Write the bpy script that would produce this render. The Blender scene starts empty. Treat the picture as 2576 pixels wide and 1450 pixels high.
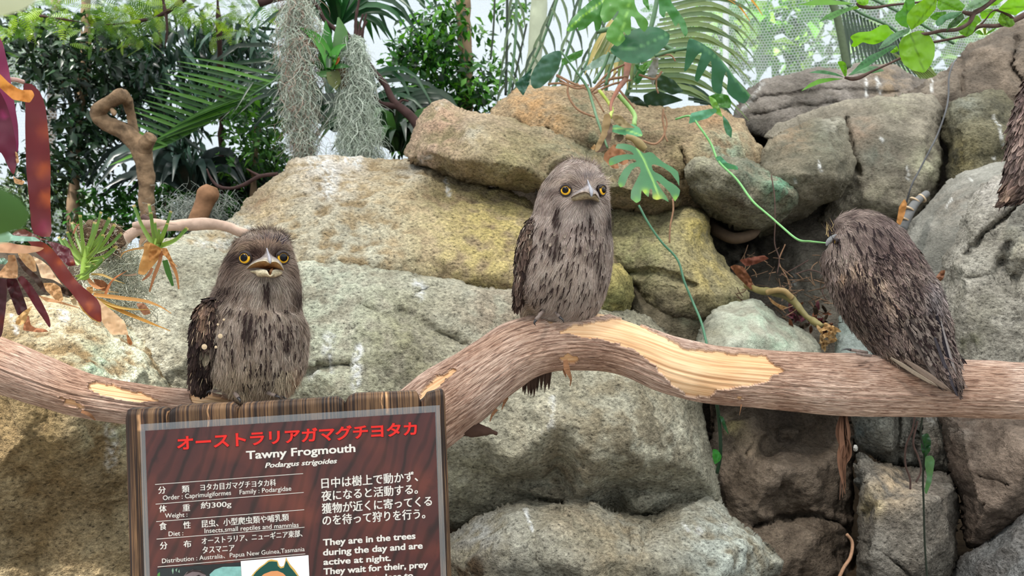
import bpy, math, random
import numpy as np
from mathutils import Vector, Matrix
from mathutils.geometry import delaunay_2d_cdt

# ------------------------------------------------------------------ camera, light, exposure
SC = bpy.context.scene
COL = SC.collection
F, CX, CY, CAMZ = 2003.6, 1288.0, 725.0, 1.5
cam_d = bpy.data.cameras.new('camera')
cam_d.lens = 28.0; cam_d.sensor_width = 36.0; cam_d.sensor_fit = 'HORIZONTAL'
cam_d.clip_start = 0.02; cam_d.clip_end = 200
cam_d.dof.use_dof = True; cam_d.dof.focus_distance = 1.55; cam_d.dof.aperture_fstop = 8.0
cam = bpy.data.objects.new('camera', cam_d); COL.objects.link(cam)
cam.location = (0, 0, CAMZ); cam.rotation_euler = (math.radians(90), 0, 0)
SC.camera = cam
SC.view_settings.view_transform = 'Standard'; SC.view_settings.look = 'None'
SC.view_settings.gamma = 1.0; SC.view_settings.use_curve_mapping = False
SC.view_settings.exposure = 0.36
W = bpy.data.worlds.new('sky'); SC.world = W; W.use_nodes = True
_n = W.node_tree.nodes; _l = W.node_tree.links; _n.clear()
_o = _n.new('ShaderNodeOutputWorld'); _b = _n.new('ShaderNodeBackground')
_b.inputs[0].default_value = (0.80, 0.91, 1.0, 1); _b.inputs[1].default_value = 0.85
_l.new(_b.outputs[0], _o.inputs[0])
sd = bpy.data.lights.new('sun', 'SUN'); sd.energy = 7.0; sd.angle = math.radians(3); sd.color = (1.0, 0.95, 0.88)
sun = bpy.data.objects.new('sun', sd); COL.objects.link(sun)
_dir = Vector((0.42, 0.50, -1.0))            # sunlight comes from above, behind the viewer's left shoulder
sun.rotation_euler = _dir.to_track_quat('-Z', 'Y').to_euler(); sun.location = (-3, -2, 6)

# ------------------------------------------------------------------ helpers
rng = np.random.default_rng(7)
def P(px, py, Y): return Vector(((px - CX) / F * Y, Y, CAMZ - (py - CY) / F * Y))
def PA(px, py, Y):
    px = np.asarray(px, float); py = np.asarray(py, float); Y = np.asarray(Y, float) + 0 * px
    return np.stack([(px - CX) / F * Y, Y, CAMZ - (py - CY) / F * Y], -1)

_perm = np.random.default_rng(3).permutation(256).astype(np.int64)
_perm = np.concatenate([_perm, _perm, _perm])
_grad = np.random.default_rng(5).normal(size=(256, 3)); _grad /= np.linalg.norm(_grad, axis=1)[:, None]
def noise(p, s=1.0, off=0.0):
    p = np.asarray(p, float) * s + off
    i = np.floor(p).astype(np.int64); f = p - i; u = f * f * f * (f * (f * 6 - 15) + 10); i &= 255
    r = 0
    for dx in (0, 1):
        a = _perm[i[:, 0] + dx]; wx = u[:, 0] if dx else 1 - u[:, 0]
        for dy in (0, 1):
            b = _perm[a + i[:, 1] + dy]; wy = u[:, 1] if dy else 1 - u[:, 1]
            for dz in (0, 1):
                g = _grad[_perm[b + i[:, 2] + dz] & 255]; wz = u[:, 2] if dz else 1 - u[:, 2]
                r = r + wx * wy * wz * (g[:, 0] * (f[:, 0] - dx) + g[:, 1] * (f[:, 1] - dy) + g[:, 2] * (f[:, 2] - dz))
    return r * 1.6
def fbm(p, s, octs, off=0.0, gain=.5):
    r = 0; a = 1
    for k in range(octs):
        r = r + a * noise(p, s * 2.03 ** k, off + 17.3 * k); a *= gain
    return r

def srgb(r, g, b):
    f = lambda c: (c / 255 / 12.92) if c / 255 <= .04045 else ((c / 255 + .055) / 1.055) ** 2.4
    return (f(r), f(g), f(b))

def mk(name, V, Fs, mat=None, parent=None, col=None, smooth=True, uv=None, flat=None):
    """V: (n,3); Fs: list of index arrays (m,k) or one array; col: (n,3) point colours; uv: (n,2)"""
    V = np.asarray(V, np.float32)
    if not isinstance(Fs, (list, tuple)) or (len(Fs) and np.ndim(Fs[0]) == 1): Fs = [np.asarray(Fs)]
    Fs = [np.asarray(f, np.int32) for f in Fs if len(f)]
    me = bpy.data.meshes.new(name)
    me.vertices.add(len(V)); me.vertices.foreach_set('co', V.ravel())
    nl = sum(f.size for f in Fs); nf = sum(len(f) for f in Fs)
    me.loops.add(nl); me.polygons.add(nf)
    vi = np.concatenate([f.ravel() for f in Fs])
    tot = np.concatenate([np.full(len(f), f.shape[1]) for f in Fs])
    st = np.concatenate([[0], np.cumsum(tot)[:-1]])
    me.loops.foreach_set('vertex_index', vi.astype(np.int32))
    me.polygons.foreach_set('loop_start', st.astype(np.int32))
    me.polygons.foreach_set('loop_total', tot.astype(np.int32))
    me.polygons.foreach_set('use_smooth', np.full(nf, smooth))
    me.update(calc_edges=True); me.validate()
    if col is not None:
        ca = me.color_attributes.new('Col', 'FLOAT_COLOR', 'POINT')
        c4 = np.ones((len(V), 4), np.float32); c4[:, :3] = col
        ca.data.foreach_set('color', c4.ravel())
    if uv is not None:
        ul = me.uv_layers.new(name='UVMap')
        ul.data.foreach_set('uv', np.asarray(uv, np.float32)[vi].ravel())
    if mat: me.materials.append(mat)
    o = bpy.data.objects.new(name, me); COL.objects.link(o)
    if parent: o.parent = parent
    return o

def tag(o, label=None, cat=None, group=None, kind=None):
    if label: o['label'] = label
    if cat: o['category'] = cat
    if group: o['group'] = group
    if kind: o['kind'] = kind
    return o
def thing(name, label, cat, group=None, loc=(0, 0, 0)):
    o = bpy.data.objects.new(name, None); COL.objects.link(o); o.location = loc
    o.empty_display_size = .02
    return tag(o, label, cat, group)

class NT:
    """small node builder"""
    def __init__(s, name):
        s.m = bpy.data.materials.new(name); s.m.use_nodes = True
        s.n = s.m.node_tree.nodes; s.l = s.m.node_tree.links; s.n.clear()
        s.out = s.n.new('ShaderNodeOutputMaterial')
    def add(s, t, **kw):
        n = s.n.new(t)
        for k, v in kw.items(): setattr(n, k, v)
        return n
    def put(s, sock, v):
        if isinstance(v, bpy.types.NodeSocket): s.l.new(v, sock)
        elif isinstance(v, (tuple, list)) and len(v) == 3 and sock.type == 'RGBA': sock.default_value = (*v, 1)
        else: sock.default_value = v
    def bsdf(s, color, rough=.8, spec=.3, normal=None, **kw):
        b = s.add('ShaderNodeBsdfPrincipled'); s.put(b.inputs['Base Color'], color); s.put(b.inputs['Roughness'], rough)
        s.put(b.inputs['Specular IOR Level'], spec)
        if normal is not None: s.l.new(normal, b.inputs['Normal'])
        for k, v in kw.items(): s.put(b.inputs[k], v)
        s.l.new(b.outputs[0], s.out.inputs[0]); return b
    def noise(s, scale, vec=None, detail=4, rough=.55, dist=0):
        n = s.add('ShaderNodeTexNoise'); n.inputs['Scale'].default_value = scale; n.inputs['Detail'].default_value = detail
        n.inputs['Roughness'].default_value = rough; n.inputs['Distortion'].default_value = dist
        if vec is not None: s.l.new(vec, n.inputs['Vector'])
        return n.outputs[0]
    def obj(s): return s.add('ShaderNodeTexCoord').outputs['Object']
    def uvc(s): return s.add('ShaderNodeTexCoord').outputs['UV']
    def attr(s, name='Col'):
        a = s.add('ShaderNodeAttribute'); a.attribute_name = name; return a.outputs['Color']
    def ramp(s, fac, stops, interp='LINEAR'):
        r = s.add('ShaderNodeValToRGB'); r.color_ramp.interpolation = interp; e = r.color_ramp.elements
        while len(e) < len(stops): e.new(.5)
        for k, (p, c) in enumerate(stops):
            e[k].position = p; e[k].color = (*c, 1) if isinstance(c, tuple) else (c, c, c, 1)
        s.l.new(fac, r.inputs[0]); return r.outputs[0]
    def mix(s, fac, a, b, mode='MIX'):
        m = s.add('ShaderNodeMix', data_type='RGBA', blend_type=mode)
        s.put(m.inputs[0], fac); s.put(m.inputs[6], a); s.put(m.inputs[7], b); return m.outputs[2]
    def math(s, op, a, b=0.0):
        m = s.add('ShaderNodeMath', operation=op); s.put(m.inputs[0], a); s.put(m.inputs[1], b); return m.outputs[0]
    def bump(s, h, strength=.5, dist=.01, normal=None):
        b = s.add('ShaderNodeBump'); b.inputs['Strength'].default_value = strength; b.inputs['Distance'].default_value = dist
        s.l.new(h, b.inputs['Height'])
        if normal is not None: s.l.new(normal, b.inputs['Normal'])
        return b.outputs[0]
    def mapping(s, vec, scale=(1, 1, 1), rot=(0, 0, 0), loc=(0, 0, 0)):
        m = s.add('ShaderNodeMapping'); s.l.new(vec, m.inputs[0])
        m.inputs['Scale'].default_value = scale; m.inputs['Rotation'].default_value = rot; m.inputs['Location'].default_value = loc
        return m.outputs[0]

def m_leaf(name, color=None, trans=.35, rough=.45, spec=.4, vary=.25, veins=False, through=(1.0, 1.0, .45)):
    """leaf with light passing through; colour from the Col attribute unless given"""
    t = NT(name)
    c = t.attr() if color is None else color
    n = t.noise(25, t.obj(), 3)
    c2 = t.mix(vary, c, t.ramp(n, [(.3, .25), (.7, .95)]), 'MULTIPLY') if vary else c
    nrm = None
    if veins:
        w = t.add('ShaderNodeTexWave', wave_type='BANDS', bands_direction='DIAGONAL'); w.inputs['Scale'].default_value = 3.2
        w.inputs['Distortion'].default_value = .4; t.l.new(t.uvc(), w.inputs['Vector'])
        c2 = t.mix(t.math('MULTIPLY', w.outputs['Fac'], .16), c2, srgb(190, 215, 140)); nrm = t.bump(w.outputs['Fac'], .25, .002)
    b = t.add('ShaderNodeBsdfPrincipled'); t.put(b.inputs['Base Color'], c2); b.inputs['Roughness'].default_value = rough
    b.inputs['Specular IOR Level'].default_value = spec
    if nrm: t.l.new(nrm, b.inputs['Normal'])
    tr = t.add('ShaderNodeBsdfTranslucent')
    t.put(tr.inputs[0], t.mix(1.0, c2, through, 'MULTIPLY'))
    mx = t.add('ShaderNodeMixShader'); mx.inputs[0].default_value = trans
    t.l.new(b.outputs[0], mx.inputs[1]); t.l.new(tr.outputs[0], mx.inputs[2]); t.l.new(mx.outputs[0], t.out.inputs[0])
    return t.m

def m_simple(name, color=None, rough=.7, spec=.3, vary=.3, nscale=60, bump=.3, bdist=.002, stretch=(1, 1, 1)):
    t = NT(name); c = t.attr() if color is None else color
    n = t.noise(nscale, t.mapping(t.obj(), stretch), 5)
    c2 = t.mix(vary, c, t.ramp(n, [(.3, .2), (.7, 1.0)]), 'MULTIPLY')
    t.bsdf(c2, rough, spec, t.bump(n, bump, bdist)); return t.m

def frames(Pth):
    """parallel transport frames along a polyline (n,3)"""
    Pth = np.asarray(Pth, float); T = np.gradient(Pth, axis=0); T /= np.linalg.norm(T, axis=1)[:, None] + 1e-12
    up = np.array([0, 0, 1.0]) if abs(T[0][2]) < .9 else np.array([1.0, 0, 0])
    N = np.zeros_like(Pth); n = up - T[0] * up.dot(T[0]); n /= np.linalg.norm(n)
    for i in range(len(Pth)):
        n = n - T[i] * n.dot(T[i]); n /= np.linalg.norm(n) + 1e-12; N[i] = n
    return T, N, np.cross(T, N)
def catmull(pts, n):
    """smooth interpolation of control rows to n rows"""
    pts = np.asarray(pts, float); m = len(pts)
    if m < 3:
        t = np.linspace(0, 1, n)[:, None]; return pts[0] * (1 - t) + pts[-1] * t
    d = np.concatenate([[0], np.cumsum(np.linalg.norm(np.diff(pts[:, :3], axis=0), axis=1) + 1e-9)])
    s = np.linspace(0, d[-1], n); m_ = np.gradient(pts, d, axis=0)
    k = np.clip(np.searchsorted(d, s, 'right') - 1, 0, m - 2); h = (d[k + 1] - d[k]); t = (s - d[k]) / h
    t = t[:, None]; h = h[:, None]
    return ((2 * t ** 3 - 3 * t ** 2 + 1) * pts[k] + (t ** 3 - 2 * t ** 2 + t) * h * m_[k] + (-2 * t ** 3 + 3 * t ** 2) * pts[k + 1] + (t ** 3 - t ** 2) * h * m_[k + 1])
def tube_geo(path, rad, nseg=8, ncirc=8, noise_amp=0, noise_s=20, cap=True):
    """path: control rows xyz, rad per row. returns V,F(list),(t,ang)"""
    path = np.asarray(path, float); rad = np.broadcast_to(np.asarray(rad, float), (len(path),))
    q = catmull(np.column_stack([path, rad]), nseg + 1); C = q[:, :3]; R = np.maximum(q[:, 3], 1e-4)
    T, N, B = frames(C)
    a = np.linspace(0, 2 * np.pi, ncirc, endpoint=False)
    ring = (np.cos(a)[None, :, None] * N[:, None] + np.sin(a)[None, :, None] * B[:, None])
    V = C[:, None] + ring * R[:, None, None]; V = V.reshape(-1, 3)
    if noise_amp:
        dn = fbm(V, noise_s, 3); V = V + ring.reshape(-1, 3) * (dn * noise_amp)[:, None]
    i = np.arange(nseg)[:, None]; j = np.arange(ncirc)[None]; j2 = (j + 1) % ncirc
    Q = np.stack([i * ncirc + j, i * ncirc + j2, (i + 1) * ncirc + j2, (i + 1) * ncirc + j], -1).reshape(-1, 4)
    Fs = [Q]
    if cap:
        n0 = len(V); V = np.vstack([V, C[0], C[-1]]); jj = np.arange(ncirc); j2 = (jj + 1) % ncirc
        Fs.append(np.vstack([np.stack([np.full(ncirc, n0), j2, jj], 1), np.stack([np.full(ncirc, n0 + 1), nseg * ncirc + jj, nseg * ncirc + j2], 1)]))
    return V, Fs
def tube(name, path, rad, mat, parent=None, nseg=None, ncirc=8, **kw):
    nseg = nseg or max(4, (len(path) - 1) * 6)
    V, Fs = tube_geo(path, rad, nseg, ncirc, **kw)
    return mk(name, V, Fs, mat, parent)
def px_path(pts): return [P(*p) for p in pts]

class Acc:
    """collect geometry of one object"""
    def __init__(s): s.V = []; s.F = {3: [], 4: []}; s.C = []; s.n = 0; s.U = []
    def add(s, V, Fs, col=None, uv=None):
        V = np.asarray(V, float)
        if not isinstance(Fs, (list, tuple)): Fs = [Fs]
        for f in Fs:
            f = np.asarray(f)
            if f.size: s.F[f.shape[1]].append(f + s.n)
        s.V.append(V); s.n += len(V)
        if col is not None: s.C.append(np.broadcast_to(np.asarray(col, float), (len(V), 3)))
        if uv is not None: s.U.append(uv)
    def build(s, name, mat, parent=None, smooth=True):
        Fs = [np.vstack(f) for f in s.F.values() if f]
        return mk(name, np.vstack(s.V), Fs, mat, parent, np.vstack(s.C) if s.C else None, smooth, np.vstack(s.U) if s.U else None)

def instances(tV, tF, pos, R, scale, tcol=None, cols=None):
    """place template (k,3) at many poses: pos (n,3) R (n,3,3) columns = local axes; scale (n,) or (n,3)"""
    n = len(pos); k = len(tV); scale = np.asarray(scale, float)
    if scale.ndim == 1: scale = scale[:, None] * np.ones(3)
    L = tV[None] * scale[:, None, :]
    V = np.einsum('nij,nkj->nki', R, L) + pos[:, None]
    Fo = (tF[None] + (np.arange(n) * k)[:, None, None]).reshape(-1, tF.shape[1])
    C = None
    if cols is not None: C = (cols[:, None] * (tcol[None] if tcol is not None else np.ones((1, k, 3)))).reshape(-1, 3)
    return V.reshape(-1, 3), Fo, C
def basis(d, up):
    """rotation matrices with local y along d and local z near up; arrays (n,3)"""
    y = d / (np.linalg.norm(d, axis=1)[:, None] + 1e-12)
    z = up - y * np.sum(up * y, 1)[:, None]; z /= np.linalg.norm(z, axis=1)[:, None] + 1e-9
    x = np.cross(y, z)
    return np.stack([x, y, z], -1)
def leaf_tpl(shape='oval', n=4, fold=.25, droop=.25):
    """unit leaf along +y, z up; 3 columns"""
    t = np.linspace(0, 1, n + 1)
    w = {'oval': np.sin(np.pi * np.clip(t, 0, 1) ** .8) ** .8 * .28, 'strap': np.minimum(1, np.minimum(t * 6, (1 - t) * 2.2)) * .05,
         'tip': np.sin(np.pi * t ** .65) * .3 * (1 - t * .35), 'lance': np.sin(np.pi * t ** .7) * .12}[shape]
    w = np.maximum(w, .004)
    V = []
    for k in range(n + 1):
        z = -droop * t[k] ** 2
        V += [(-w[k], t[k], z + w[k] * fold), (0, t[k], z), (w[k], t[k], z + w[k] * fold)]
    Fq = []
    for k in range(n):
        for j in (0, 1):
            a = k * 3 + j; Fq.append((a, a + 1, a + 4, a + 3))
    return np.array(V), np.array(Fq)
# ------------------------------------------------------------------ ROCKS
def m_rock(name, pit=.5, bump=1.0, tint=None):
    t = NT(name); c = t.attr(); o = t.obj()
    big = t.noise(6, o, 4, .6); med = t.noise(30, o, 4, .6); g = t.noise(85, t.mapping(o, (1, 1, 1.5), (0, .4, 0)), 4, .72); fine = t.noise(330, o, 2, .6)
    c1 = t.mix(.5, c, t.ramp(big, [(.3, .6), (.7, 1.2)]), 'MULTIPLY')
    c2 = t.mix(.4, c1, t.ramp(med, [(.32, .55), (.5, 1.0), (.7, 1.3)]), 'MULTIPLY')
    c3 = t.mix(pit, c2, t.ramp(g, [(.33, .10), (.43, .8), (.52, 1.05), (.64, 1.6)]), 'MULTIPLY')
    c4 = t.mix(.35, c3, t.ramp(fine, [(.3, .5), (.6, 1.25)]), 'MULTIPLY')
    h = t.math('ADD', t.math('MULTIPLY', med, .8), t.math('ADD', t.math('MULTIPLY', fine, .25), g))
    t.bsdf(c4, .92, .15, t.bump(h, bump, .022)); return t.m
MR = m_rock('rock_rough', .85); MRS = m_rock('rock_grey', .35, .6); MRD = m_rock('rock_dark', .5, .8)

def seg_dist(X, Y, pts):
    """distance of points to polyline, and nearest point"""
    best = np.full(X.shape, 1e9); bx = np.zeros(X.shape); by = np.zeros(X.shape)
    for (x0, y0), (x1, y1) in zip(pts[:-1], pts[1:]):
        dx, dy = x1 - x0, y1 - y0; L = dx * dx + dy * dy + 1e-9
        t = np.clip(((X - x0) * dx + (Y - y0) * dy) / L, 0, 1); qx = x0 + t * dx; qy = y0 + t * dy
        d = (X - qx) ** 2 + (Y - qy) ** 2; m = d < best
        best = np.where(m, d, best); bx = np.where(m, qx, bx); by = np.where(m, qy, by)
    return np.sqrt(best), bx, by
def in_poly(X, Y, poly):
    r = np.zeros(X.shape, bool); n = len(poly)
    for i in range(n):
        x0, y0 = poly[i]; x1, y1 = poly[(i + 1) % n]
        if y0 == y1: continue
        c = ((y0 > Y) != (y1 > Y)) & (X < (x1 - x0) * (Y - y0) / (y1 - y0) + x0); r ^= c
    return r
def tin(X, Y, outl, ctl):
    pts = [Vector((p[0], p[1])) for p in outl] + [Vector((p[0], p[1])) for p in ctl]
    dep = np.array([p[2] for p in outl] + [p[2] for p in ctl], float)
    vo, eo, fo, ov, oe, of = delaunay_2d_cdt(pts, [], [list(range(len(outl)))], 1, 1e-3)
    vd = np.array([np.mean([dep[k] for k in o]) if o else np.nan for o in ov])
    bad = np.isnan(vd)
    if bad.any():
        for k in np.where(bad)[0]:
            d = np.array([(vo[k] - p).length for p in pts]); w = 1 / (d + 1) ** 3; vd[k] = (w * dep).sum() / w.sum()
    Z = np.full(X.shape, np.nan)
    for f in fo:
        a, b, c = [vo[k] for k in f[:3]]; det = (b.y - c.y) * (a.x - c.x) + (c.x - b.x) * (a.y - c.y)
        if abs(det) < 1e-6: continue
        l1 = ((b.y - c.y) * (X - c.x) + (c.x - b.x) * (Y - c.y)) / det
        l2 = ((c.y - a.y) * (X - c.x) + (a.x - c.x) * (Y - c.y)) / det; l3 = 1 - l1 - l2
        m = (l1 >= -1e-4) & (l2 >= -1e-4) & (l3 >= -1e-4)
        Z[m] = (l1 * vd[f[0]] + l2 * vd[f[1]] + l3 * vd[f[2]])[m]
    return Z
def blur(Z, M, it):
    Z = np.where(M, Z, 0.0); Wt = M.astype(float)
    for _ in range(it):
        for ax in (0, 1):
            Z = (np.roll(Z, 1, ax) + 2 * Z + np.roll(Z, -1, ax)) / 4; Wt = (np.roll(Wt, 1, ax) + 2 * Wt + np.roll(Wt, -1, ax)) / 4
    return np.where(Wt > 1e-9, Z / np.maximum(Wt, 1e-9), np.nan)

ROCKN = 0
def rock(name, label, outl, ctl, base, base2=None, spots=(), marks=(), cracks=(), R=.10, w=55, soft=4, amp=1.0, thick=.35, step=4,
         mat=None, jit=3.0, parent=None, kind=None, cat='rock', group=None):
    global ROCKN; ROCKN += 1; off = ROCKN * 7.7
    ox = [p[0] for p in outl]; oy = [p[1] for p in outl]
    gx = np.arange(min(ox) - 3 * step, max(ox) + 3 * step, step); gy = np.arange(min(oy) - 3 * step, max(oy) + 3 * step, step)
    X, Y = np.meshgrid(gx, gy)
    # natural wobble on the outline
    ol = []
    n = len(outl)
    for i in range(n):
        a = outl[i]; b = outl[(i + 1) % n]; L = math.hypot(b[0] - a[0], b[1] - a[1]); k = max(1, int(L / 9))
        for j in range(k):
            t = j / k; ol.append((a[0] + (b[0] - a[0]) * t, a[1] + (b[1] - a[1]) * t))
    oa = np.array(ol); q = np.column_stack([oa, np.full(len(oa), off)])
    # round off corners a little, then roughen
    for _ in range(2): oa = (np.roll(oa, 1, 0) + 2 * oa + np.roll(oa, -1, 0)) / 4
    oa = oa + np.stack([fbm(q, .02, 3), fbm(q, .02, 3, 50)], 1) * jit * 1.6
    M = in_poly(X, Y, oa)
    Z = tin(X, Y, outl, ctl); ok = ~np.isnan(Z)
    Zf = np.where(ok, Z, blur(Z, ok, 6)); Zf = np.where(np.isnan(Zf), np.nanmean(Z), Zf)
    Zs = blur(Zf, np.ones_like(ok), soft)
    closed = [tuple(p) for p in oa] + [tuple(oa[0])]
    d, bx, by = seg_dist(X, Y, closed)
    nb = M & ~(np.roll(M, 1, 0) & np.roll(M, -1, 0) & np.roll(M, 1, 1) & np.roll(M, -1, 1) & np.roll(np.roll(M, 1, 0), 1, 1) & np.roll(np.roll(M, -1, 0), 1, 1) & np.roll(np.roll(M, 1, 0), -1, 1) & np.roll(np.roll(M, -1, 0), -1, 1))
    X = np.where(nb, bx, X); Y = np.where(nb, by, Y); d = np.where(nb, 0, d)
    t = np.clip(d / w, 0, 1); Zs = Zs + R * .75 * (1 - np.sqrt(np.clip(1 - (1 - t) ** 2, 0, 1)))
    for pl, cw, cd in cracks:
        jx = 5 * fbm(np.stack([X.ravel(), Y.ravel(), 0 * X.ravel()], 1), .03, 2, 9).reshape(X.shape)
        dc, _, _ = seg_dist(X + jx, Y + jx, pl); Zs = Zs + cd * np.exp(-(dc / cw) ** 2)
    p3 = PA(X, Y, Zs)
    gxx = np.gradient(p3, axis=1); gyy = np.gradient(p3, axis=0)
    N = np.cross(gxx, gyy); N /= np.linalg.norm(N, axis=2)[..., None] + 1e-12
    N = np.where(N[..., 1:2] > 0, -N, N)
    idx = -np.ones(M.shape, int); idx[M] = np.arange(M.sum())
    V = p3[M]; Nv = N[M]; xm = X[M]; ym = Y[M]
    q1 = fbm(V, 5, 3, off); q2 = fbm(V, 19, 3, off + 3); q3 = noise(V, 62, off); q4 = noise(V, 120, off)
    ridged = 1 - np.abs(noise(V, 9, off + 31)) * 2
    disp = q1 * .013 + q2 * .0065 + q3 * .0032 + q4 * .0020 + ridged * .005
    V = V + Nv * (disp * amp)[:, None]
    a = idx[:-1, :-1]; b = idx[:-1, 1:]; c = idx[1:, 1:]; e = idx[1:, :-1]
    m = (a >= 0) & (b >= 0) & (c >= 0) & (e >= 0)
    Q = np.stack([a[m], e[m], c[m], b[m]], 1)
    # colour of the stone
    base = np.array(base); base2 = np.array(base2 if base2 is not None else base * .8)
    k = np.clip(.5 + q1 * .9 + q2 * .5, 0, 1)[:, None]; C = base * k + base2 * (1 - k)
    for (sx, sy, r, sc, st) in spots:
        g = np.exp(-(((xm - sx) ** 2 + (ym - sy) ** 2) / r ** 2)) * st * np.clip(.75 + q2 * 1.6, 0, 1.3); g = np.clip(g, 0, 1)[:, None]
        C = C * (1 - g) + np.array(sc) * g
    for (pl, mw, st) in marks:
        dm, _, _ = seg_dist(xm, ym, pl); g = np.clip(1.3 - dm / mw, 0, 1) * np.clip(.55 + noise(V, 90, off + 5) * 1.4 + q3, 0, 1) * st; g = np.clip(g, 0, 1)[:, None]
        C = C * (1 - g) + np.array(srgb(235, 235, 232)) * g
    # side skirt and back so the stone is a closed body
    E = np.vstack([Q[:, [0, 1]], Q[:, [1, 2]], Q[:, [2, 3]], Q[:, [3, 0]]]); Es = np.sort(E, 1)
    key = Es[:, 0] * (len(V) + 1) + Es[:, 1]; u, inv, cnt = np.unique(key, return_inverse=True, return_counts=True)
    Eb = E[cnt[inv] == 1]; bv = np.unique(Eb); mp = -np.ones(len(V), int); mp[bv] = len(V) + np.arange(len(bv))
    ctr = V[bv].mean(0); ymax = V[:, 1].max(); Vb = V[bv].copy()
    Vb[:, 0] += (ctr[0] - Vb[:, 0]) * .12; Vb[:, 2] += (ctr[2] - Vb[:, 2]) * .12
    vd = ctr - np.array([0, 0, CAMZ]); Vb += vd / vd[1] * thick   # the body leans away behind its face
    cv = Vb.mean(0)[None] + np.array([[0, thick * .3, 0]])
    side = np.stack([Eb[:, 1], Eb[:, 0], mp[Eb[:, 0]], mp[Eb[:, 1]]], 1)
    ci = len(V) + len(bv); fan = np.stack([mp[Eb[:, 1]], mp[Eb[:, 0]], np.full(len(Eb), ci)], 1)
    Vt = np.vstack([V, Vb, cv]); Ct = np.vstack([C, C[bv], C.mean(0)[None]])
    o = mk(name, Vt, [Q, side, fan], mat or MR, parent, Ct)
    tag(o, label, cat, group, kind); return o

s = srgb
OCH, OCH2, GRN, GRN2 = s(200, 180, 145), s(158, 138, 106), s(198, 194, 174), s(160, 154, 134)
YEL, BRN, GRY, GRY2, DRK, DRK2 = s(205, 186, 122), s(150, 120, 85), s(142, 137, 126), s(108, 104, 96), s(112, 100, 90), s(78, 70, 62)
LGT, MINT = s(205, 200, 190), s(165, 190, 165)

# -- the great slab: ochre crown behind the left and middle birds
rock('boulder', 'ochre rounded slab forming the crest behind the two front-facing birds',
     [(560, 575, 2.75), (600, 535, 2.85), (640, 490, 2.95), (690, 445, 3.0), (735, 402, 3.05), (800, 388, 3.1), (880, 398, 3.1), (960, 400, 3.1), (1030, 398, 3.1), (1085, 412, 3.05), (1120, 440, 3.0),
      (1200, 462, 2.95), (1290, 485, 2.9), (1370, 530, 2.85), (1480, 560, 2.85), (1560, 640, 2.8), (1580, 720, 2.75), (1540, 790, 2.7), (1400, 790, 2.6), (1200, 760, 2.55), (1000, 730, 2.5), (800, 720, 2.45), (600, 720, 2.45), (400, 690, 2.45), (300, 640, 2.5), (400, 600, 2.6)],
     [(700, 520, 2.8), (850, 500, 2.75), (1000, 510, 2.75), (1150, 560, 2.68), (1300, 610, 2.6), (700, 600, 2.6), (900, 590, 2.62), (1050, 640, 2.55), (1250, 690, 2.52), (600, 610, 2.6), (760, 640, 2.48), (900, 650, 2.46), (1400, 640, 2.62), (860, 440, 2.95), (1050, 450, 2.9)],
     OCH, OCH2, spots=[(820, 420, 90, s(215, 205, 195), .8), (1040, 430, 40, LGT, .6), (620, 600, 140, GRN, .8), (900, 640, 170, GRN, .7), (1250, 560, 130, YEL, .65), (1180, 640, 150, YEL, .45), (450, 640, 130, GRN, .9), (1350, 690, 120, YEL, .5), (660, 520, 50, s(160, 125, 90), .7), (1100, 500, 60, s(130, 120, 85), .5)],
     marks=[([(790, 400), (830, 440), (825, 480)], 22, .8), ([(870, 398), (900, 410)], 18, .9), ([(455, 565), (560, 575), (660, 592)], 14, .7), ([(500, 620), (600, 610)], 14, .5), ([(1120, 460), (1130, 490)], 6, .8)],
     R=.16, w=60, soft=5)
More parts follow.
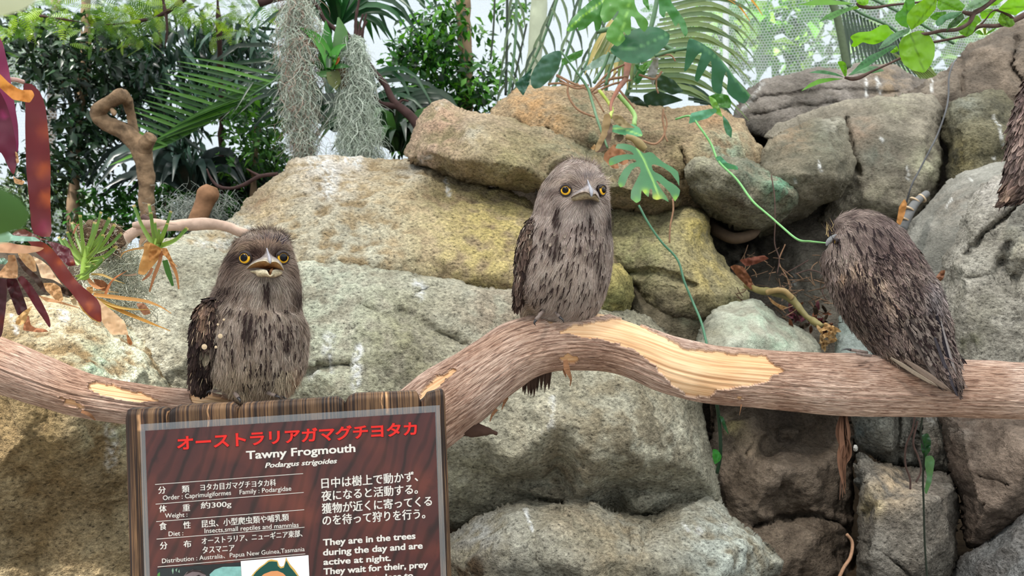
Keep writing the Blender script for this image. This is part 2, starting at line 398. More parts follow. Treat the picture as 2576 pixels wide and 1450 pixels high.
rock('boulder', 'pale grey-green boulder face filling the middle, behind the bark-stripped log',
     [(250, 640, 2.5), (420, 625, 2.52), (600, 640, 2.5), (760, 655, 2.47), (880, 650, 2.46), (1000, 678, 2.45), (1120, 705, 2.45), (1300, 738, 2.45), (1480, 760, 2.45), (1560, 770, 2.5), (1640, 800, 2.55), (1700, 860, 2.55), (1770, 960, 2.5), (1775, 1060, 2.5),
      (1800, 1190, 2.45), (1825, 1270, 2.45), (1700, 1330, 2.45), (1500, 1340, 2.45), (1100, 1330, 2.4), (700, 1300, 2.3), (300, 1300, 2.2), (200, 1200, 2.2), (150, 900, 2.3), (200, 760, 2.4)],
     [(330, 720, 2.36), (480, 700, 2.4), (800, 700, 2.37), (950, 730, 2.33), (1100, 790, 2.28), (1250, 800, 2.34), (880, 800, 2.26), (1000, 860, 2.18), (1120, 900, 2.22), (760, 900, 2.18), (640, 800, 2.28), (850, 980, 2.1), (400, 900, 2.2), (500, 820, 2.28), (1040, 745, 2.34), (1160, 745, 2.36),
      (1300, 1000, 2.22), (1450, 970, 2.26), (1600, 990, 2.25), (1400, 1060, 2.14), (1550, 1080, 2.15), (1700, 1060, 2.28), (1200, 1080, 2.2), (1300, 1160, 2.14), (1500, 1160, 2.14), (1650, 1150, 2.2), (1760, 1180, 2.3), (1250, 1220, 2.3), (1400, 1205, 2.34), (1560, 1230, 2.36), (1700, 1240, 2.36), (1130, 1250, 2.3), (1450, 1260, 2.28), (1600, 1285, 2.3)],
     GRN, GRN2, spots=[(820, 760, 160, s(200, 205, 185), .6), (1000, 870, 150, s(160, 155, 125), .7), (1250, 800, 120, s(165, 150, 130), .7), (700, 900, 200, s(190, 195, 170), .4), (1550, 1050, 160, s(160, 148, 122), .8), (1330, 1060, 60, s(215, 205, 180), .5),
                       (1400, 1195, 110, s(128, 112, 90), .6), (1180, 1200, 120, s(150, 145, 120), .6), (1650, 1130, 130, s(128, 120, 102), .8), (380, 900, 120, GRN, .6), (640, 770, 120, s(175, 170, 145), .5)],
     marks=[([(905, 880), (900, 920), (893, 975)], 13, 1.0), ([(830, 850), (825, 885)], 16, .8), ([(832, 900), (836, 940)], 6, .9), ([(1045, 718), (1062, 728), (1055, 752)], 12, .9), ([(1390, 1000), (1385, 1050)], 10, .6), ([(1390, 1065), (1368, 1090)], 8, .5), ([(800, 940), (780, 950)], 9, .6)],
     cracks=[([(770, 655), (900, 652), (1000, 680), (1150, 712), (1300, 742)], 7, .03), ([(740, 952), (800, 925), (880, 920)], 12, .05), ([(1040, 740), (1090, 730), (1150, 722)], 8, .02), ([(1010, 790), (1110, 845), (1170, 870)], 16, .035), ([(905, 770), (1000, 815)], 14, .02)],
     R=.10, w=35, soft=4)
rock('boulder', 'low whitish boulder along the bottom right of the sign with a white streak',
     [(1080, 1360, 2.2), (1140, 1345, 2.2), (1220, 1290, 2.22), (1300, 1262, 2.22), (1400, 1255, 2.22), (1480, 1262, 2.22), (1560, 1290, 2.24), (1640, 1300, 2.28), (1700, 1255, 2.35), (1760, 1245, 2.38), (1812, 1262, 2.38), (1825, 1290, 2.32), (1880, 1330, 2.25), (1930, 1370, 2.2), (1972, 1412, 2.18), (1965, 1440, 2.2), (1940, 1460, 2.2), (1900, 1640, 2.2), (1500, 1650, 2.2), (1060, 1650, 2.2)],
     [(1300, 1310, 2.08), (1450, 1300, 2.08), (1600, 1330, 2.1), (1750, 1320, 2.16), (1850, 1380, 2.08), (1250, 1380, 2.0), (1400, 1400, 1.96), (1600, 1420, 1.98), (1800, 1460, 2.0), (1200, 1500, 2.05), (1600, 1550, 1.98), (1150, 1420, 2.1), (1340, 1330, 2.02)],
     s(176, 172, 156), s(150, 142, 122), spots=[(1850, 1400, 90, s(205, 210, 198), .9), (1550, 1370, 110, s(160, 145, 118), .7), (1200, 1340, 70, s(190, 190, 185), .7), (1180, 1440, 70, s(90, 75, 58), .95), (1770, 1350, 60, s(190, 195, 185), .6), (1430, 1290, 60, s(185, 170, 145), .6)],
     marks=[([(1320, 1282), (1326, 1305), (1338, 1338)], 6, 1.1), ([(1750, 1335), (1760, 1340)], 10, .8), ([(1718, 1320), (1730, 1340)], 4, .8), ([(1820, 1322), (1824, 1328)], 7, .7)],
     cracks=[([(1340, 1330), (1350, 1400), (1380, 1450)], 18, .02)], R=.12, w=48, soft=3)
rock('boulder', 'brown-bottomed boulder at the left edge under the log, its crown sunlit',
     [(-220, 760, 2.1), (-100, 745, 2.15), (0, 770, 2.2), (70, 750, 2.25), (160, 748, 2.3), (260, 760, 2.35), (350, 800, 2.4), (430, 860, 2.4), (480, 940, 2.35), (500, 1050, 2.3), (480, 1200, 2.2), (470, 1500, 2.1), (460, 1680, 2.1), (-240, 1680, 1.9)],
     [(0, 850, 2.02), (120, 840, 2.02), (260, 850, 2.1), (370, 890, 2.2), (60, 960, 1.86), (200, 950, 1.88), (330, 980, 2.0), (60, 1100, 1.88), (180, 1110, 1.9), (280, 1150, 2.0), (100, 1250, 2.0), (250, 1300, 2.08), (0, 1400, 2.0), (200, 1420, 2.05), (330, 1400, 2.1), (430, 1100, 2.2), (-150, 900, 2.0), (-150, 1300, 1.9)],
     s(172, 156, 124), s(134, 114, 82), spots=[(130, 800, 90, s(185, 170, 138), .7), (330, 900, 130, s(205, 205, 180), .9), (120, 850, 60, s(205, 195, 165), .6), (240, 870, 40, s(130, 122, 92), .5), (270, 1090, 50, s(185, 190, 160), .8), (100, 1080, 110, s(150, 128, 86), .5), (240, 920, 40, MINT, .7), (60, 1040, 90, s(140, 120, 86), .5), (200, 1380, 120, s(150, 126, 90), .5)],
     marks=[([(155, 800), (160, 812)], 14, .9), ([(30, 800), (40, 830)], 8, .6), ([(275, 1080), (290, 1120), (275, 1170)], 14, .5)],
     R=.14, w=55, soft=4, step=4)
# -- upper wall
rock('boulder', 'angular pinkish-brown block with a pointed left corner, above the crest slab',
     [(1022, 402, 2.95), (1035, 360, 3.0), (1052, 320, 3.02), (1062, 285, 3.05), (1088, 254, 3.08), (1112, 252, 3.08), (1150, 270, 3.08), (1190, 285, 3.08), (1235, 292, 3.08), (1300, 300, 3.05), (1400, 330, 3.0), (1480, 370, 2.95), (1560, 395, 2.9), (1640, 430, 2.9), (1700, 470, 2.88), (1720, 520, 2.9), (1640, 545, 2.95), (1540, 520, 2.95), (1450, 500, 2.95), (1380, 482, 2.92), (1290, 478, 2.9), (1200, 466, 2.92), (1120, 445, 2.95), (1060, 415, 2.97)],
     [(1100, 300, 2.96), (1080, 380, 2.86), (1160, 330, 2.86), (1180, 320, 2.84), (1140, 405, 2.76), (1150, 345, 2.84), (1240, 325, 2.86), (1330, 360, 2.8), (1450, 400, 2.74), (1200, 400, 2.66), (1320, 420, 2.66), (1440, 440, 2.68), (1560, 470, 2.7), (1640, 490, 2.72), (1250, 450, 2.72), (1380, 462, 2.76), (1500, 480, 2.78), (1600, 515, 2.82)],
     s(186, 164, 138), s(160, 145, 112), spots=[(1110, 320, 70, s(200, 165, 140), .7), (1300, 420, 120, s(158, 146, 108), .8), (1070, 400, 40, s(195, 170, 150), .6), (1450, 400, 100, s(150, 145, 118), .7), (1190, 340, 30, s(205, 200, 180), .5), (1600, 480, 90, s(120, 108, 86), .8), (1500, 440, 80, s(140, 140, 112), .5)],
     cracks=[([(1380, 440), (1430, 400), (1480, 380)], 6, .02), ([(1200, 320), (1190, 360), (1160, 400)], 10, .015), ([(1290, 370), (1280, 420)], 4, .01)], marks=[([(1120, 255), (1100, 270)], 7, .3), ([(1060, 405), (1080, 395)], 10, .5)],
     R=.10, w=26, soft=3)
rock('boulder', 'ochre pitted crag carrying the split-leaf plant',
     [(1225, 300, 3.2), (1250, 265, 3.25), (1290, 232, 3.3), (1350, 216, 3.32), (1420, 212, 3.32), (1500, 222, 3.3), (1560, 240, 3.3), (1620, 262, 3.28), (1690, 274, 3.28), (1760, 265, 3.25), (1830, 282, 3.25), (1870, 305, 3.22), (1900, 350, 3.15), (1925, 400, 3.1), (1935, 450, 3.1), (1880, 520, 3.1), (1700, 560, 3.1), (1500, 520, 3.1), (1300, 420, 3.1), (1230, 340, 3.15)],
     [(1300, 290, 3.08), (1400, 280, 3.04), (1500, 300, 3.02), (1380, 350, 2.98), (1480, 340, 2.98), (1600, 330, 2.98), (1700, 340, 2.96), (1800, 340, 2.98), (1860, 360, 3.0), (1560, 400, 2.92), (1650, 420, 2.9), (1740, 400, 2.88), (1830, 420, 2.92), (1880, 440, 3.0), (1700, 470, 2.95)],
     s(184, 162, 130), s(152, 132, 104), spots=[(1330, 260, 60, s(195, 150, 100), .6), (1400, 310, 60, s(200, 155, 105), .6), (1450, 270, 40, s(110, 115, 92), .7), (1640, 350, 80, s(140, 128, 98), .6), (1800, 300, 50, s(180, 135, 95), .6), (1820, 380, 50, MINT, .7), (1700, 400, 60, s(150, 135, 100), .7), (1480, 360, 60, s(140, 140, 112), .7)],
     cracks=[([(1715, 380), (1725, 420), (1715, 450)], 6, .05), ([(1380, 330), (1430, 380), (1470, 400)], 8, .03)], R=.14, w=40, soft=3)
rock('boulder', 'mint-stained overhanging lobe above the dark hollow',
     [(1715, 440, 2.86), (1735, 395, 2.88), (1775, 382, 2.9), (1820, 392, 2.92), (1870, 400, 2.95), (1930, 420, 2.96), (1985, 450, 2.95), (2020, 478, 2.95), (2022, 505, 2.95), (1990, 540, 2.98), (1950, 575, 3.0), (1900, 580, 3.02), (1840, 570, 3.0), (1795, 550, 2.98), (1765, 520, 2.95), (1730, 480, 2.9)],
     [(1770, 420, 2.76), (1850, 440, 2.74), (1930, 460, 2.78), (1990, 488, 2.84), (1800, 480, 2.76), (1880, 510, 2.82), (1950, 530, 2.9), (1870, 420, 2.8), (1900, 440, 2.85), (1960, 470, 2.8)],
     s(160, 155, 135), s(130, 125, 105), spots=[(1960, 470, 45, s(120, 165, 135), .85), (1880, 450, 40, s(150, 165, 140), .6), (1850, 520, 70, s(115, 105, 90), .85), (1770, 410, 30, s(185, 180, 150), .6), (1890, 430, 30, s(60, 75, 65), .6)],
     cracks=[([(1860, 410), (1900, 440), (1960, 450), (2015, 480)], 7, .04)], R=.14, w=32, soft=3)
rock('boulder', 'grey-brown wedge with a dark undercut, right of the mint-stained lobe',
     [(1900, 400, 3.1), (1940, 350, 3.15), (1990, 320, 3.18), (2060, 295, 3.18), (2125, 294, 3.15), (2130, 340, 3.1), (2148, 400, 3.05), (2152, 450, 3.05), (2120, 490, 3.05), (2070, 510, 3.1), (2010, 550, 3.12), (1960, 590, 3.15), (1910, 600, 3.15), (1880, 560, 3.1), (1900, 480, 3.08)],
     [(2080, 320, 3.04), (2100, 400, 2.9), (2000, 370, 2.98), (2020, 440, 2.86), (1950, 440, 2.94), (2100, 450, 2.9), (2050, 490, 2.96), (1960, 530, 2.98), (2000, 510, 2.98)],
     s(138, 130, 112), s(104, 100, 86), spots=[(2060, 350, 50, s(110, 115, 100), .7), (2000, 340, 50, s(150, 125, 98), .5), (1960, 560, 60, s(90, 82, 72), .8), (2100, 310, 30, s(170, 165, 150), .6)], marks=[([(2060, 405), (2065, 430)], 4, .9), ([(2000, 450), (2004, 458)], 4, .5)],
     R=.12, w=26, soft=3, mat=MRD)
rock('boulder', 'yellow-lichened column between the middle bird and the dark hollow',
     [(1480, 530, 2.95), (1560, 520, 3.0), (1660, 525, 3.02), (1740, 515, 3.02), (1785, 530, 3.0), (1790, 580, 2.95), (1800, 630, 2.92), (1830, 675, 2.88), (1870, 710, 2.85), (1893, 745, 2.82), (1880, 770, 2.8), (1840, 800, 2.78), (1780, 830, 2.75), (1740, 830, 2.72), (1660, 800, 2.7), (1620, 760, 2.72), (1580, 700, 2.75), (1530, 650, 2.8), (1470, 600, 2.85)],
     [(1600, 560, 2.86), (1700, 560, 2.84), (1750, 560, 2.86), (1620, 620, 2.76), (1720, 640, 2.74), (1780, 680, 2.76), (1680, 700, 2.66), (1760, 740, 2.64), (1830, 740, 2.72), (1640, 660, 2.7), (1720, 780, 2.66)],
     s(192, 180, 140), s(162, 152, 118), spots=[(1755, 580, 45, s(220, 200, 125), .8), (1620, 600, 80, s(190, 180, 125), .5), (1780, 690, 60, s(212, 192, 125), .6), (1640, 780, 60, s(120, 112, 92), .9), (1720, 790, 60, s(120, 108, 90), .8), (1590, 660, 60, s(165, 165, 120), .6), (1850, 750, 30, s(150, 150, 115), .7)],
     cracks=[([(1580, 690), (1640, 685), (1700, 700), (1745, 720)], 9, .05)], R=.14, w=38, soft=3)
rock('boulder', 'small mossy olive knob beside the middle bird',
     [(1480, 690, 2.6), (1520, 665, 2.62), (1560, 668, 2.62), (1588, 700, 2.62), (1592, 745, 2.6), (1580, 790, 2.6), (1560, 815, 2.6), (1500, 800, 2.6), (1470, 750, 2.6)],
     [(1530, 710, 2.5), (1555, 745, 2.49), (1530, 780, 2.52)], s(165, 155, 100), s(120, 115, 75), spots=[(1540, 760, 30, s(95, 100, 65), .7), (1550, 690, 25, s(200, 180, 115), .6)], R=.09, w=34, soft=2)
rock('boulder', 'shadowed brown block under the yellow column',
     [(1570, 700, 2.85), (1640, 690, 2.85), (1720, 715, 2.85), (1765, 760, 2.8), (1790, 830, 2.75), (1760, 880, 2.7), (1640, 870, 2.7), (1590, 800, 2.75)],
     [(1660, 750, 2.74), (1720, 790, 2.7), (1640, 810, 2.7)], s(128, 118, 98), s(98, 90, 72), spots=[(1740, 790, 30, s(120, 140, 115), .5)], R=.08, w=28, soft=3, mat=MRD)
rock('boulder', 'smooth green-grey wedge just above the log, right of the long vine',
     [(1740, 900, 2.5), (1755, 840, 2.55), (1785, 790, 2.6), (1840, 765, 2.65), (1900, 752, 2.68), (1945, 780, 2.65), (2000, 820, 2.6), (2050, 850, 2.58), (2070, 885, 2.55), (2060, 940, 2.5), (1900, 960, 2.45), (1760, 960, 2.45)],
     [(1830, 810, 2.52), (1900, 800, 2.52), (1870, 850, 2.42), (1960, 850, 2.48), (1820, 880, 2.38), (1980, 900, 2.44)],
     s(182, 182, 166), s(150, 148, 132), spots=[(1900, 820, 60, s(168, 188, 165), .5), (1960, 860, 40, s(130, 150, 130), .6), (1790, 840, 30, s(140, 135, 115), .6)], R=.10, w=36, soft=3, amp=.7, mat=MRS)
# -- right wall
rock('boulder', 'long low dark-grey ridge against the netting, streaked with white',
     [(1835, 330, 3.9), (1845, 270, 3.95), (1880, 220, 4.0), (1925, 198, 4.0), (1990, 195, 4.0), (2010, 178, 4.0), (2060, 172, 4.0), (2130, 178, 4.0), (2160, 160, 4.0), (2220, 160, 4.0), (2262, 172, 4.0), (2310, 200, 3.95), (2400, 210, 3.9), (2460, 300, 3.8), (2300, 340, 3.7), (2100, 340, 3.65), (1950, 350, 3.65)],
     [(1900, 250, 3.86), (2000, 230, 3.84), (2100, 220, 3.84), (2200, 210, 3.84), (2300, 240, 3.8), (1950, 290, 3.76), (2050, 270, 3.74), (2200, 270, 3.72)],
     s(132, 124, 116), s(102, 95, 88), spots=[(2230, 210, 50, s(150, 130, 105), .7), (2050, 265, 40, s(80, 75, 68), .8), (2120, 230, 60, s(150, 142, 135), .5)],
     marks=[([(2178, 205), (2180, 240)], 4, 1.0), ([(2205, 200), (2215, 230)], 6, .8), ([(1920, 210), (1870, 280)], 5, .5)], cracks=[([(1860, 260), (1960, 240), (2100, 225), (2260, 235)], 6, .03), ([(1900, 290), (2000, 270), (2120, 262)], 7, .03)], R=.16, w=28, soft=2, mat=MRD, jit=4)
rock('boulder', 'tall dark-brown block at the top right corner under the leafy branch',
     [(2270, 240, 3.7), (2330, 205, 3.75), (2390, 170, 3.78), (2412, 150, 3.8), (2420, 122, 3.8), (2470, 98, 3.8), (2530, 65, 3.8), (2600, 35, 3.8), (2750, 20, 3.7), (2780, 300, 3.5), (2620, 320, 3.5), (2450, 310, 3.55), (2330, 290, 3.6)],
     [(2420, 190, 3.62), (2500, 140, 3.6), (2600, 130, 3.56), (2450, 240, 3.54), (2560, 220, 3.5), (2350, 240, 3.62)],
     s(130, 116, 102), s(100, 90, 80), spots=[(2560, 130, 40, s(90, 82, 74), .6), (2360, 215, 40, s(155, 145, 130), .6)], marks=[([(2345, 200), (2343, 230)], 4, .8)], cracks=[([(2415, 150), (2420, 230)], 8, .04), ([(2560, 100), (2540, 170), (2576, 220)], 9, .04)], R=.12, w=25, soft=2, mat=MRD)
rock('boulder', 'broad grey slab with a pale upper edge, behind the hanging black cable',
     [(1915, 345, 3.45), (1960, 315, 3.5), (2060, 275, 3.52), (2160, 250, 3.52), (2280, 235, 3.5), (2350, 240, 3.48), (2372, 262, 3.42), (2372, 350, 3.35), (2368, 450, 3.3), (2340, 520, 3.3), (2300, 600, 3.3), (2150, 620, 3.35), (2050, 560, 3.35), (2100, 460, 3.35), (2000, 400, 3.4)],
     [(2100, 285, 3.4), (2250, 265, 3.36), (2340, 275, 3.34), (2200, 330, 3.26), (2320, 340, 3.24), (2160, 400, 3.22), (2260, 440, 3.16), (2340, 430, 3.2), (2180, 500, 3.18), (2280, 520, 3.18), (2150, 330, 3.3)],
     s(150, 142, 126), s(120, 113, 100), spots=[(2250, 250, 50, s(165, 160, 138), .6), (2200, 380, 50, s(100, 105, 95), .6), (2330, 420, 50, s(180, 178, 150), .6), (2170, 330, 40, s(150, 125, 105), .5), (2200, 520, 60, s(165, 160, 135), .5)],
     cracks=[([(2130, 300), (2140, 380), (2160, 440)], 7, .06)], marks=[([(2285, 420), (2286, 450)], 5, .6), ([(2215, 350), (2220, 355)], 4, .8)], R=.10, w=20, soft=2, mat=MRD)
rock('boulder', 'pitted olive-grey block right of the black cable',
     [(2378, 420, 3.3), (2374, 300, 3.35), (2385, 262, 3.4), (2420, 245, 3.42), (2480, 228, 3.42), (2510, 225, 3.42), (2540, 255, 3.38), (2590, 290, 3.3), (2700, 310, 3.2), (2720, 480, 3.1), (2560, 520, 3.1), (2440, 500, 3.15), (2390, 480, 3.25)],
     [(2420, 275, 3.26), (2500, 260, 3.24), (2430, 340, 3.14), (2520, 340, 3.1), (2580, 380, 3.1), (2430, 410, 3.14)],
     s(128, 122, 98), s(94, 90, 74), spots=[(2430, 260, 40, s(140, 142, 130), .6), (2420, 390, 40, s(150, 138, 95), .6)], marks=[([(2500, 292), (2512, 330), (2520, 365)], 4, 1.0), ([(2497, 395), (2499, 400)], 5, .8)], R=.10, w=22, soft=2, amp=1.2)
rock('boulder', 'smooth plain grey slab sloping down to the right bird',
     [(2230, 760, 2.9), (2250, 680, 2.95), (2265, 600, 3.0), (2290, 560, 3.02), (2330, 510, 3.05), (2380, 465, 3.05), (2430, 430, 3.05), (2500, 412, 3.02), (2560, 388, 3.0), (2660, 370, 2.9), (2640, 500, 2.75), (2500, 600, 2.7), (2440, 760, 2.7), (2380, 900, 2.7), (2290, 900, 2.8)],
     [(2350, 560, 2.9), (2420, 500, 2.86), (2500, 450, 2.84), (2320, 640, 2.86), (2400, 600, 2.78), (2350, 720, 2.8), (2290, 700, 2.88)],
     s(150, 148, 140), s(130, 128, 120), spots=[(2400, 520, 60, s(140, 130, 118), .5)], marks=[([(2380, 520), (2395, 500)], 3, .7), ([(2440, 450), (2446, 455)], 3, .7)], cracks=[([(2350, 560), (2440, 500), (2540, 450)], 10, .015)], R=.09, w=28, soft=3, amp=.45, mat=MRS)
rock('boulder', 'bright faceted slab at the right edge where the cropped fourth bird perches',
     [(2340, 880, 2.5), (2345, 790, 2.55), (2362, 700, 2.58), (2392, 620, 2.6), (2414, 560, 2.62), (2428, 510, 2.64), (2470, 465, 2.66), (2530, 425, 2.68), (2590, 385, 2.68), (2760, 330, 2.6), (2800, 980, 2.2), (2600, 1000, 2.3), (2400, 1000, 2.4)],
     [(2470, 520, 2.52), (2560, 460, 2.52), (2400, 660, 2.46), (2450, 600, 2.46), (2500, 640, 2.40), (2560, 580, 2.38), (2440, 700, 2.36), (2480, 720, 2.34), (2540, 700, 2.42), (2620, 640, 2.3), (2420, 780, 2.36), (2500, 820, 2.30), (2580, 800, 2.3), (2440, 560, 2.5), (2470, 900, 2.3), (2600, 520, 2.4), (2560, 760, 2.28)],
     s(192, 186, 174), s(158, 152, 140), spots=[(2480, 800, 120, s(150, 145, 132), .8), (2500, 480, 60, s(205, 198, 190), .6), (2440, 860, 25, s(90, 90, 60), .8), (2560, 620, 60, s(210, 202, 180), .6), (2430, 760, 40, s(140, 134, 120), .7)],
     cracks=[([(2425, 640), (2480, 590), (2550, 520), (2600, 490)], 8, .05), ([(2440, 700), (2500, 690), (2540, 620)], 12, .03)], R=.10, w=22, soft=2)
# -- hollow and lower right
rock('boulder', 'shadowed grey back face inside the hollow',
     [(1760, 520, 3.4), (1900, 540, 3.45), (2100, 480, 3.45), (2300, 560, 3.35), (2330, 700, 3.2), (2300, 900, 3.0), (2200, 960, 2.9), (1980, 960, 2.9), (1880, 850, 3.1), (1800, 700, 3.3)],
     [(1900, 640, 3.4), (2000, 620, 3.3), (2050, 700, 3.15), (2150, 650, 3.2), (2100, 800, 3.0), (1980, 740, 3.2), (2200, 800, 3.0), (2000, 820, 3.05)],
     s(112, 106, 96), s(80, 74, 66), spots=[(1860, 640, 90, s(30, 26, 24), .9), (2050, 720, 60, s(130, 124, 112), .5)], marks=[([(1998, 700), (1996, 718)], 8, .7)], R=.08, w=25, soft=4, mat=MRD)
rock('boulder', 'small slate-blue stone between the dry leaf pile and the right bird',
     [(2095, 960, 2.3), (2100, 860, 2.4), (2115, 790, 2.5), (2150, 770, 2.5), (2240, 800, 2.45), (2280, 900, 2.35), (2260, 980, 2.3)],
     [(2160, 840, 2.4), (2180, 900, 2.34)], s(128, 135, 130), s(110, 118, 112), R=.06, w=25, soft=3, amp=.6, mat=MRS)
rock('boulder', 'dark-brown rugged block with two small peaks below the log',
     [(1780, 1200, 2.6), (1790, 1000, 2.7), (1900, 980, 2.75), (2130, 980, 2.75), (2150, 1100, 2.7), (2145, 1300, 2.6), (2140, 1470, 2.55), (2120, 1640, 2.5), (1800, 1640, 2.5), (1760, 1400, 2.55)],
     [(1830, 1060, 2.68), (1940, 1070, 2.7), (2060, 1060, 2.72), (1900, 1086, 2.6), (1930, 1088, 2.6), (1948, 1116, 2.66), (1985, 1092, 2.6), (2010, 1118, 2.66), (2080, 1120, 2.66), (1880, 1180, 2.5), (1960, 1180, 2.46), (2060, 1180, 2.52), (1900, 1280, 2.46), (2050, 1270, 2.5), (1860, 1310, 2.5), (1980, 1300, 2.54), (1960, 1330, 2.46), (2080, 1350, 2.46), (1980, 1420, 2.4), (2090, 1440, 2.44), (1850, 1240, 2.48), (1950, 1550, 2.4)],
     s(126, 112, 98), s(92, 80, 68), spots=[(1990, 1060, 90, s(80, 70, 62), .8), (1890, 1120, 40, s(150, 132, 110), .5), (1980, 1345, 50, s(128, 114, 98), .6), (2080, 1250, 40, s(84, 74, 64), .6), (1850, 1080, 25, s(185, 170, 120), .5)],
     cracks=[([(1890, 1320), (1960, 1306), (2070, 1300), (2130, 1330)], 7, .05), ([(1895, 1100), (1880, 1150)], 8, .02)], R=.10, w=30, soft=2, mat=MRD, amp=1.2)
rock('boulder', 'square grey block with a tan ledge on top, under the right half of the log',
     [(2150, 1160, 2.42), (2165, 1145, 2.45), (2200, 1165, 2.5), (2290, 1180, 2.5), (2400, 1200, 2.48), (2410, 1250, 2.45), (2420, 1330, 2.4), (2400, 1460, 2.35), (2400, 1640, 2.3), (2150, 1640, 2.3), (2150, 1450, 2.35), (2158, 1300, 2.38)],
     [(2182, 1205, 2.28), (2300, 1180, 2.44), (2210, 1262, 2.2), (2320, 1270, 2.2), (2390, 1240, 2.3), (2172, 1260, 2.28), (2168, 1400, 2.25), (2190, 1400, 2.16), (2320, 1400, 2.16), (2250, 1550, 2.16), (2380, 1350, 2.24)],
     s(142, 136, 126), s(116, 108, 98), spots=[(2250, 1225, 60, s(205, 182, 152), .8), (2190, 1270, 28, s(215, 195, 150), .8), (2160, 1200, 25, s(115, 120, 118), .7), (2330, 1210, 40, s(160, 150, 140), .6), (2300, 1380, 80, s(126, 118, 106), .5)],
     cracks=[([(2165, 1360), (2230, 1400), (2290, 1450)], 4, .02)], R=.05, w=18, soft=1)
rock('boulder', 'grey stub of stone hanging just under the log, over the tan ledge',
     [(2145, 1000, 2.6), (2300, 1000, 2.62), (2400, 1020, 2.6), (2412, 1100, 2.58), (2400, 1190, 2.56), (2340, 1198, 2.56), (2262, 1170, 2.56), (2235, 1172, 2.54), (2190, 1150, 2.54), (2160, 1128, 2.56), (2140, 1110, 2.58)],
     [(2220, 1080, 2.46), (2250, 1140, 2.46), (2180, 1090, 2.5), (2320, 1100, 2.52), (2350, 1150, 2.5)],
     s(158, 155, 143), s(124, 120, 110), spots=[(2170, 1090, 30, s(110, 118, 116), .8), (2350, 1130, 40, s(120, 108, 98), .7)], cracks=[([(2262, 1020), (2265, 1090), (2262, 1165)], 7, .05), ([(2310, 1040), (2300, 1180)], 7, .03)], marks=[([(2340, 1048), (2350, 1058)], 14, .5)], R=.08, w=22, soft=2)
rock('boulder', 'brown slanting block at the lower right corner',
     [(2350, 1000, 2.5), (2480, 990, 2.5), (2760, 980, 2.4), (2780, 1300, 2.2), (2600, 1290, 2.25), (2540, 1340, 2.3), (2480, 1380, 2.35), (2430, 1380, 2.38), (2415, 1300, 2.4), (2405, 1230, 2.42), (2385, 1150, 2.45), (2362, 1060, 2.48)],
     [(2420, 1080, 2.36), (2520, 1070, 2.3), (2440, 1180, 2.3), (2540, 1180, 2.2), (2600, 1150, 2.15), (2480, 1290, 2.24), (2540, 1250, 2.2)],
     s(134, 118, 105), s(102, 88, 78), spots=[(2410, 1075, 40, s(150, 140, 130), .6)], cracks=[([(2470, 1200), (2530, 1215)], 4, .02), ([(2420, 1240), (2480, 1270)], 4, .015)], R=.09, w=26, soft=2, mat=MRD)
rock('boulder', 'bluish-grey slab sloping out of the lower right corner',
     [(2390, 1470, 2.3), (2420, 1390, 2.32), (2470, 1350, 2.3), (2540, 1300, 2.25), (2600, 1260, 2.2), (2760, 1200, 2.1), (2780, 1660, 1.95), (2380, 1660, 2.1)],
     [(2470, 1420, 2.16), (2550, 1370, 2.1), (2600, 1450, 2.0), (2500, 1550, 2.05)], s(142, 142, 140), s(112, 108, 104), spots=[(2440, 1360, 30, s(95, 85, 75), .5)], R=.10, w=30, soft=3)
rock('stone', 'small white stone wedged beside the dangling bark bundle', [(2140, 1135, 2.3), (2142, 1118, 2.3), (2150, 1110, 2.3), (2160, 1122, 2.3), (2162, 1138, 2.3), (2150, 1144, 2.3)], [(2150, 1128, 2.28)], s(225, 222, 215), s(190, 184, 176), R=.02, w=8, soft=1, step=2, thick=.03, jit=1, amp=.15, cat='stone')
# stones partly hidden between the others: fill of the artificial rock bank
rock('rock_bank', 'dark earth-coloured rock bank packed behind the front boulders',
     [(-400, 640, 3.4), (0, 630, 3.5), (300, 640, 3.6), (560, 620, 3.7), (700, 470, 3.8), (1000, 430, 3.8), (1250, 330, 3.8), (1700, 330, 3.9), (2000, 300, 4.2), (2500, 200, 4.3), (3000, 150, 4.2), (3100, 1500, 3.4), (1200, 1550, 3.2), (-400, 1550, 3.2)],
     [(800, 700, 3.5), (1500, 700, 3.5), (2200, 700, 3.7), (1200, 1000, 3.3)], s(84, 74, 62), s(60, 52, 44), R=.2, w=60, soft=3, step=16, mat=MRD, thick=.8)

# ------------------------------------------------------------------ ground
def m_soil():
    t = NT('soil'); o = t.obj(); n = t.noise(9, o, 8, .7)
    t.bsdf(t.ramp(n, [(.3, s(48, 38, 30)), (.7, s(92, 76, 58))]), .95, .1, t.bump(n, .8, .03)); return t.m
gx, gy = np.meshgrid(np.linspace(-14, 14, 90), np.linspace(1.75, 22, 70)); gp = np.stack([gx.ravel(), gy.ravel(), 0 * gx.ravel() + .58], 1)
gp[:, 2] += fbm(gp, .8, 3) * .10 + np.clip((gp[:, 1] - 3.3) * .9, 0, .62)
ii = np.arange(69)[:, None] * 90 + np.arange(89)[None]; gq = np.stack([ii, ii + 1, ii + 91, ii + 90], -1).reshape(-1, 4)
tag(mk('ground', gp, gq, m_soil()), kind='structure')
fl = mk('floor', [(-14, -8, 0), (14, -8, 0), (14, 1.8, 0), (-14, 1.8, 0)], [(0, 1, 2, 3)], m_simple('path_concrete', s(150, 145, 136), .9, .2, .3, 20)); tag(fl, kind='structure')
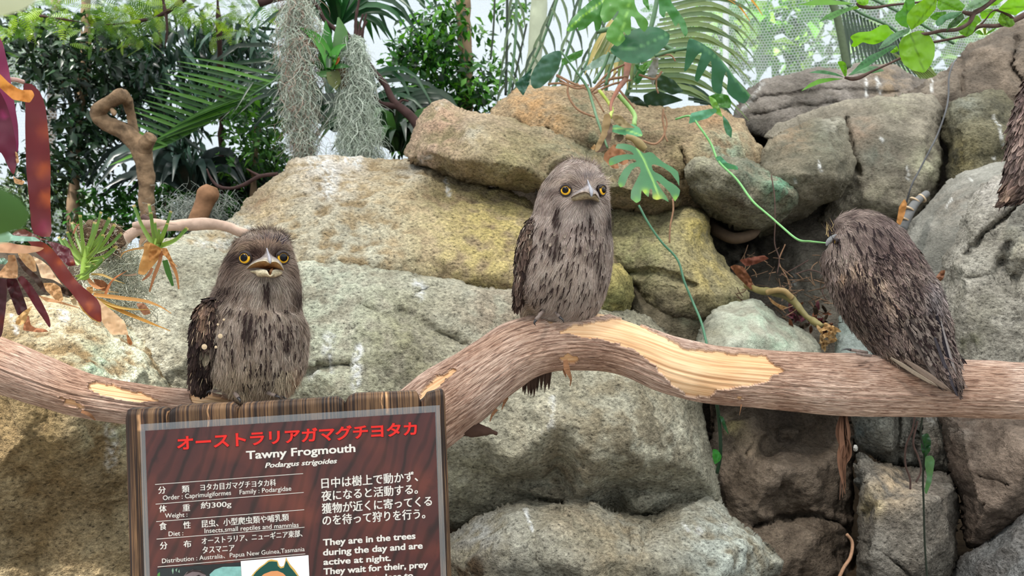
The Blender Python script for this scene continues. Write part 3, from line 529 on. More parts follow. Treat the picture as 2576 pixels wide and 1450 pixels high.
wl = mk('retaining_wall', [(-14, 1.72, 0), (14, 1.72, 0), (14, 1.72, .62), (-14, 1.72, .62), (-14, 1.85, 0), (14, 1.85, 0), (14, 1.85, .62), (-14, 1.85, .62)],
        [(0, 1, 2, 3), (3, 2, 6, 7), (5, 4, 7, 6), (4, 0, 3, 7), (1, 5, 6, 2), (4, 5, 1, 0)], MRD, smooth=False, col=np.full((8, 3), .2)); tag(wl, kind='structure')  # low retaining wall along the front of the raised bed

# unseen cloth added overhead to shape the light: light reaches most of the bank through it, the left edge gets open sun
t = NT('added_shade_cloth'); tl = t.add('ShaderNodeBsdfTranslucent'); tl.inputs[0].default_value = (.93, .96, .97, 1); tp = t.add('ShaderNodeBsdfTransparent'); mx = t.add('ShaderNodeMixShader'); mx.inputs[0].default_value = .18
t.l.new(tl.outputs[0], mx.inputs[1]); t.l.new(tp.outputs[0], mx.inputs[2]); t.l.new(mx.outputs[0], t.out.inputs[0])
cx_, cy_ = np.meshgrid(np.linspace(0, 1, 30), np.linspace(-5, 6.2, 30)); ed_ = np.interp(cy_, [-.2, 1.6, 3, 5], [-1.9, -2.5, -2.9, -3.2]); cx_ = ed_ + cx_ * (8 - ed_); cz_ = 4.3 + .06 * np.sin(cx_ * 2) * np.sin(cy_ * 1.7)
ii = np.arange(29)[:, None] * 30 + np.arange(29)[None]
o = mk('added_shade_cloth', np.stack([cx_.ravel(), cy_.ravel(), cz_.ravel()], 1), np.stack([ii, ii + 1, ii + 31, ii + 30], -1).reshape(-1, 4), t.m); tag(o, 'unseen white cloth added overhead to soften and block the sun', 'cloth')
# ------------------------------------------------------------------ THE LOG
def m_bark():
    t = NT('bark'); uv = t.uvc(); c = t.attr(); pe = t.attr('Peel')
    fib = t.noise(1, t.mapping(uv, (26, 420, 1)), 5, .65, 1.2); fib2 = t.noise(1, t.mapping(uv, (60, 900, 1)), 3, .6); big = t.noise(9, t.obj(), 4, .6)
    col = t.mix(.8, c, t.ramp(fib, [(.35, s(84, 56, 44)), (.44, s(176, 146, 128)), (.54, s(252, 242, 234))]), 'MULTIPLY')
    col = t.mix(.4, col, t.ramp(fib2, [(.35, .35), (.6, 1.2)]), 'MULTIPLY')
    col = t.mix(.4, col, t.ramp(big, [(.35, s(165, 128, 105)), (.6, s(255, 250, 245))]), 'MULTIPLY')
    gr = t.noise(1, t.mapping(uv, (8, 230, 1)), 4, .6, .4)
    wood = t.mix(.6, c, t.ramp(gr, [(.35, s(222, 190, 160)), (.55, s(255, 252, 246))]), 'MULTIPLY')
    cc = t.mix(pe, col, wood)
    h = t.math('ADD', fib, t.math('MULTIPLY', fib2, .5)); h = t.math('MULTIPLY', h, t.math('SUBTRACT', 1.12, t.math('MULTIPLY', pe, 1.0)))
    t.bsdf(cc, .85, .2, t.bump(h, .9, .006)); return t.m
MBARK = m_bark()
def log_mesh(name, rows, nseg, ncirc, peels, bcol, wcol, mat, parent=None, flutes=.0025, jag=7):
    """rows: px,py,Y,radius_px. seam at the back. returns object"""
    ctl = np.array([[*P(a, b, c), r * c / F] for a, b, c, r in rows]); q = catmull(ctl, nseg + 1); C = q[:, :3]; R = q[:, 3]
    T = np.gradient(C, axis=0); T /= np.linalg.norm(T, axis=1)[:, None]
    B0 = np.array([0, 1.0, 0]); N = B0 - T * (T @ B0)[:, None]; N /= np.linalg.norm(N, axis=1)[:, None]; B = np.cross(T, N)
    a = np.linspace(0, 2 * np.pi, ncirc + 1); ring = np.cos(a)[None, :, None] * N[:, None] + np.sin(a)[None, :, None] * B[:, None]
    L = np.concatenate([[0], np.cumsum(np.linalg.norm(np.diff(C, axis=0), axis=1))])
    lump = fbm((C[:, None] + ring * R[:, None, None]).reshape(-1, 3), 7, 3).reshape(nseg + 1, ncirc + 1)
    fp = np.stack([np.repeat(L[:, None] * 2.2, ncirc + 1, 1), np.cos(a)[None] * 1.8 + 0 * L[:, None], np.sin(a)[None] * 1.8 + 0 * L[:, None]], -1).reshape(-1, 3)
    fl = fbm(fp * np.array([1, 4, 4]), 1.6, 4).reshape(nseg + 1, ncirc + 1)
    Rr = R[:, None] * (1 + lump * .05) + fl * flutes
    V = C[:, None] + ring * Rr[..., None]
    px = CX + F * V[..., 0] / V[..., 1]; py = CY - F * (V[..., 2] - CAMZ) / V[..., 1]
    jn = np.stack([px.ravel(), py.ravel() * 2.2, 0 * px.ravel()], 1)
    jx = px + fbm(jn, .03, 4, 3).reshape(px.shape) * jag; jy = py + fbm(jn, .03, 4, 91).reshape(px.shape) * jag * .7
    front = ring[..., 1] < .35; pm = np.zeros(px.shape)
    for poly in peels:
        pm = np.maximum(pm, (in_poly(jx, jy, poly) & front).astype(float))
    dep = np.where(pm > .5, -.0035, 0) + np.where((pm < .5) & ((np.roll(pm, 2, 0) + np.roll(pm, -2, 0) + np.roll(pm, 2, 1) + np.roll(pm, -2, 1)) > 0), .0012, 0)
    V = V + ring * dep[..., None]
    k = np.clip(.5 + lump, 0, 1)[..., None]
    Cc = np.where(pm[..., None] > .5, np.array(wcol[0]) * k + np.array(wcol[1]) * (1 - k), np.array(bcol[0]) * k + np.array(bcol[1]) * (1 - k))
    n1 = ncirc + 1; i = np.arange(nseg)[:, None]; j = np.arange(ncirc)[None]
    Q = np.stack([i * n1 + j, i * n1 + j + 1, (i + 1) * n1 + j + 1, (i + 1) * n1 + j], -1).reshape(-1, 4)
    V = V.reshape(-1, 3); n0 = len(V); V = np.vstack([V, C[0] - T[0] * .01, C[-1] + T[-1] * .01]); jj = np.arange(ncirc)
    caps = np.vstack([np.stack([np.full(ncirc, n0), jj + 1, jj], 1), np.stack([np.full(ncirc, n0 + 1), nseg * n1 + jj, nseg * n1 + jj + 1], 1)])
    Cc = np.vstack([Cc.reshape(-1, 3), [wcol[1]], [wcol[1]]])
    uv = np.stack([np.repeat(L[:, None], n1, 1), (a[None] / (2 * np.pi)) * (R.mean() * 6.28) + 0 * L[:, None]], -1).reshape(-1, 2); uv = np.vstack([uv, [0, 0], [0, 0]])
    o = mk(name, V, [Q, caps], mat, parent, Cc, uv=uv)
    at = o.data.color_attributes.new('Peel', 'FLOAT_COLOR', 'POINT'); p4 = np.ones((len(V), 4), np.float32); p4[:, :3] = np.concatenate([pm.ravel(), [1, 1]])[:, None]
    at.data.foreach_set('color', p4.ravel()); return o
LOGROWS = [(-260, 830, 1.38, 72), (-120, 875, 1.4, 70), (0, 920, 1.42, 66), (100, 958, 1.44, 60), (200, 992, 1.46, 55), (300, 1011, 1.48, 51), (400, 1024, 1.5, 48), (500, 1034, 1.51, 47), (600, 1054, 1.53, 48), (700, 1078, 1.55, 50),
           (840, 1110, 1.57, 62), (960, 1104, 1.58, 82), (1050, 1066, 1.58, 91), (1118, 1016, 1.58, 92), (1180, 972, 1.58, 86), (1245, 924, 1.58, 79), (1300, 888, 1.58, 77), (1362, 866, 1.58, 76), (1446, 858, 1.58, 75), (1530, 866, 1.58, 71),
           (1604, 888, 1.57, 68), (1680, 918, 1.56, 70), (1762, 938, 1.56, 72), (1890, 951, 1.55, 72), (2098, 966, 1.54, 76), (2300, 975, 1.53, 73), (2576, 984, 1.5, 72), (2750, 992, 1.48, 71), (2900, 1000, 1.46, 70)]
PEEL = [[(1372, 806), (1392, 792), (1430, 784), (1475, 780), (1512, 782), (1530, 792), (1490, 797), (1440, 800), (1400, 812), (1380, 815)],
        [(1405, 834), (1440, 820), (1490, 812), (1530, 802), (1575, 800), (1640, 832), (1700, 860), (1735, 879), (1800, 884), (1870, 890), (1928, 896), (1940, 912), (1980, 934), (1950, 943), (1935, 958), (1890, 972), (1800, 985), (1785, 1000), (1735, 998), (1700, 978), (1675, 955), (1645, 920), (1610, 890), (1570, 868), (1520, 856), (1450, 846), (1410, 838)],
        [(1405, 902), (1425, 893), (1452, 896), (1460, 907), (1437, 917), (1412, 911)],
        [(1050, 1000), (1075, 968), (1105, 945), (1142, 925), (1152, 932), (1120, 955), (1092, 985), (1075, 1012), (1055, 1020)],
        [(220, 962), (248, 958), (310, 978), (380, 996), (402, 1010), (345, 1010), (285, 1002), (235, 985)],
        [(478, 990), (520, 985), (560, 1000), (600, 1012), (590, 1024), (520, 1026), (485, 1015)],
        [(150, 998), (180, 1008), (215, 1024), (205, 1032), (165, 1018)], [(1840, 1000), (1880, 1002), (1860, 1008)]]
log = log_mesh('driftwood_log', LOGROWS, 1500, 190, PEEL, (s(240, 220, 208), s(214, 186, 168)), (s(228, 196, 160), s(210, 170, 130)), MBARK)
tag(log, 'thick barked log with a big peeled pale patch, on which three birds perch', 'log')
# loose strips of bark hanging from it
MSTRIP = m_simple('dry_bark', s(140, 100, 72), .9, .1, .6, 90, .6, .003, (1, 1, 6))
def ribbon_geo(pts, wid, n=14, twist=0.0, fold=.15, side=None):
    """pts px,py,Y control; wid in metres (list or value)"""
    C = catmull(np.array([P(*p) for p in pts]), n + 1); T, N, B = frames(C)
    w = np.interp(np.linspace(0, 1, n + 1), np.linspace(0, 1, np.size(wid)), np.atleast_1d(wid)) if np.size(wid) > 1 else np.full(n + 1, wid)
    if side is None: side = np.cross(T, np.array([0, -1.0, 0])); 
    else: side = np.cross(T, np.array(side, float))
    side /= np.linalg.norm(side, axis=1)[:, None] + 1e-9; up = np.cross(side, T)
    a = np.linspace(0, twist, n + 1)[:, None]; S = side * np.cos(a) + up * np.sin(a); U = np.cross(S, T)
    V = np.stack([C - S * w[:, None] + U * (w * fold)[:, None], C, C + S * w[:, None] + U * (w * fold)[:, None]], 1).reshape(-1, 3)
    Fq = np.array([(k * 3 + j, k * 3 + j + 1, k * 3 + j + 4, k * 3 + j + 3) for k in range(n) for j in (0, 1)])
    t = np.linspace(0, 1, n + 1); uv = np.stack([np.tile([0, .5, 1], n + 1), np.repeat(t, 3)], 1)
    return V, Fq, uv
for k, (pts, w) in enumerate([([(1422, 905, 1.455), (1426, 930, 1.452), (1436, 955, 1.455), (1434, 972, 1.46)], [.004, .006, .003, .001]), ([(1428, 915, 1.455), (1420, 935, 1.455), (1424, 950, 1.455)], [.003, .004, .001]),
                              ([(1250, 1030, 1.56), (1238, 1045, 1.55), (1232, 1062, 1.55)], [.003, .003, .001]), ([(1275, 1000, 1.57), (1268, 1015, 1.56), (1262, 1032, 1.56)], [.004, .003, .001]),
                              ([(205, 1035, 1.42), (225, 1044, 1.42), (240, 1058, 1.43)], [.003, .003, .001]), ([(1865, 1018, 1.5), (1863, 1030, 1.5), (1860, 1046, 1.5)], [.0015, .001, .0006])]):
    V, Fq, uv = ribbon_geo(pts, w, 10, .8); mk('bark_strip', V, Fq, MSTRIP, log)
V, Fs = tube_geo([P(1150, 1062, 1.60), P(1180, 1078, 1.57), P(1215, 1083, 1.57), P(1250, 1092, 1.58)], [.02, .016, .010, .002], 24, 20, .004, 40); mk('branch_stub', V, Fs, m_simple('dark_bark', srgb(74, 52, 42), .9), log)
# ------------------------------------------------------------------ BIRDS
MFEA = m_simple('plumage', None, .82, .12, .25, 260, .2, .001)
MBILL = m_simple('bill_horn', None, .6, .3, .6, 220, .5, .0015)
MEYE = NT('eyeball'); MEYE.bsdf(MEYE.attr(), .15, .2); MEYE = MEYE.m
MTOE = m_simple('toe_skin', s(128, 112, 104), .6, .4, .5, 200, .6, .0015)
MCLAW = m_simple('claw', s(40, 36, 38), .3, .5, .1)

class Body:
    def __init__(b, rows, nt=150, na=72, sq=2.25):
        """rows: px,py,Y, half width px, half depth m"""
        ctl = np.array([[*P(r[0], r[1], r[2]), r[3] * r[2] / F, r[4]] for r in rows]); q = catmull(ctl, nt); C = q[:, :3]; hw = np.maximum(q[:, 3], .001); hd = np.maximum(q[:, 4], .001)
        T = np.gradient(C, axis=0); T /= np.linalg.norm(T, axis=1)[:, None]
        S = np.cross(np.array([0, 1.0, 0]), T); S /= np.linalg.norm(S, axis=1)[:, None]; D = np.cross(T, S)
        S = S * np.sign(S[:, :1] + 1e-9)
        a = np.linspace(0, 2 * np.pi, na, endpoint=False); ca, sa = np.cos(a), np.sin(a)
        ce = np.sign(ca) * np.abs(ca) ** (2 / sq); se = np.sign(sa) * np.abs(sa) ** (2 / sq)
        D = D * np.sign(D[:, 1:2] + 1e-9)
        b.G = C[:, None] + S[:, None] * (hw[:, None] * ce[None])[..., None] - D[:, None] * (hd[:, None] * se[None])[..., None]
        b.nt, b.na, b.C = nt, na, C; b.refresh()
    def refresh(b):
        G = b.G; dt = np.gradient(G, axis=0); da = np.roll(G, -1, 1) - np.roll(G, 1, 1)
        N = np.cross(dt, da); N /= np.linalg.norm(N, axis=2)[..., None] + 1e-12
        out = G - b.C[:, None]; N = N * np.sign((N * out).sum(2))[..., None]; b.N = N; b.T = dt / (np.linalg.norm(dt, axis=2)[..., None] + 1e-12)
        ar = np.linalg.norm(np.cross(dt, da), axis=2); b.pr = (ar / ar.sum()).ravel()
    def proj(b, V): return CX + F * V[:, 0] / V[:, 1], CY - F * (V[:, 2] - CAMZ) / V[:, 1]
    def dent(b, px, py, r, depth):
        x = CX + F * b.G[..., 0] / b.G[..., 1]; y = CY - F * (b.G[..., 2] - CAMZ) / b.G[..., 1]
        g = np.exp(-(((x - px) ** 2 + (y - py) ** 2) / r ** 2)) * (b.N[..., 1] < 0); b.G = b.G - b.N * (g * depth)[..., None]
    def mesh(b, name, mat, parent, colf):
        V = b.G.reshape(-1, 3); nt, na = b.nt, b.na; i = np.arange(nt - 1)[:, None]; j = np.arange(na)[None]; j2 = (j + 1) % na
        Q = np.stack([i * na + j, i * na + j2, (i + 1) * na + j2, (i + 1) * na + j], -1).reshape(-1, 4)
        n0 = len(V); V = np.vstack([V, b.G[0].mean(0), b.G[-1].mean(0)]); jj = np.arange(na); k2 = (jj + 1) % na
        caps = np.vstack([np.stack([np.full(na, n0), k2, jj], 1), np.stack([np.full(na, n0 + 1), (nt - 1) * na + jj, (nt - 1) * na + k2], 1)])
        px, py = b.proj(V); C = colf(px, py, V) * .8
        return mk(name, V, [Q, caps], mat, parent, C)
    def sample(b, n, filt=None, seed=0):
        r = np.random.default_rng(seed); idx = r.choice(b.nt * b.na, n, p=b.pr); i, j = idx // b.na, idx % b.na
        i = np.minimum(i, b.nt - 2); u, v = r.random(n)[:, None], r.random(n)[:, None]; j2 = (j + 1) % b.na
        f = lambda A: (A[i, j] * (1 - u) + A[i + 1, j] * u) * (1 - v) + (A[i, j2] * (1 - u) + A[i + 1, j2] * u) * v
        p, N, T = f(b.G), f(b.N), f(b.T)
        if filt is not None:
            x, y = b.proj(p); k = filt(x, y, p, N); p, N, T = p[k], N[k], T[k]
        return p, N, T

def colour_field(base, base2, spots, nz=60):
    base, base2 = np.array(base), np.array(base2)
    def f(px, py, V):
        k = np.clip(.5 + fbm(V, nz, 2, 4) * .9, 0, 1)[:, None]; C = base * k + base2 * (1 - k)
        for sx, sy, rx, ry, c, st in spots:
            g = np.clip(np.exp(-(((px - sx) / rx) ** 2 + ((py - sy) / ry) ** 2)) * st, 0, 1)[:, None]; C = C * (1 - g) + np.array(c) * g
        return C
    return f
def strand_tpl(n=3, curl=.12):
    t = np.linspace(0, 1, n + 1); V = []; 
    for k in range(n + 1):
        w = (1 - t[k]) ** .7 * .5 if k < n else .02
        V += [(-w, t[k], -curl * t[k] ** 2), (w, t[k], -curl * t[k] ** 2)]
    Fq = [(2 * k, 2 * k + 1, 2 * k + 3, 2 * k + 2) for k in range(n)]; return np.array(V), np.array(Fq)
ST_V, ST_F = strand_tpl(2)
def feather_tpl():
    V = []; t = [0, .25, .55, .82, 1.0]; w = [.2, .42, .5, .36, .03]; c = []
    for a, b_ in zip(t, w):
        V += [(-b_, a, -.06 * a), (0, a, .05 - .06 * a), (b_, a, -.06 * a)]
    Fq = [(k * 3 + j, k * 3 + j + 1, k * 3 + j + 4, k * 3 + j + 3) for k in range(4) for j in (0, 1)]
    tc = np.array([[.55, .35, .55], [.8, .4, .8], [1.05, .35, 1.05], [1.3, .5, 1.3], [1.25, .6, 1.25]]).reshape(-1, 1) * np.ones(3)
    return np.array(V), np.array(Fq), tc
FE_V, FE_F, FE_C = feather_tpl()
def plume(acc, body, n, L, Wd, colf, seed, filt=None, lift=.22, jit=.3, face=None, feather=False, cj=.25, droop=.15, flowf=None, off=.001, rootd=0.0):
    r = np.random.default_rng(seed); p, N, T = body.sample(n, filt, seed); m = len(p)
    if m == 0: return
    x, y = body.proj(p); D = T.copy()
    if flowf is not None: D = flowf(x, y, p, N, T)
    D = D - N * (D * N).sum(1)[:, None]; D /= np.linalg.norm(D, axis=1)[:, None] + 1e-9
    J = r.normal(size=(m, 3)) * jit; D = D + J + N * (lift * (.5 + r.random(m)))[:, None]; D[:, 2] -= droop
    Up = N + r.normal(size=(m, 3)) * .25
    R = basis(D, Up); l = L * (.65 + .7 * r.random(m)); w = Wd * (.7 + .6 * r.random(m))
    C = colf(x, y, p) * .84 * (1 + cj * (r.random(m)[:, None] * 2 - 1)) * (1 + .02 * r.normal(size=(m, 3)))
    sc = np.stack([w, l, l], 1)
    tv, tf, tc = (FE_V, FE_F, FE_C) if feather else (ST_V, ST_F, None)
    V, Fo, Cc = instances(tv, tf, p + N * off - D / (np.linalg.norm(D, axis=1)[:, None]) * (l * rootd)[:, None], R, sc, tc, np.clip(C, 0, 1)); acc.add(V, Fo, Cc)
def loft_px(name, curves, n, mat, parent, cols=None, closed=False, smooth=True):
    G = np.array([catmull([P(*p) for p in c], n) for c in curves]); m = len(G)
    k = np.linspace(0, m - 1, (m - 1) * 4 + 1); i0 = np.minimum(k.astype(int), m - 2); f = (k - i0)[:, None, None]; Gs = G[i0] * (1 - f) + G[i0 + 1] * f
    V = Gs.reshape(-1, 3); M = len(Gs); i = np.arange(M - 1)[:, None]; j = np.arange(n - 1)[None]
    Q = np.stack([i * n + j, i * n + j + 1, (i + 1) * n + j + 1, (i + 1) * n + j], -1).reshape(-1, 4)
    C = None
    if cols is not None:
        cc = np.array(cols, float); cs = cc[i0] * (1 - f[:, 0]) + cc[i0 + 1] * f[:, 0]; C = np.repeat(cs, n, 0) * (1 + .35 * fbm(V, 160, 3)[:, None])
    return mk(name, V, Q, mat, parent, C, smooth)
def eye(parent, px, py, Y, rpx, gaze, iris, pupil, label=None):
    """eyeball with iris and pupil around the gaze axis"""
    r = rpx * Y / F; g = np.array(gaze, float); g /= np.linalg.norm(g); c = np.array(P(px, py, Y)) 
    al = np.concatenate([np.linspace(0, pupil, 6), np.linspace(pupil + .015, pupil + .09, 2), np.linspace(pupil + .12, iris, 6), np.linspace(iris + .03, np.pi, 16)]); na = 40
    a = np.linspace(0, 2 * np.pi, na, endpoint=False); u = np.cross(g, [0, 0, 1]); u /= np.linalg.norm(u); v = np.cross(u, g)
    V = (c + r * (np.cos(al)[:, None, None] * g + np.sin(al)[:, None, None] * (np.cos(a)[None, :, None] * u + np.sin(a)[None, :, None] * v))).reshape(-1, 3)
    def cf(x): return s(6, 5, 8) if x <= pupil + .012 else (s(120, 80, 20) if x < pupil + .05 else (s(232, 178, 48) if x < iris - .02 else (s(140, 95, 30) if x < iris + .01 else s(24, 16, 16))))
    C = np.repeat(np.array([cf(x) for x in al]), na, 0); n = len(al); i = np.arange(n - 1)[:, None]; j = np.arange(na)[None]; j2 = (j + 1) % na
    o = mk('eye', V, np.stack([i * na + j, i * na + j2, (i + 1) * na + j2, (i + 1) * na + j], -1).reshape(-1, 4), MEYE, parent, C)
    ai = iris + .12; cc = c + g * r * math.cos(ai) * 1.01; rr = r * math.sin(ai) * 1.04; ar = np.linspace(0, 2 * np.pi, 41)
    path = [cc + rr * (math.cos(t) * u + math.sin(t) * v) for t in ar]
    V, Fs = tube_geo(path, .0018, 40, 6, cap=False); mk('eyelid', V, Fs, MLID, o)
    ab = iris - .10; br_ = [c + g * r * 1.04 * math.cos(ab) + r * 1.04 * math.sin(ab) * (math.cos(t) * u + math.sin(t) * v) for t in np.linspace(.35, 2.8, 16)]
    V, Fs = tube_geo(br_, [.0012, .0026, .0030, .0026, .0012] if False else .0026, 18, 8); mk('brow', V, Fs, MLID, o); return o
MLID = m_simple('eyelid_skin', s(46, 34, 32), .6, .3, .3)
def toe(parent, pts, r=.0035, claw=None):
    o = tube('toe', px_path(pts), np.linspace(r, r * .75, len(pts)), MTOE, parent, 12, 10, noise_amp=.0008, noise_s=300)
    if claw: tube('claw', px_path(claw), np.linspace(r * .7, .0004, len(claw)), MCLAW, o, 8, 8)
    return o
def ell(x, y, cx, cy, rx, ry): return ((x - cx) / rx) ** 2 + ((y - cy) / ry) ** 2 < 1

def dark_streaks(acc, body, pts, seed, Y0, col=s(46, 35, 33), L=26, w=3.0, spread=5):
    """bold dark shaft streaks at given places: each a little bundle of blades laid on the plumage"""
    r = np.random.default_rng(seed); G = body.G.reshape(-1, 3); N = body.N.reshape(-1, 3); T = body.T.reshape(-1, 3); x, y = body.proj(G); fr = N[:, 1] < .3
    for (sx, sy, ln, ang, k) in pts:
        d = (x - sx) ** 2 + (y - sy) ** 2 + (~fr) * 1e6; i = int(np.argmin(d)); p = G[i]; n = N[i]; sc = p[1] / F
        dirv = np.array([math.sin(ang), 0, -math.cos(ang)]); dirv = dirv - n * (dirv @ n); dirv /= np.linalg.norm(dirv)
        for _ in range(k):
            side = np.cross(dirv, n); q = p + side * r.normal() * spread * .35 * sc + dirv * r.normal() * ln * .2 * sc + n * .0052
            D = (dirv + side * r.normal() * .12 + n * .03)[None]; R = basis(D, n[None] + r.normal(size=(1, 3)) * .2)
            V, Fo, Cc = instances(ST_V, ST_F, q[None], R, np.array([[w * sc * (.6 + .6 * r.random()), ln * sc * (.7 + .5 * r.random()), ln * sc]]), None, np.array(col)[None] * (.7 + .7 * r.random())); acc.add(V, Fo, Cc)

# ---------- bird on the left: open bill, looking at the viewer
BY = 1.50
b1 = thing('frogmouth', 'brown bird with its bill gaping wide, perched just above the sign', 'bird', loc=P(620, 1003, BY))
def fixparent(root):
    for c in root.children: c.matrix_parent_inverse = Matrix.Translation(root.location).inverted()
rows1 = [(672, 603, 1.50, 8, .01), (668, 608, 1.50, 42, .035), (667, 620, 1.495, 62, .048), (663, 640, 1.49, 75, .056), (659, 665, 1.49, 86, .062), (654, 700, 1.492, 96, .064), (652, 735, 1.497, 102, .066), (646, 765, 1.50, 110, .072), (641, 800, 1.50, 123, .082),
         (640, 840, 1.50, 131, .088), (642, 880, 1.50, 128, .088), (642, 920, 1.505, 120, .082), (639, 944, 1.515, 104, .066), (634, 962, 1.525, 86, .05), (630, 974, 1.53, 60, .034), (628, 979, 1.53, 20, .015)]
B1 = Body(rows1)
B1.dent(619, 650, 24, .006); B1.dent(712, 650, 18, .006); B1.refresh()
c1 = colour_field(s(178, 162, 148), s(140, 122, 108), [(650, 640, 75, 48, s(92, 70, 60), .95), (580, 690, 35, 60, s(100, 80, 72), .75), (740, 690, 25, 60, s(105, 84, 74), .7), (665, 612, 60, 12, s(160, 132, 112), .8), (615, 625, 30, 8, s(170, 145, 122), .7), (660, 715, 60, 20, s(170, 160, 150), .6), (585, 640, 22, 22, s(60, 45, 42), .7),
    (560, 740, 35, 30, s(75, 58, 52), .75), (748, 745, 16, 30, s(62, 48, 46), .8), (672, 735, 14, 30, s(92, 76, 68), .7), (620, 960, 80, 50, s(180, 158, 128), .6), (740, 960, 20, 40, s(190, 150, 115), .5), (628, 815, 16, 40, s(60, 46, 42), .75), (700, 830, 60, 25, s(120, 104, 94), .5), (680, 600, 40, 8, s(85, 80, 92), .7), (645, 638, 24, 14, s(48, 32, 28), .95), (695, 638, 15, 12, s(48, 32, 28), .95), (594, 655, 14, 22, s(44, 32, 30), .9), (640, 1000, 40, 18, s(120, 100, 84), .6)])
mk1 = B1.mesh('body', MFEA, b1, c1)
def flow1(x, y, p, N, T):
    f = np.array(P(668, 668, 1.43)); d = p - f; r = np.sqrt((x - 668) ** 2 + (y - 668) ** 2); w = np.clip(1.5 - r / 75, 0, 1)[:, None]
    d = d / (np.linalg.norm(d, axis=1)[:, None] + 1e-9); dn = T.copy(); return d * w + dn * (1 - w)
def filt1(x, y, p, N): return ~((N[:, 1] < .2) & (ell(x, y, 620, 653, 15, 14) | ell(x, y, 711, 653, 11.5, 14) | ell(x, y, 666, 672, 46, 24) | (ell(x, y, 673, 645, 10, 18))))
A = Acc(); plume(A, B1, 46000, .013, .0011, c1, 11, filt1, .13, .16, flowf=flow1, cj=.22); plume(A, B1, 11000, .019, .0007, lambda x, y, V: c1(x, y, V) * 1.25, 12, filt1, .28, .22, flowf=flow1)
st = []
rr = np.random.default_rng(4)
for k in range(150):
    sx = rr.uniform(560, 762); sy = rr.uniform(775, 985); st.append((sx, sy, rr.uniform(14, 26), rr.normal() * .12 + (sx - 650) * .0009, 2))
st += [(622 + rr.normal() * 7, 785 + rr.random() * 75, 28, -.1, 4) for _ in range(14)] + [(720 + rr.normal() * 8, 830 + rr.random() * 50, 26, .0, 3) for _ in range(9)] + [(672 + rr.normal() * 5, 715 + rr.random() * 45, 30, rr.normal() * .15, 3) for _ in range(7)] + [(690 + rr.normal() * 22, 820 + rr.random() * 18, 20, .05, 3) for _ in range(10)] + [(752 + rr.normal() * 4, 735 + rr.random() * 30, 26, .35, 3) for _ in range(6)] + [(565 + rr.normal() * 14, 725 + rr.random() * 35, 22, -.4, 3) for _ in range(8)]
dark_streaks(A, B1, st, 9, BY)
o = A.build('plumage', MFEA, b1); tag(o, kind='stuff')
# crown tuft
A = Acc(); r = np.random.default_rng(2)
for k in range(420):
    bx = r.uniform(632, 712); by = 604 + abs(bx - 672) * .12 + r.uniform(-4, 8); base = np.array(P(bx, by, 1.455 + r.uniform(-.006, .05)))
    d = np.array([(bx - 674) * .035 + r.normal() * .45, r.normal() * .4 - .2, .75 + r.random() * .5]); R = basis(d[None], r.normal(size=(1, 3)) + np.array([[0, -1, 0]])); l = r.uniform(.009, .021)
    V, Fo, Cc = instances(ST_V, ST_F, base[None], R, np.array([[.0017, l, l]]), None, np.array([s(52, 46, 58) if r.random() < .72 else s(165, 150, 145)])); A.add(V, Fo, Cc)
tag(A.build('crest_feathers', MFEA, b1), kind='stuff')
# wing on the viewer's left
def wing(parent, rows, colf, colr, n1, seed, ribs, name='wing', fl=.019, fw=.0065, sq=2.2):
    Wb = Body(rows, 70, 40, sq); w = Wb.mesh(name, MFEA, parent, colf); A = Acc()
    plume(A, Wb, n1, fl, fw, colf, seed, None, .10, .12, feather=True, cj=.5, droop=.1, off=.0015)
    plume(A, Wb, n1, fl * .8, fw * .2, colr, seed + 1, None, .14, .18, cj=.5, droop=.1, off=.003)
    for (p0, p1, wd, c) in ribs:
        a, b_ = np.array(P(*p0)), np.array(P(*p1)); d = b_ - a; L = np.linalg.norm(d); R = basis(d[None], np.array([[0, -1.0, .1]]))
        V, Fo, Cc = instances(FE_V, FE_F, a[None], R, np.array([[wd, L, L]]), FE_C, np.array([c])); A.add(V, Fo, Cc)
    tag(A.build('covert_feathers', MFEA, w), kind='stuff'); return w
cw1 = colour_field(s(72, 56, 52), s(44, 33, 32), [(517, 795, 10, 34, s(178, 142, 118), .8), (540, 772, 12, 9, s(170, 138, 116), .6), (523, 885, 12, 14, s(195, 180, 150), .5), (515, 945, 10, 20, s(35, 28, 28), .8)], 90)
cr1 = lambda x, y, V: np.where((np.random.default_rng(8).random(len(x)) < .22)[:, None], np.array(s(200, 175, 145)), np.array(s(38, 28, 26)))
rib1 = [((505 + k * 9, 880 + k * 4, 1.432 + k * .001), (487 + k * 9, 976 + (k % 2) * 2, 1.455), .008, s(44, 33, 32)) for k in range(5)]
wing(b1, [(548, 758, 1.475, 8, .01), (538, 785, 1.455, 32, .026), (530, 830, 1.445, 42, .03), (525, 880, 1.445, 41, .03), (515, 930, 1.455, 32, .024), (506, 965, 1.462, 25, .016), (503, 978, 1.468, 16, .008)], cw1, cr1, 2200, 21, rib1)
A = Acc()
for (x, y, r_) in [(554, 846, 6), (514, 873, 7), (543, 874, 3.5), (548, 817, 3), (563, 805, 3)]:
    t_ = r_ * 1.42 / F; aa = np.linspace(0, 2 * np.pi, 16, endpoint=False); c_ = np.array(P(x, y, 1.405))
    V = [c_ + np.array([0, -.0015, 0])] + [c_ + t_ * np.array([math.cos(q), 0, math.sin(q)]) for q in aa]; A.add(V, np.array([(0, 1 + k, 1 + (k + 1) % 16) for k in range(16)]), s(205, 182, 150))
tag(A.build('wing_spot', MFEA, b1), 'round buff spots on the dark wing')
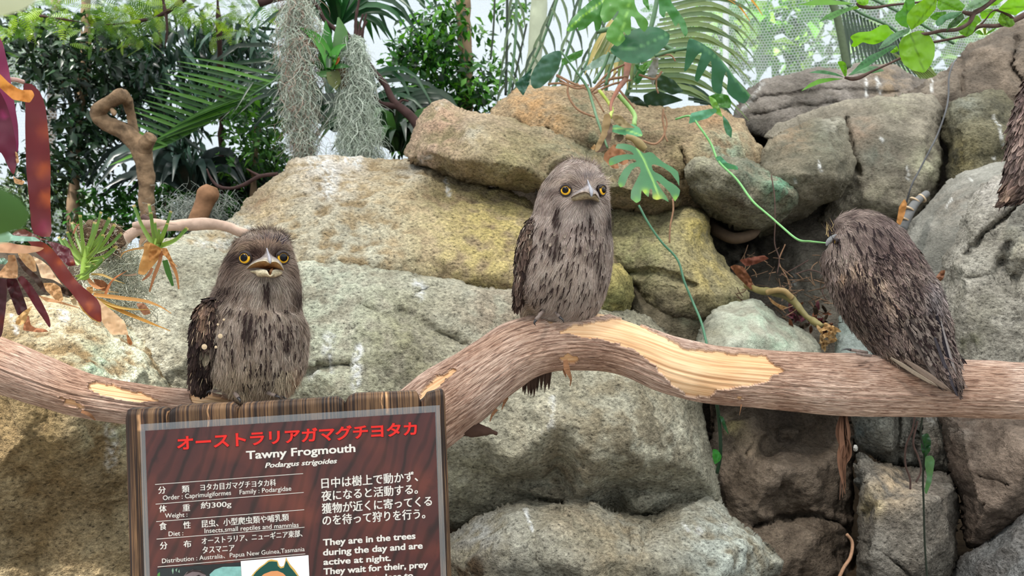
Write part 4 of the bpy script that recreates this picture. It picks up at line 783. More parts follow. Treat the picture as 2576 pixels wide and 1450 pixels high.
# bill
def prot(c, y0, d): n = len(c); return [(p[0], p[1], y0 - d * math.sin(math.pi * min(max(k / (n - 1), 0), 1)) ** .6) for k, p in enumerate(c)]
UP = [(618, 681), (624, 671), (634, 660), (645, 653), (656, 648), (665, 639), (672, 628), (679, 637), (686, 644), (696, 649), (705, 657), (711, 668), (715, 680)]
ED = [(618.5, 681), (627, 670.5), (637, 664), (648, 659.5), (658, 657.5), (668, 657), (679, 662.5), (686, 659), (693, 659), (702, 663.5), (709, 672), (712.5, 678), (714.5, 682)]
MID = [((a[0] + b_[0]) / 2, (a[1] + b_[1]) / 2 - 1.5) for a, b_ in zip(UP, ED)]
THR = [(640 + k * 4.6, 676 - 4 * math.sin(k / 12 * math.pi)) for k in range(13)]
U1 = prot(UP, 1.438, .004); M1 = prot(MID, 1.437, .026); E1 = prot(ED, 1.436, .040)
up = loft_px('upper_bill', [U1, M1, E1], 60, MBILL, b1, [s(104, 90, 84), s(142, 132, 128), s(176, 164, 140)])
loft_px('palate', [E1, prot(THR, 1.437, .012), prot([(650 + k * 2.6, 679) for k in range(13)], 1.434, 0.0)], 40, MBILL, up, [s(175, 135, 85), s(140, 84, 40), s(75, 38, 22)])
LR = [(619, 682), (635, 681), (649, 679), (657, 678), (664, 678.5), (671, 680.5), (675.5, 688), (679.5, 693.5), (683, 688), (686, 680.5), (697, 679), (705, 681), (710.5, 685)]
LB = [(620, 683.5), (634, 686), (643, 689), (646, 694), (656, 697), (666, 695.5), (673, 696), (679.5, 697.5), (688, 697), (695, 696.5), (701, 694), (707, 691), (711, 686)]
L1 = prot(LR, 1.438, .030); L2 = prot([((a[0] + b_[0]) / 2, (a[1] + b_[1]) / 2) for a, b_ in zip(LR, LB)], 1.438, .034); L3 = prot(LB, 1.438, .028); L4 = prot([(p[0], p[1] + 3) for p in LB], 1.445, .004)
lo = loft_px('lower_bill', [L1, L2, L3, L4], 70, MBILL, b1, [s(235, 225, 195), s(205, 190, 155), s(170, 150, 122), s(110, 95, 82)])
loft_px('mouth_floor', [L1, prot([(634 + k * 5.6, 684) for k in range(13)], 1.437, .014), prot([(650 + k * 2.6, 680) for k in range(13)], 1.434, 0.0)], 40, MBILL, lo, [s(150, 105, 65), s(95, 52, 30), s(60, 32, 20)])
tube('nostril_ridge', px_path([(671, 625, 1.432), (674, 636, 1.423), (677, 648, 1.408), (679, 657, 1.397), (680, 663, 1.394)]), [.001, .0018, .0026, .0027, .0012], m_simple('ridge', s(150, 146, 152), .5, .5, .4, 150), up, 16, 10)
tube('tongue', px_path([(684, 690, 1.43), (683, 682, 1.415), (686, 675, 1.425)]), [.003, .0035, .001], m_simple('tongue', s(150, 105, 65), .4, .5, .1), lo, 10, 8)
eye(b1, 620, 650, 1.438, 17.5, (-.12, -1, .06), .95, .56); eye(b1, 708, 649, 1.445, 17.5, (.80, -1, .06), .95, .60)
toe(b1, [(575, 990, 1.47), (555, 984, 1.455), (530, 984, 1.45)], .004, [(530, 984, 1.45), (522, 987, 1.447), (518, 993, 1.447)])
toe(b1, [(588, 984, 1.455), (595, 994, 1.43), (600, 1002, 1.42)], .0045, [(600, 1002, 1.42), (604, 1009, 1.415), (603, 1015, 1.415)])
toe(b1, [(660, 984, 1.46), (678, 990, 1.44), (694, 996, 1.435)], .0045, [(694, 996, 1.435), (702, 1000, 1.43), (706, 1006, 1.432)])
toe(b1, [(665, 995, 1.47), (690, 994, 1.46), (712, 1000, 1.46)], .0035, [(712, 1000, 1.46), (720, 1004, 1.46), (724, 1009, 1.462)])
# shaggy thighs
A = Acc(); 
for (x0, hw, y0, y1, n_) in [(610, 36, 940, 1003, 1500), (700, 34, 930, 992, 1300), (560, 26, 930, 978, 800)]:
    r = np.random.default_rng(int(x0))
    for k in range(n_ // 4):
        bx = x0 + r.normal() * hw * .5; by = r.uniform(y0, y1 - 14); base = np.array(P(bx, by, 1.432 + abs(bx - x0) / hw * .012 + r.random() * .006)); d = np.array([r.normal() * .22 + (bx - x0) * .006, -.05 + r.normal() * .15, -1]); l = r.uniform(.012, .024)
        R = basis(d[None], np.array([[r.normal() * .6, -1, 0]])); V, Fo, Cc = instances(ST_V, ST_F, base[None], R, np.array([[.0016, l, l]]), None, np.array([s(172, 154, 130)]) * r.uniform(.5, 1.1)); A.add(V, Fo, Cc)
tag(A.build('leg_feathers', MFEA, b1), kind='stuff')
tail1 = Body([(600, 960, 1.55, 40, .02), (590, 1010, 1.60, 34, .012), (575, 1090, 1.635, 26, .008), (570, 1130, 1.64, 8, .003)], 30, 24); tail1.mesh('tail', MFEA, b1, cw1)
fixparent(b1)

# ---------- middle bird: bill closed, head raised, looking right
b2 = thing('frogmouth', 'slim grey bird with closed bill standing on the arched log, looking right', 'bird', loc=P(1420, 785, 1.57))
rows2 = [(1458, 432, 1.57, 8, .01), (1456, 437, 1.57, 40, .035), (1454, 448, 1.565, 62, .05), (1451, 468, 1.56, 79, .06), (1446, 492, 1.56, 87, .066), (1441, 520, 1.563, 93, .068), (1438, 550, 1.567, 98, .07), (1432, 585, 1.57, 107, .076), (1427, 625, 1.57, 113, .082),
         (1422, 665, 1.57, 115, .084), (1415, 705, 1.57, 113, .084), (1404, 742, 1.585, 106, .070), (1388, 766, 1.605, 90, .052), (1366, 788, 1.63, 62, .04), (1356, 815, 1.65, 44, .03), (1354, 850, 1.66, 40, .02), (1352, 880, 1.675, 36, .012)]
B2 = Body(rows2, sq=2.2); B2.dent(1424, 480, 22, .006); B2.dent(1513, 480, 14, .006); B2.refresh()
c2 = colour_field(s(186, 170, 160), s(150, 132, 122), [(1440, 455, 70, 14, s(190, 168, 150), .6), (1395, 480, 30, 12, s(70, 52, 50), .7), (1450, 465, 20, 10, s(80, 60, 54), .8), (1380, 520, 30, 30, s(160, 142, 132), .5), (1405, 540, 14, 34, s(70, 56, 52), .75), (1482, 550, 10, 18, s(45, 36, 36), .9), (1530, 560, 10, 40, s(50, 40, 38), .8), (1450, 545, 45, 30, s(190, 176, 168), .6),
    (1400, 615, 14, 34, s(60, 46, 44), .7), (1500, 640, 22, 36, s(95, 80, 74), .5), (1455, 575, 60, 20, s(125, 108, 102), .5), (1420, 700, 90, 60, s(165, 148, 132), .5), (1330, 790, 25, 25, s(185, 165, 132), .6), (1475, 445, 25, 9, s(70, 66, 78), .7), (1320, 700, 15, 60, s(120, 100, 90), .5), (1380, 445, 25, 8, s(50, 42, 46), .6), (1485, 506, 22, 6, s(40, 34, 38), .85), (1528, 470, 12, 20, s(200, 182, 165), .6)])
B2.mesh('body', MFEA, b2, c2)
def flow2(x, y, p, N, T):
    f = np.array(P(1482, 485, 1.48)); d = p - f; r = np.sqrt((x - 1482) ** 2 + (y - 485) ** 2); w = np.clip(1.45 - r / 80, 0, 1)[:, None]
    d = d / (np.linalg.norm(d, axis=1)[:, None] + 1e-9); D = T.copy(); D[:, 0] -= .35 * np.clip((1470 - x) / 120, -.3, 1) * (y > 560); return d * w + D * (1 - w)
def filt2(x, y, p, N): return ~((N[:, 1] < .25) & (ell(x, y, 1424.5, 482.5, 13.5, 12) | ell(x, y, 1512, 483.5, 8.5, 12.5) | ell(x, y, 1474, 490, 32, 14) | ell(x, y, 1480, 470, 10, 12)))
A = Acc(); plume(A, B2, 44000, .012, .0010, c2, 31, filt2, .09, .12, flowf=flow2, cj=.18); plume(A, B2, 9000, .015, .0006, lambda x, y, V: c2(x, y, V) * 1.25, 32, filt2, .16, .16, flowf=flow2)
st = []
rr = np.random.default_rng(14)
for k in range(170):
    sx = rr.uniform(1325, 1530); sy = rr.uniform(560, 775); st.append((sx, sy, rr.uniform(16, 30), -.25 + rr.normal() * .12 - (1440 - sx) * .0025, 2))
st += [(1400 + rr.normal() * 7, 590 + rr.random() * 50, 22, -.2, 3) for _ in range(12)] + [(1502 + rr.normal() * 8, 620 + rr.random() * 60, 24, -.15, 3) for _ in range(9)] + [(1482 + rr.normal() * 3, 540 + rr.random() * 14, 24, 0, 3) for _ in range(4)] + [(1404 + rr.normal() * 5, 525 + rr.random() * 35, 24, -.35, 4) for _ in range(8)] + [(1532 + rr.normal() * 3, 540 + rr.random() * 40, 26, .1, 3) for _ in range(6)]
dark_streaks(A, B2, st, 19, 1.57, w=2.6, spread=3)
# pale scalloped tips on the breast
Gp, Np, Tp = B2.sample(500, lambda x, y, p, N: (N[:, 1] < 0) & (ell(x, y, 1405, 600, 22, 45) | ell(x, y, 1505, 620, 28, 50) | ell(x, y, 1450, 628, 70, 12)), 5)
R = basis(Tp + Np * .1, Np); V, Fo, Cc = instances(FE_V, FE_F, Gp + Np * .004, R, np.full((len(Gp), 3), 1) * np.array([.0042, .008, .008]), FE_C, np.array([s(185, 168, 152)] * len(Gp)) * np.random.default_rng(3).uniform(.5, .95, (len(Gp), 1))); A.add(V, Fo, Cc)
tag(A.build('plumage', MFEA, b2), kind='stuff')
A = Acc(); r = np.random.default_rng(22)
for k in range(150):
    bx = r.uniform(1428, 1512); by = 440 + abs(bx - 1460) * .12 + r.uniform(-5, 8); base = np.array(P(bx, by, 1.525 + r.uniform(-.01, .03))); d = np.array([(bx - 1470) * .02 + r.normal() * .4, r.normal() * .3 - .3, .35 + r.random() * .4]); l = r.uniform(.006, .013)
    R = basis(d[None], r.normal(size=(1, 3))); V, Fo, Cc = instances(ST_V, ST_F, base[None], R, np.array([[.0014, l, l]]), None, np.array([s(50, 45, 55) if r.random() < .6 else s(190, 176, 168)])); A.add(V, Fo, Cc)
for k in range(120):
    bx = r.uniform(1508, 1530); by = r.uniform(448, 485); base = np.array(P(bx, by, 1.545)); d = np.array([.8 + r.normal() * .3, r.normal() * .3, .5 + r.normal() * .4]); l = r.uniform(.006, .012)
    R = basis(d[None], r.normal(size=(1, 3))); V, Fo, Cc = instances(ST_V, ST_F, base[None], R, np.array([[.0016, l, l]]), None, np.array([s(200, 184, 168)]) * r.uniform(.7, 1.1)); A.add(V, Fo, Cc)
tag(A.build('crest_feathers', MFEA, b2), kind='stuff')
cw2 = colour_field(s(110, 90, 80), s(62, 48, 44), [(1330, 600, 14, 30, s(150, 124, 108), .6)], 120)
cr2 = lambda x, y, V: np.where((np.random.default_rng(8).random(len(x)) < .45)[:, None], np.array(s(190, 172, 155)), np.array(s(46, 34, 32)))
wing(b2, [(1345, 550, 1.56, 5, .01), (1334, 580, 1.545, 16, .02), (1322, 630, 1.54, 19, .028), (1315, 690, 1.545, 17, .026), (1307, 740, 1.55, 12, .016), (1301, 768, 1.555, 5, .006)], cw2, cr2, 800, 41,
     [((1312 + k * 4, 690, 1.525), (1299 + k * 4, 768 - k * 3, 1.54), .006, s(66, 50, 46)) for k in range(4)], fl=.018, fw=.008)
UP = [(1436, 499), (1438, 491.5), (1446, 484.5), (1457, 477), (1468.5, 469), (1476, 460), (1479.5, 456), (1486, 465), (1492, 473), (1500, 478.5), (1506, 488), (1508.5, 499)]
ML = [(1436.5, 500), (1439, 495.5), (1449, 490), (1461, 485), (1472, 483), (1481, 486), (1488, 494), (1492, 489.5), (1498, 488), (1503, 494), (1506, 499), (1508, 502)]
LB = [(1435, 505), (1442, 506), (1452, 504.5), (1462, 503), (1472, 501.5), (1480, 500.5), (1486, 500.5), (1492, 502), (1498, 504), (1502, 506), (1505, 507), (1507, 507)]
def pr2(c, y0, d): n = len(c); return [(p[0], p[1], y0 - d * math.sin(math.pi * (k / (n - 1)) ** 1.25) ** .6) for k, p in enumerate(c)]
up = loft_px('upper_bill', [pr2(UP, 1.503, .004), pr2([((a[0] + b_[0]) / 2, (a[1] + b_[1]) / 2 - 1.5) for a, b_ in zip(UP, ML)], 1.50, .026), pr2(ML, 1.498, .038)], 60, MBILL, b2, [s(112, 98, 92), s(150, 142, 142), s(140, 122, 106)])
loft_px('lower_bill', [pr2(ML, 1.500, .034), pr2([((a[0] + b_[0]) / 2, (a[1] + b_[1]) / 2) for a, b_ in zip(ML, LB)], 1.499, .030), pr2(LB, 1.50, .018), pr2([(p[0], p[1] + 3) for p in LB], 1.51, 0)], 60, MBILL, b2, [s(110, 92, 78), s(172, 158, 128), s(140, 124, 102), s(50, 42, 42)])
tube('nostril_ridge', px_path([(1478, 453, 1.50), (1481, 463, 1.490), (1485, 475, 1.474), (1488, 487, 1.462), (1488, 495, 1.460)]), [.001, .002, .0030, .0030, .0013], m_simple('ridge', s(146, 146, 154), .5, .5, .4, 150), up, 16, 10)
eye(b2, 1424.5, 480, 1.503, 15.5, (-.25, -1, .05), .95, .54); eye(b2, 1509, 480, 1.512, 15.0, (1.0, -1, .1), .95, .55)
toe(b2, [(1385, 772, 1.55), (1368, 782, 1.525), (1354, 798, 1.51), (1348, 806, 1.508)], .0045, [(1348, 806, 1.508), (1344, 814, 1.506), (1348, 820, 1.508)])
toe(b2, [(1383, 772, 1.55), (1396, 784, 1.52), (1408, 798, 1.51)], .0045, [(1408, 798, 1.51), (1416, 806, 1.506), (1418, 813, 1.507)])
toe(b2, [(1388, 772, 1.56), (1405, 776, 1.54), (1425, 775, 1.54)], .0038)
toe(b2, [(1432, 772, 1.56), (1445, 768, 1.545), (1465, 771, 1.525)], .0042, [(1465, 771, 1.525), (1464, 780, 1.52), (1459, 788, 1.52)])
toe(b2, [(1432, 774, 1.56), (1442, 776, 1.55), (1452, 775, 1.54)], .0035)
# tail passes behind the log; ragged tip shows below
A = Acc(); r = np.random.default_rng(6)
for k in range(26):
    bx = r.uniform(1318, 1385); a_ = np.array(P(bx + 8, 840 + r.uniform(-10, 10), 1.668 + r.uniform(0, .012))); e_ = np.array(P(bx - 2 + r.normal() * 5, r.uniform(960, 1008) - abs(bx - 1345) * .4, 1.70 + r.uniform(0, .01))); d = e_ - a_; L = np.linalg.norm(d)
    R = basis(d[None], np.array([[r.normal() * .15, -1, 0]])); V, Fo, Cc = instances(FE_V, FE_F, a_[None], R, np.array([[.011, L, L]]), FE_C, np.array([s(92, 72, 62)]) * r.uniform(.6, 1.2)); A.add(V, Fo, Cc)
A.build('tail', MFEA, b2)
fixparent(b2)

# ---------- right-hand bird seen from behind
b3 = thing('frogmouth', 'mottled dark bird facing away, its tail draped over the log', 'bird', loc=P(2250, 915, 1.52))
rows3 = [(2104, 556, 1.60, 6, .01), (2118, 561, 1.60, 30, .035), (2134, 572, 1.597, 54, .05), (2150, 590, 1.59, 78, .062), (2168, 622, 1.58, 100, .074), (2190, 668, 1.57, 108, .084), (2213, 716, 1.56, 111, .088), (2245, 767, 1.55, 110, .088), (2285, 830, 1.53, 97, .078),
         (2322, 880, 1.50, 78, .060), (2352, 912, 1.48, 56, .042), (2378, 942, 1.46, 36, .028), (2400, 970, 1.452, 16, .012), (2409, 985, 1.45, 5, .004)]
B3 = Body(rows3, sq=2.15)
c3 = colour_field(s(132, 116, 108), s(88, 74, 70), [(2110, 640, 26, 60, s(172, 155, 145), .7), (2100, 780, 22, 60, s(175, 160, 150), .5), (2160, 860, 30, 60, s(176, 162, 148), .7), (2215, 915, 30, 22, s(185, 160, 130), .7), (2170, 690, 22, 14, s(198, 172, 150), .85), (2150, 672, 10, 14, s(202, 172, 146), .85), (2120, 698, 8, 14, s(200, 164, 130), .8), (2205, 715, 28, 20, s(192, 166, 146), .8),
    (2235, 765, 12, 22, s(188, 162, 142), .75), (2150, 740, 50, 60, s(62, 48, 44), .75), (2285, 800, 14, 14, s(190, 170, 145), .7), (2310, 830, 26, 34, s(170, 148, 132), .6), (2300, 600, 40, 40, s(105, 90, 88), .6), (2240, 590, 60, 40, s(110, 95, 92), .6), (2350, 760, 25, 60, s(135, 128, 130), .6), (2180, 800, 40, 50, s(66, 54, 50), .6), (2300, 900, 50, 30, s(120, 104, 92), .5), (2260, 640, 60, 50, s(80, 62, 60), .5)], 45)
B3.mesh('body', MFEA, b3, c3)
filt3 = lambda x, y, p, N: ~ell(x, y, 2084, 606, 14, 24)
A = Acc(); low = lambda x, y, p, N: filt3(x, y, p, N) & (y > 640 + (2140 - x) * .1); top = lambda x, y, p, N: filt3(x, y, p, N) & (y < 690)
plume(A, B3, 5200, .016, .0062, lambda x, y, V: c3(x, y, V) * 1.25, 51, low, .10, .14, feather=True, cj=.55, droop=.0)
plume(A, B3, 17000, .013, .0012, lambda x, y, V: c3(x, y, V) * 1.35, 52, top, .10, .12, cj=.35, droop=.0); plume(A, B3, 16000, .011, .0009, lambda x, y, V: c3(x, y, V) * 1.5, 53, low, .22, .25, cj=.6, droop=.0, off=.003)
rr = np.random.default_rng(24); st = []
for k in range(260):
    t_ = rr.random(); sx, sy = rr.uniform(2090, 2380), rr.uniform(560, 930)
    if abs((sx - 2213) - (sy - 716) * .56) < 112 and not (sx < 2100 and sy > 800): st.append((sx, sy, rr.uniform(18, 34), .30 + rr.normal() * .12, 3))
dark_streaks(A, B3, st, 29, 1.55, s(36, 27, 28), w=3.2, spread=3.5)
tag(A.build('plumage', MFEA, b3), kind='stuff')
# folded wing tips and tail feathers
A = Acc(); r = np.random.default_rng(44)
for k in range(22):
    f_ = k / 21; a_ = np.array(P(2268 + f_ * 86 + r.normal() * 4, 820 - f_ * 20 + r.normal() * 12, 1.456 - .004 * math.sin(f_ * 3))); e_ = np.array(P(2380 + f_ * 26, 975 - f_ * 40 + r.normal() * 8, 1.437)); d = e_ - a_; L = np.linalg.norm(d); R = basis(d[None], np.array([[.2 + r.normal() * .2, -1, .1]]))
    V, Fo, Cc = instances(FE_V, FE_F, a_[None], R, np.array([[.0085, L, L]]), FE_C, np.array([s(128, 114, 108)]) * r.uniform(.5, 1.25)); A.add(V, Fo, Cc)
for k in range(260):
    f_ = r.random(); u_ = r.random(); a_ = np.array(P(2275 + f_ * 90 + u_ * 60, 800 + u_ * 120 - f_ * 12, 1.444 - .003 * u_)); d = np.array([.55 + r.normal() * .12, r.normal() * .1, -.83]); l = r.uniform(.008, .018); R = basis(d[None], np.array([[r.normal() * .3, -1, 0]]))
    V, Fo, Cc = instances(FE_V, FE_F, a_[None], R, np.array([[.004, l, l]]), FE_C, np.array([s(140, 126, 118) if r.random() < .6 else s(52, 40, 40)]) * r.uniform(.6, 1.25)); A.add(V, Fo, Cc)
w3 = A.build('folded_wing', MFEA, b3)
A = Acc()
for (a0, e0, wd, c) in [((2355, 795, 1.45), (2412, 985, 1.43), .010, s(40, 36, 42)), ((2362, 800, 1.448), (2408, 940, 1.428), .006, s(150, 142, 140)), ((2350, 850, 1.44), (2412, 996, 1.425), .007, s(70, 66, 72)), ((2372, 880, 1.45), (2412, 950, 1.43), .012, s(120, 108, 102)), ((2275, 905, 1.455), (2396, 985, 1.43), .012, s(125, 108, 96)), ((2240, 900, 1.465), (2360, 972, 1.435), .009, s(150, 135, 118))]:
    a_, e_ = np.array(P(*a0)), np.array(P(*e0)); d = e_ - a_; L = np.linalg.norm(d); R = basis(d[None], np.array([[.1, -1, 0]])); V, Fo, Cc = instances(FE_V, FE_F, a_[None], R, np.array([[wd, L, L]]), FE_C * .4 + .6, np.array([c])); A.add(V, Fo, Cc)
A.build('tail', MFEA, b3)
bl = Body([(2104, 596, 1.57, 7, .008), (2096, 600, 1.568, 8, .008), (2088, 605, 1.566, 7, .006), (2082, 612, 1.565, 5, .004), (2079, 619, 1.565, 1.5, .002)], 24, 24); bl.mesh('bill', MBILL, b3, colour_field(s(150, 150, 152), s(110, 112, 112), []))
eye(b3, 2105, 607, 1.538, 7.5, (-1, .1, 0), .95, .6)
A = Acc(); r = np.random.default_rng(77)
for k in range(60):
    base = np.array(P(2088 + r.normal() * 6, 582 + r.normal() * 8, 1.56)); d = np.array([-.35 + r.normal() * .35, r.normal() * .3, 1 + r.random() * .4]); l = r.uniform(.01, .024); R = basis(d[None], r.normal(size=(1, 3)))
    V, Fo, Cc = instances(ST_V, ST_F, base[None], R, np.array([[.0011, l, l]]), None, np.array([s(48, 40, 46) if r.random() < .7 else s(190, 165, 120)])); A.add(V, Fo, Cc)
tag(A.build('crest_feathers', MFEA, b3), kind='stuff')
toe(b3, [(2180, 888, 1.50), (2160, 884, 1.485), (2140, 881, 1.48)], .0035, [(2140, 881, 1.48), (2128, 879, 1.478), (2116, 882, 1.478)])
toe(b3, [(2190, 895, 1.49), (2172, 893, 1.478), (2155, 889, 1.475)], .003)
fixparent(b3)

# ---------- fourth bird, cut by the right edge of the picture
b4 = thing('frogmouth', 'scaly brown bird cropped by the right edge, low on the bright slab', 'bird', loc=P(2570, 505, 2.33))
B4 = Body([(2690, 150, 2.36, 20, .03), (2688, 175, 2.36, 62, .07), (2680, 220, 2.35, 84, .09), (2662, 285, 2.34, 92, .10), (2640, 345, 2.33, 86, .10), (2616, 395, 2.32, 72, .08), (2590, 435, 2.31, 56, .06), (2562, 470, 2.31, 36, .04), (2536, 497, 2.31, 16, .02), (2524, 508, 2.31, 4, .008)], 110, 60)
c4 = colour_field(s(135, 115, 108), s(84, 68, 64), [(2570, 340, 8, 60, s(175, 150, 140), .6), (2545, 480, 20, 22, s(165, 135, 110), .6), (2555, 410, 20, 25, s(110, 94, 90), .5)], 40)
B4.mesh('body', MFEA, b4, c4); A = Acc(); plume(A, B4, 2600, .030, .013, lambda x, y, V: c4(x, y, V) * 1.2, 61, None, .14, .14, feather=True, cj=.6, droop=0); plume(A, B4, 6000, .022, .002, lambda x, y, V: c4(x, y, V) * 1.3, 62, None, .2, .2, cj=.6, droop=0)
tag(A.build('plumage', MFEA, b4), kind='stuff')
toe(b4, [(2560, 495, 2.33), (2545, 508, 2.32), (2535, 516, 2.32)], .005, [(2535, 516, 2.32), (2528, 522, 2.318), (2527, 530, 2.32)])
fixparent(b4)
# ------------------------------------------------------------------ THE SIGN
def _rot(a, ax): return np.array(Matrix.Rotation(a, 3, ax))
SM = _rot(.1769, 'Z') @ _rot(-.0141, 'X') @ _rot(-.0339, 'Y')
SO = np.array(P(390, 1219, 1.22)); SN = -SM[:, 1]      # normal points to the viewer
def SP(px, py, off=0.0):
    d = np.array([(px - CX) / F, 1.0, -(py - CY) / F]); o = np.array([0, 0, CAMZ]); q = SO + SN * off
    return o + d * (((q - o) @ SN) / (d @ SN))
def UVof(p): r = (p - SO); return r @ SM[:, 0], r @ SM[:, 2]
def XY(u, v, off=0.0): return SO + SM[:, 0] * u + SM[:, 2] * v + SN * off
sign = thing('information_sign', 'dark wooden sign board with laminated maroon species notice in white lettering', 'sign', loc=tuple(XY(.2, -.2)))
def m_burnt():
    t = NT('burnt_timber'); uv = t.uvc(); c = t.attr()
    w = t.noise(1, t.mapping(uv, (190, 2.5, 1)), 4, .6, 1.0); w2 = t.noise(1, t.mapping(uv, (900, 20, 1)), 3, .6); b = t.noise(1, t.mapping(uv, (22, 5, 1)), 3)
    col = t.ramp(w, [(.34, s(28, 19, 17)), (.46, s(62, 42, 31)), (.56, s(126, 96, 68)), (.7, s(70, 50, 36))])
    col = t.mix(.6, col, t.ramp(b, [(.38, s(60, 45, 40)), (.55, s(255, 250, 240))]), 'MULTIPLY'); col = t.mix(.35, col, t.ramp(w2, [(.3, .3), (.6, 1.3)]), 'MULTIPLY')
    col = t.mix(1.0, col, c, 'MULTIPLY')
    t.bsdf(col, .7, .35, t.bump(w, .8, .004)); return t.m
MBT = m_burnt()
tops = [(310, 1046), (311, 1038), (316, 1034), (350, 1032.5), (404, 1031), (411, 1035), (417, 1046), (422, 1038), (428, 1032), (440, 1026), (500, 1022), (577, 1018.5), (588, 1026), (595.5, 1037), (600, 1027), (608, 1019.5), (700, 1013), (780, 1008), (847, 1003.5), (858, 1009), (867.6, 1021), (872, 1010), (877, 1002), (894, 994.5), (980, 991), (1048, 988.5), (1055, 998), (1059.6, 1016), (1066, 1010), (1071, 1004), (1078, 993), (1100, 986), (1114, 984.4), (1119, 987), (1121, 996)]
def plank(xa, xb, seed):
    tp = [p for p in tops if xa - .1 <= p[0] <= xb + .1]; uv = np.array([UVof(SP(*p)) for p in tp]); vb = UVof(SP(320, 1600))[1]
    us = np.linspace(uv[0, 0], uv[-1, 0], max(12, int((xb - xa) / 2.2))); vt = np.interp(us, uv[:, 0], uv[:, 1]); nv = 60
    tt = np.linspace(0, 1, nv) ** 1.6; U = np.repeat(us[None], nv, 0); Vv = vt[None] + (vb - vt[None]) * tt[:, None]
    q = np.stack([U.ravel() * 260, Vv.ravel() * 6 + seed, 0 * U.ravel()], 1); rid = noise(q, 1.0) * .0011 + noise(q * [.25, 1, 1], 1, 9) * .0014
    e = np.minimum(U - us[0], us[-1] - U).ravel(); rid = rid - .006 * np.exp(-(e / .004) ** 2) - .006 * np.exp(-((vt[None] - Vv).ravel() / .004) ** 2)
    Vf = np.array([XY(a, b, -.004 + r) for a, b, r in zip(U.ravel(), Vv.ravel(), rid)]); n = len(us)
    i = np.arange(nv - 1)[:, None]; j = np.arange(n - 1)[None]; Q = np.stack([i * n + j, (i + 1) * n + j, (i + 1) * n + j + 1, i * n + j + 1], -1).reshape(-1, 4)
    Bk = Vf - SN * .026; N0 = len(Vf); Q2 = Q[:, ::-1] + N0
    bd = list(range(n)) + [k * n + n - 1 for k in range(1, nv)] + [(nv - 1) * n + k for k in range(n - 2, -1, -1)] + [k * n for k in range(nv - 2, 0, -1)]
    side = np.array([(bd[k], bd[(k + 1) % len(bd)], bd[(k + 1) % len(bd)] + N0, bd[k] + N0) for k in range(len(bd))])
    uvs = np.stack([U.ravel() + seed * .37, Vv.ravel()], 1); uvs = np.vstack([uvs, uvs]); C = np.ones((2 * N0, 3)) * .95
    x = U.ravel(); yv = Vv.ravel(); 
    for (mx, my, l, wd) in DROPS:
        uu, vv = UVof(SP(mx, my)); g = np.clip(1.4 - np.abs(x - uu + noise(np.stack([x * 0, yv * 80, x * 0 + mx], 1)) * .003) / wd, 0, 1) * ((yv < vv + .004) & (yv > vv - l)); C[:N0] = C[:N0] * (1 - g[:, None]) + 3.2 * g[:, None]
    return mk('plank', np.vstack([Vf, Bk]), [Q, Q2, side], MBT, sign, C, uv=uvs)
DROPS = [(355, 1033, .030, .0022), (350, 1050, .02, .004), (522, 1022, .05, .0008), (972, 990, .034, .0018), (960, 992, .025, .0008), (1065, 1012, .02, .003), (414, 1040, .03, .001)]
for k, (a, b) in enumerate([(310, 417), (417, 595.5), (595.5, 867.6), (867.6, 1059.6), (1059.6, 1121)]): plank(a, b, k * 3.1 + 1)
u0, v0 = UVof(SP(720, 1500)); 
def box_uv(ua, ub, va, vb, oa, ob):
    V = [XY(u, v, o) for o in (oa, ob) for u, v in ((ua, va), (ub, va), (ub, vb), (ua, vb))]
    return V, [(0, 1, 2, 3), (7, 6, 5, 4), (0, 4, 5, 1), (1, 5, 6, 2), (2, 6, 7, 3), (3, 7, 4, 0)]
for uc in (u0 - .12, u0 + .12):
    pa = XY(uc, .0, -.055); pts = [pa, pa - np.array([0, 0, .35]), np.array([pa[0], pa[1] + .02, 0.0])]
    V, Fs = tube_geo(pts, .028, 20, 12, .002, 30); mk('post', V, Fs, MBT, sign, np.ones((len(V), 3)), uv=np.stack([V[:, 0], V[:, 2]], 1))
# laminated sheet
def m_print():
    t = NT('printed_wood_photo'); uv = t.uvc()
    w = t.add('ShaderNodeTexWave', wave_type='BANDS', bands_direction='DIAGONAL'); w.inputs['Scale'].default_value = 3.2; w.inputs['Distortion'].default_value = 5; w.inputs['Detail'].default_value = 3; w.inputs['Detail Scale'].default_value = .7
    t.l.new(t.mapping(uv, (1.2, -.55, 1)), w.inputs['Vector']); n = t.noise(5, uv, 5, .6, 1.2); n2 = t.noise(2.6, uv, 2)
    c = t.ramp(w.outputs['Fac'], [(.0, s(34, 15, 16)), (.10, s(62, 27, 27)), (.85, s(70, 31, 29)), (1., s(52, 23, 23))])
    c = t.mix(t.ramp(n, [(.62, 0.0), (.72, .75)]), c, s(30, 12, 14)); c = t.mix(t.ramp(n2, [(.5, 0.0), (.75, .45)]), c, s(130, 62, 42))
    t.bsdf(c, .35, .4, **{'Coat Weight': .3, 'Coat Roughness': .12}); return t.m
def quad_on(name, pts, off, mat, parent, uvs=None):
    V = [SP(x, y, off) for x, y in pts]; return mk(name, V, [tuple(range(len(V)))], mat, parent, smooth=False, uv=uvs)
ub = [(365, 1084.5), (1094.6, 1037.5), (1111, 1520), (380, 1540)]
prt = quad_on('printed_sheet', ub, .0036, m_print(), sign, uvs=[(0, 1), (1.7, 1), (1.7, 0), (0, 0)])
t = NT('clear_laminate'); gl = t.add('ShaderNodeBsdfGlossy'); gl.inputs['Roughness'].default_value = .08; tr = t.add('ShaderNodeBsdfTransparent'); df = t.add('ShaderNodeBsdfDiffuse'); df.inputs[0].default_value = (.7, .75, .8, 1)
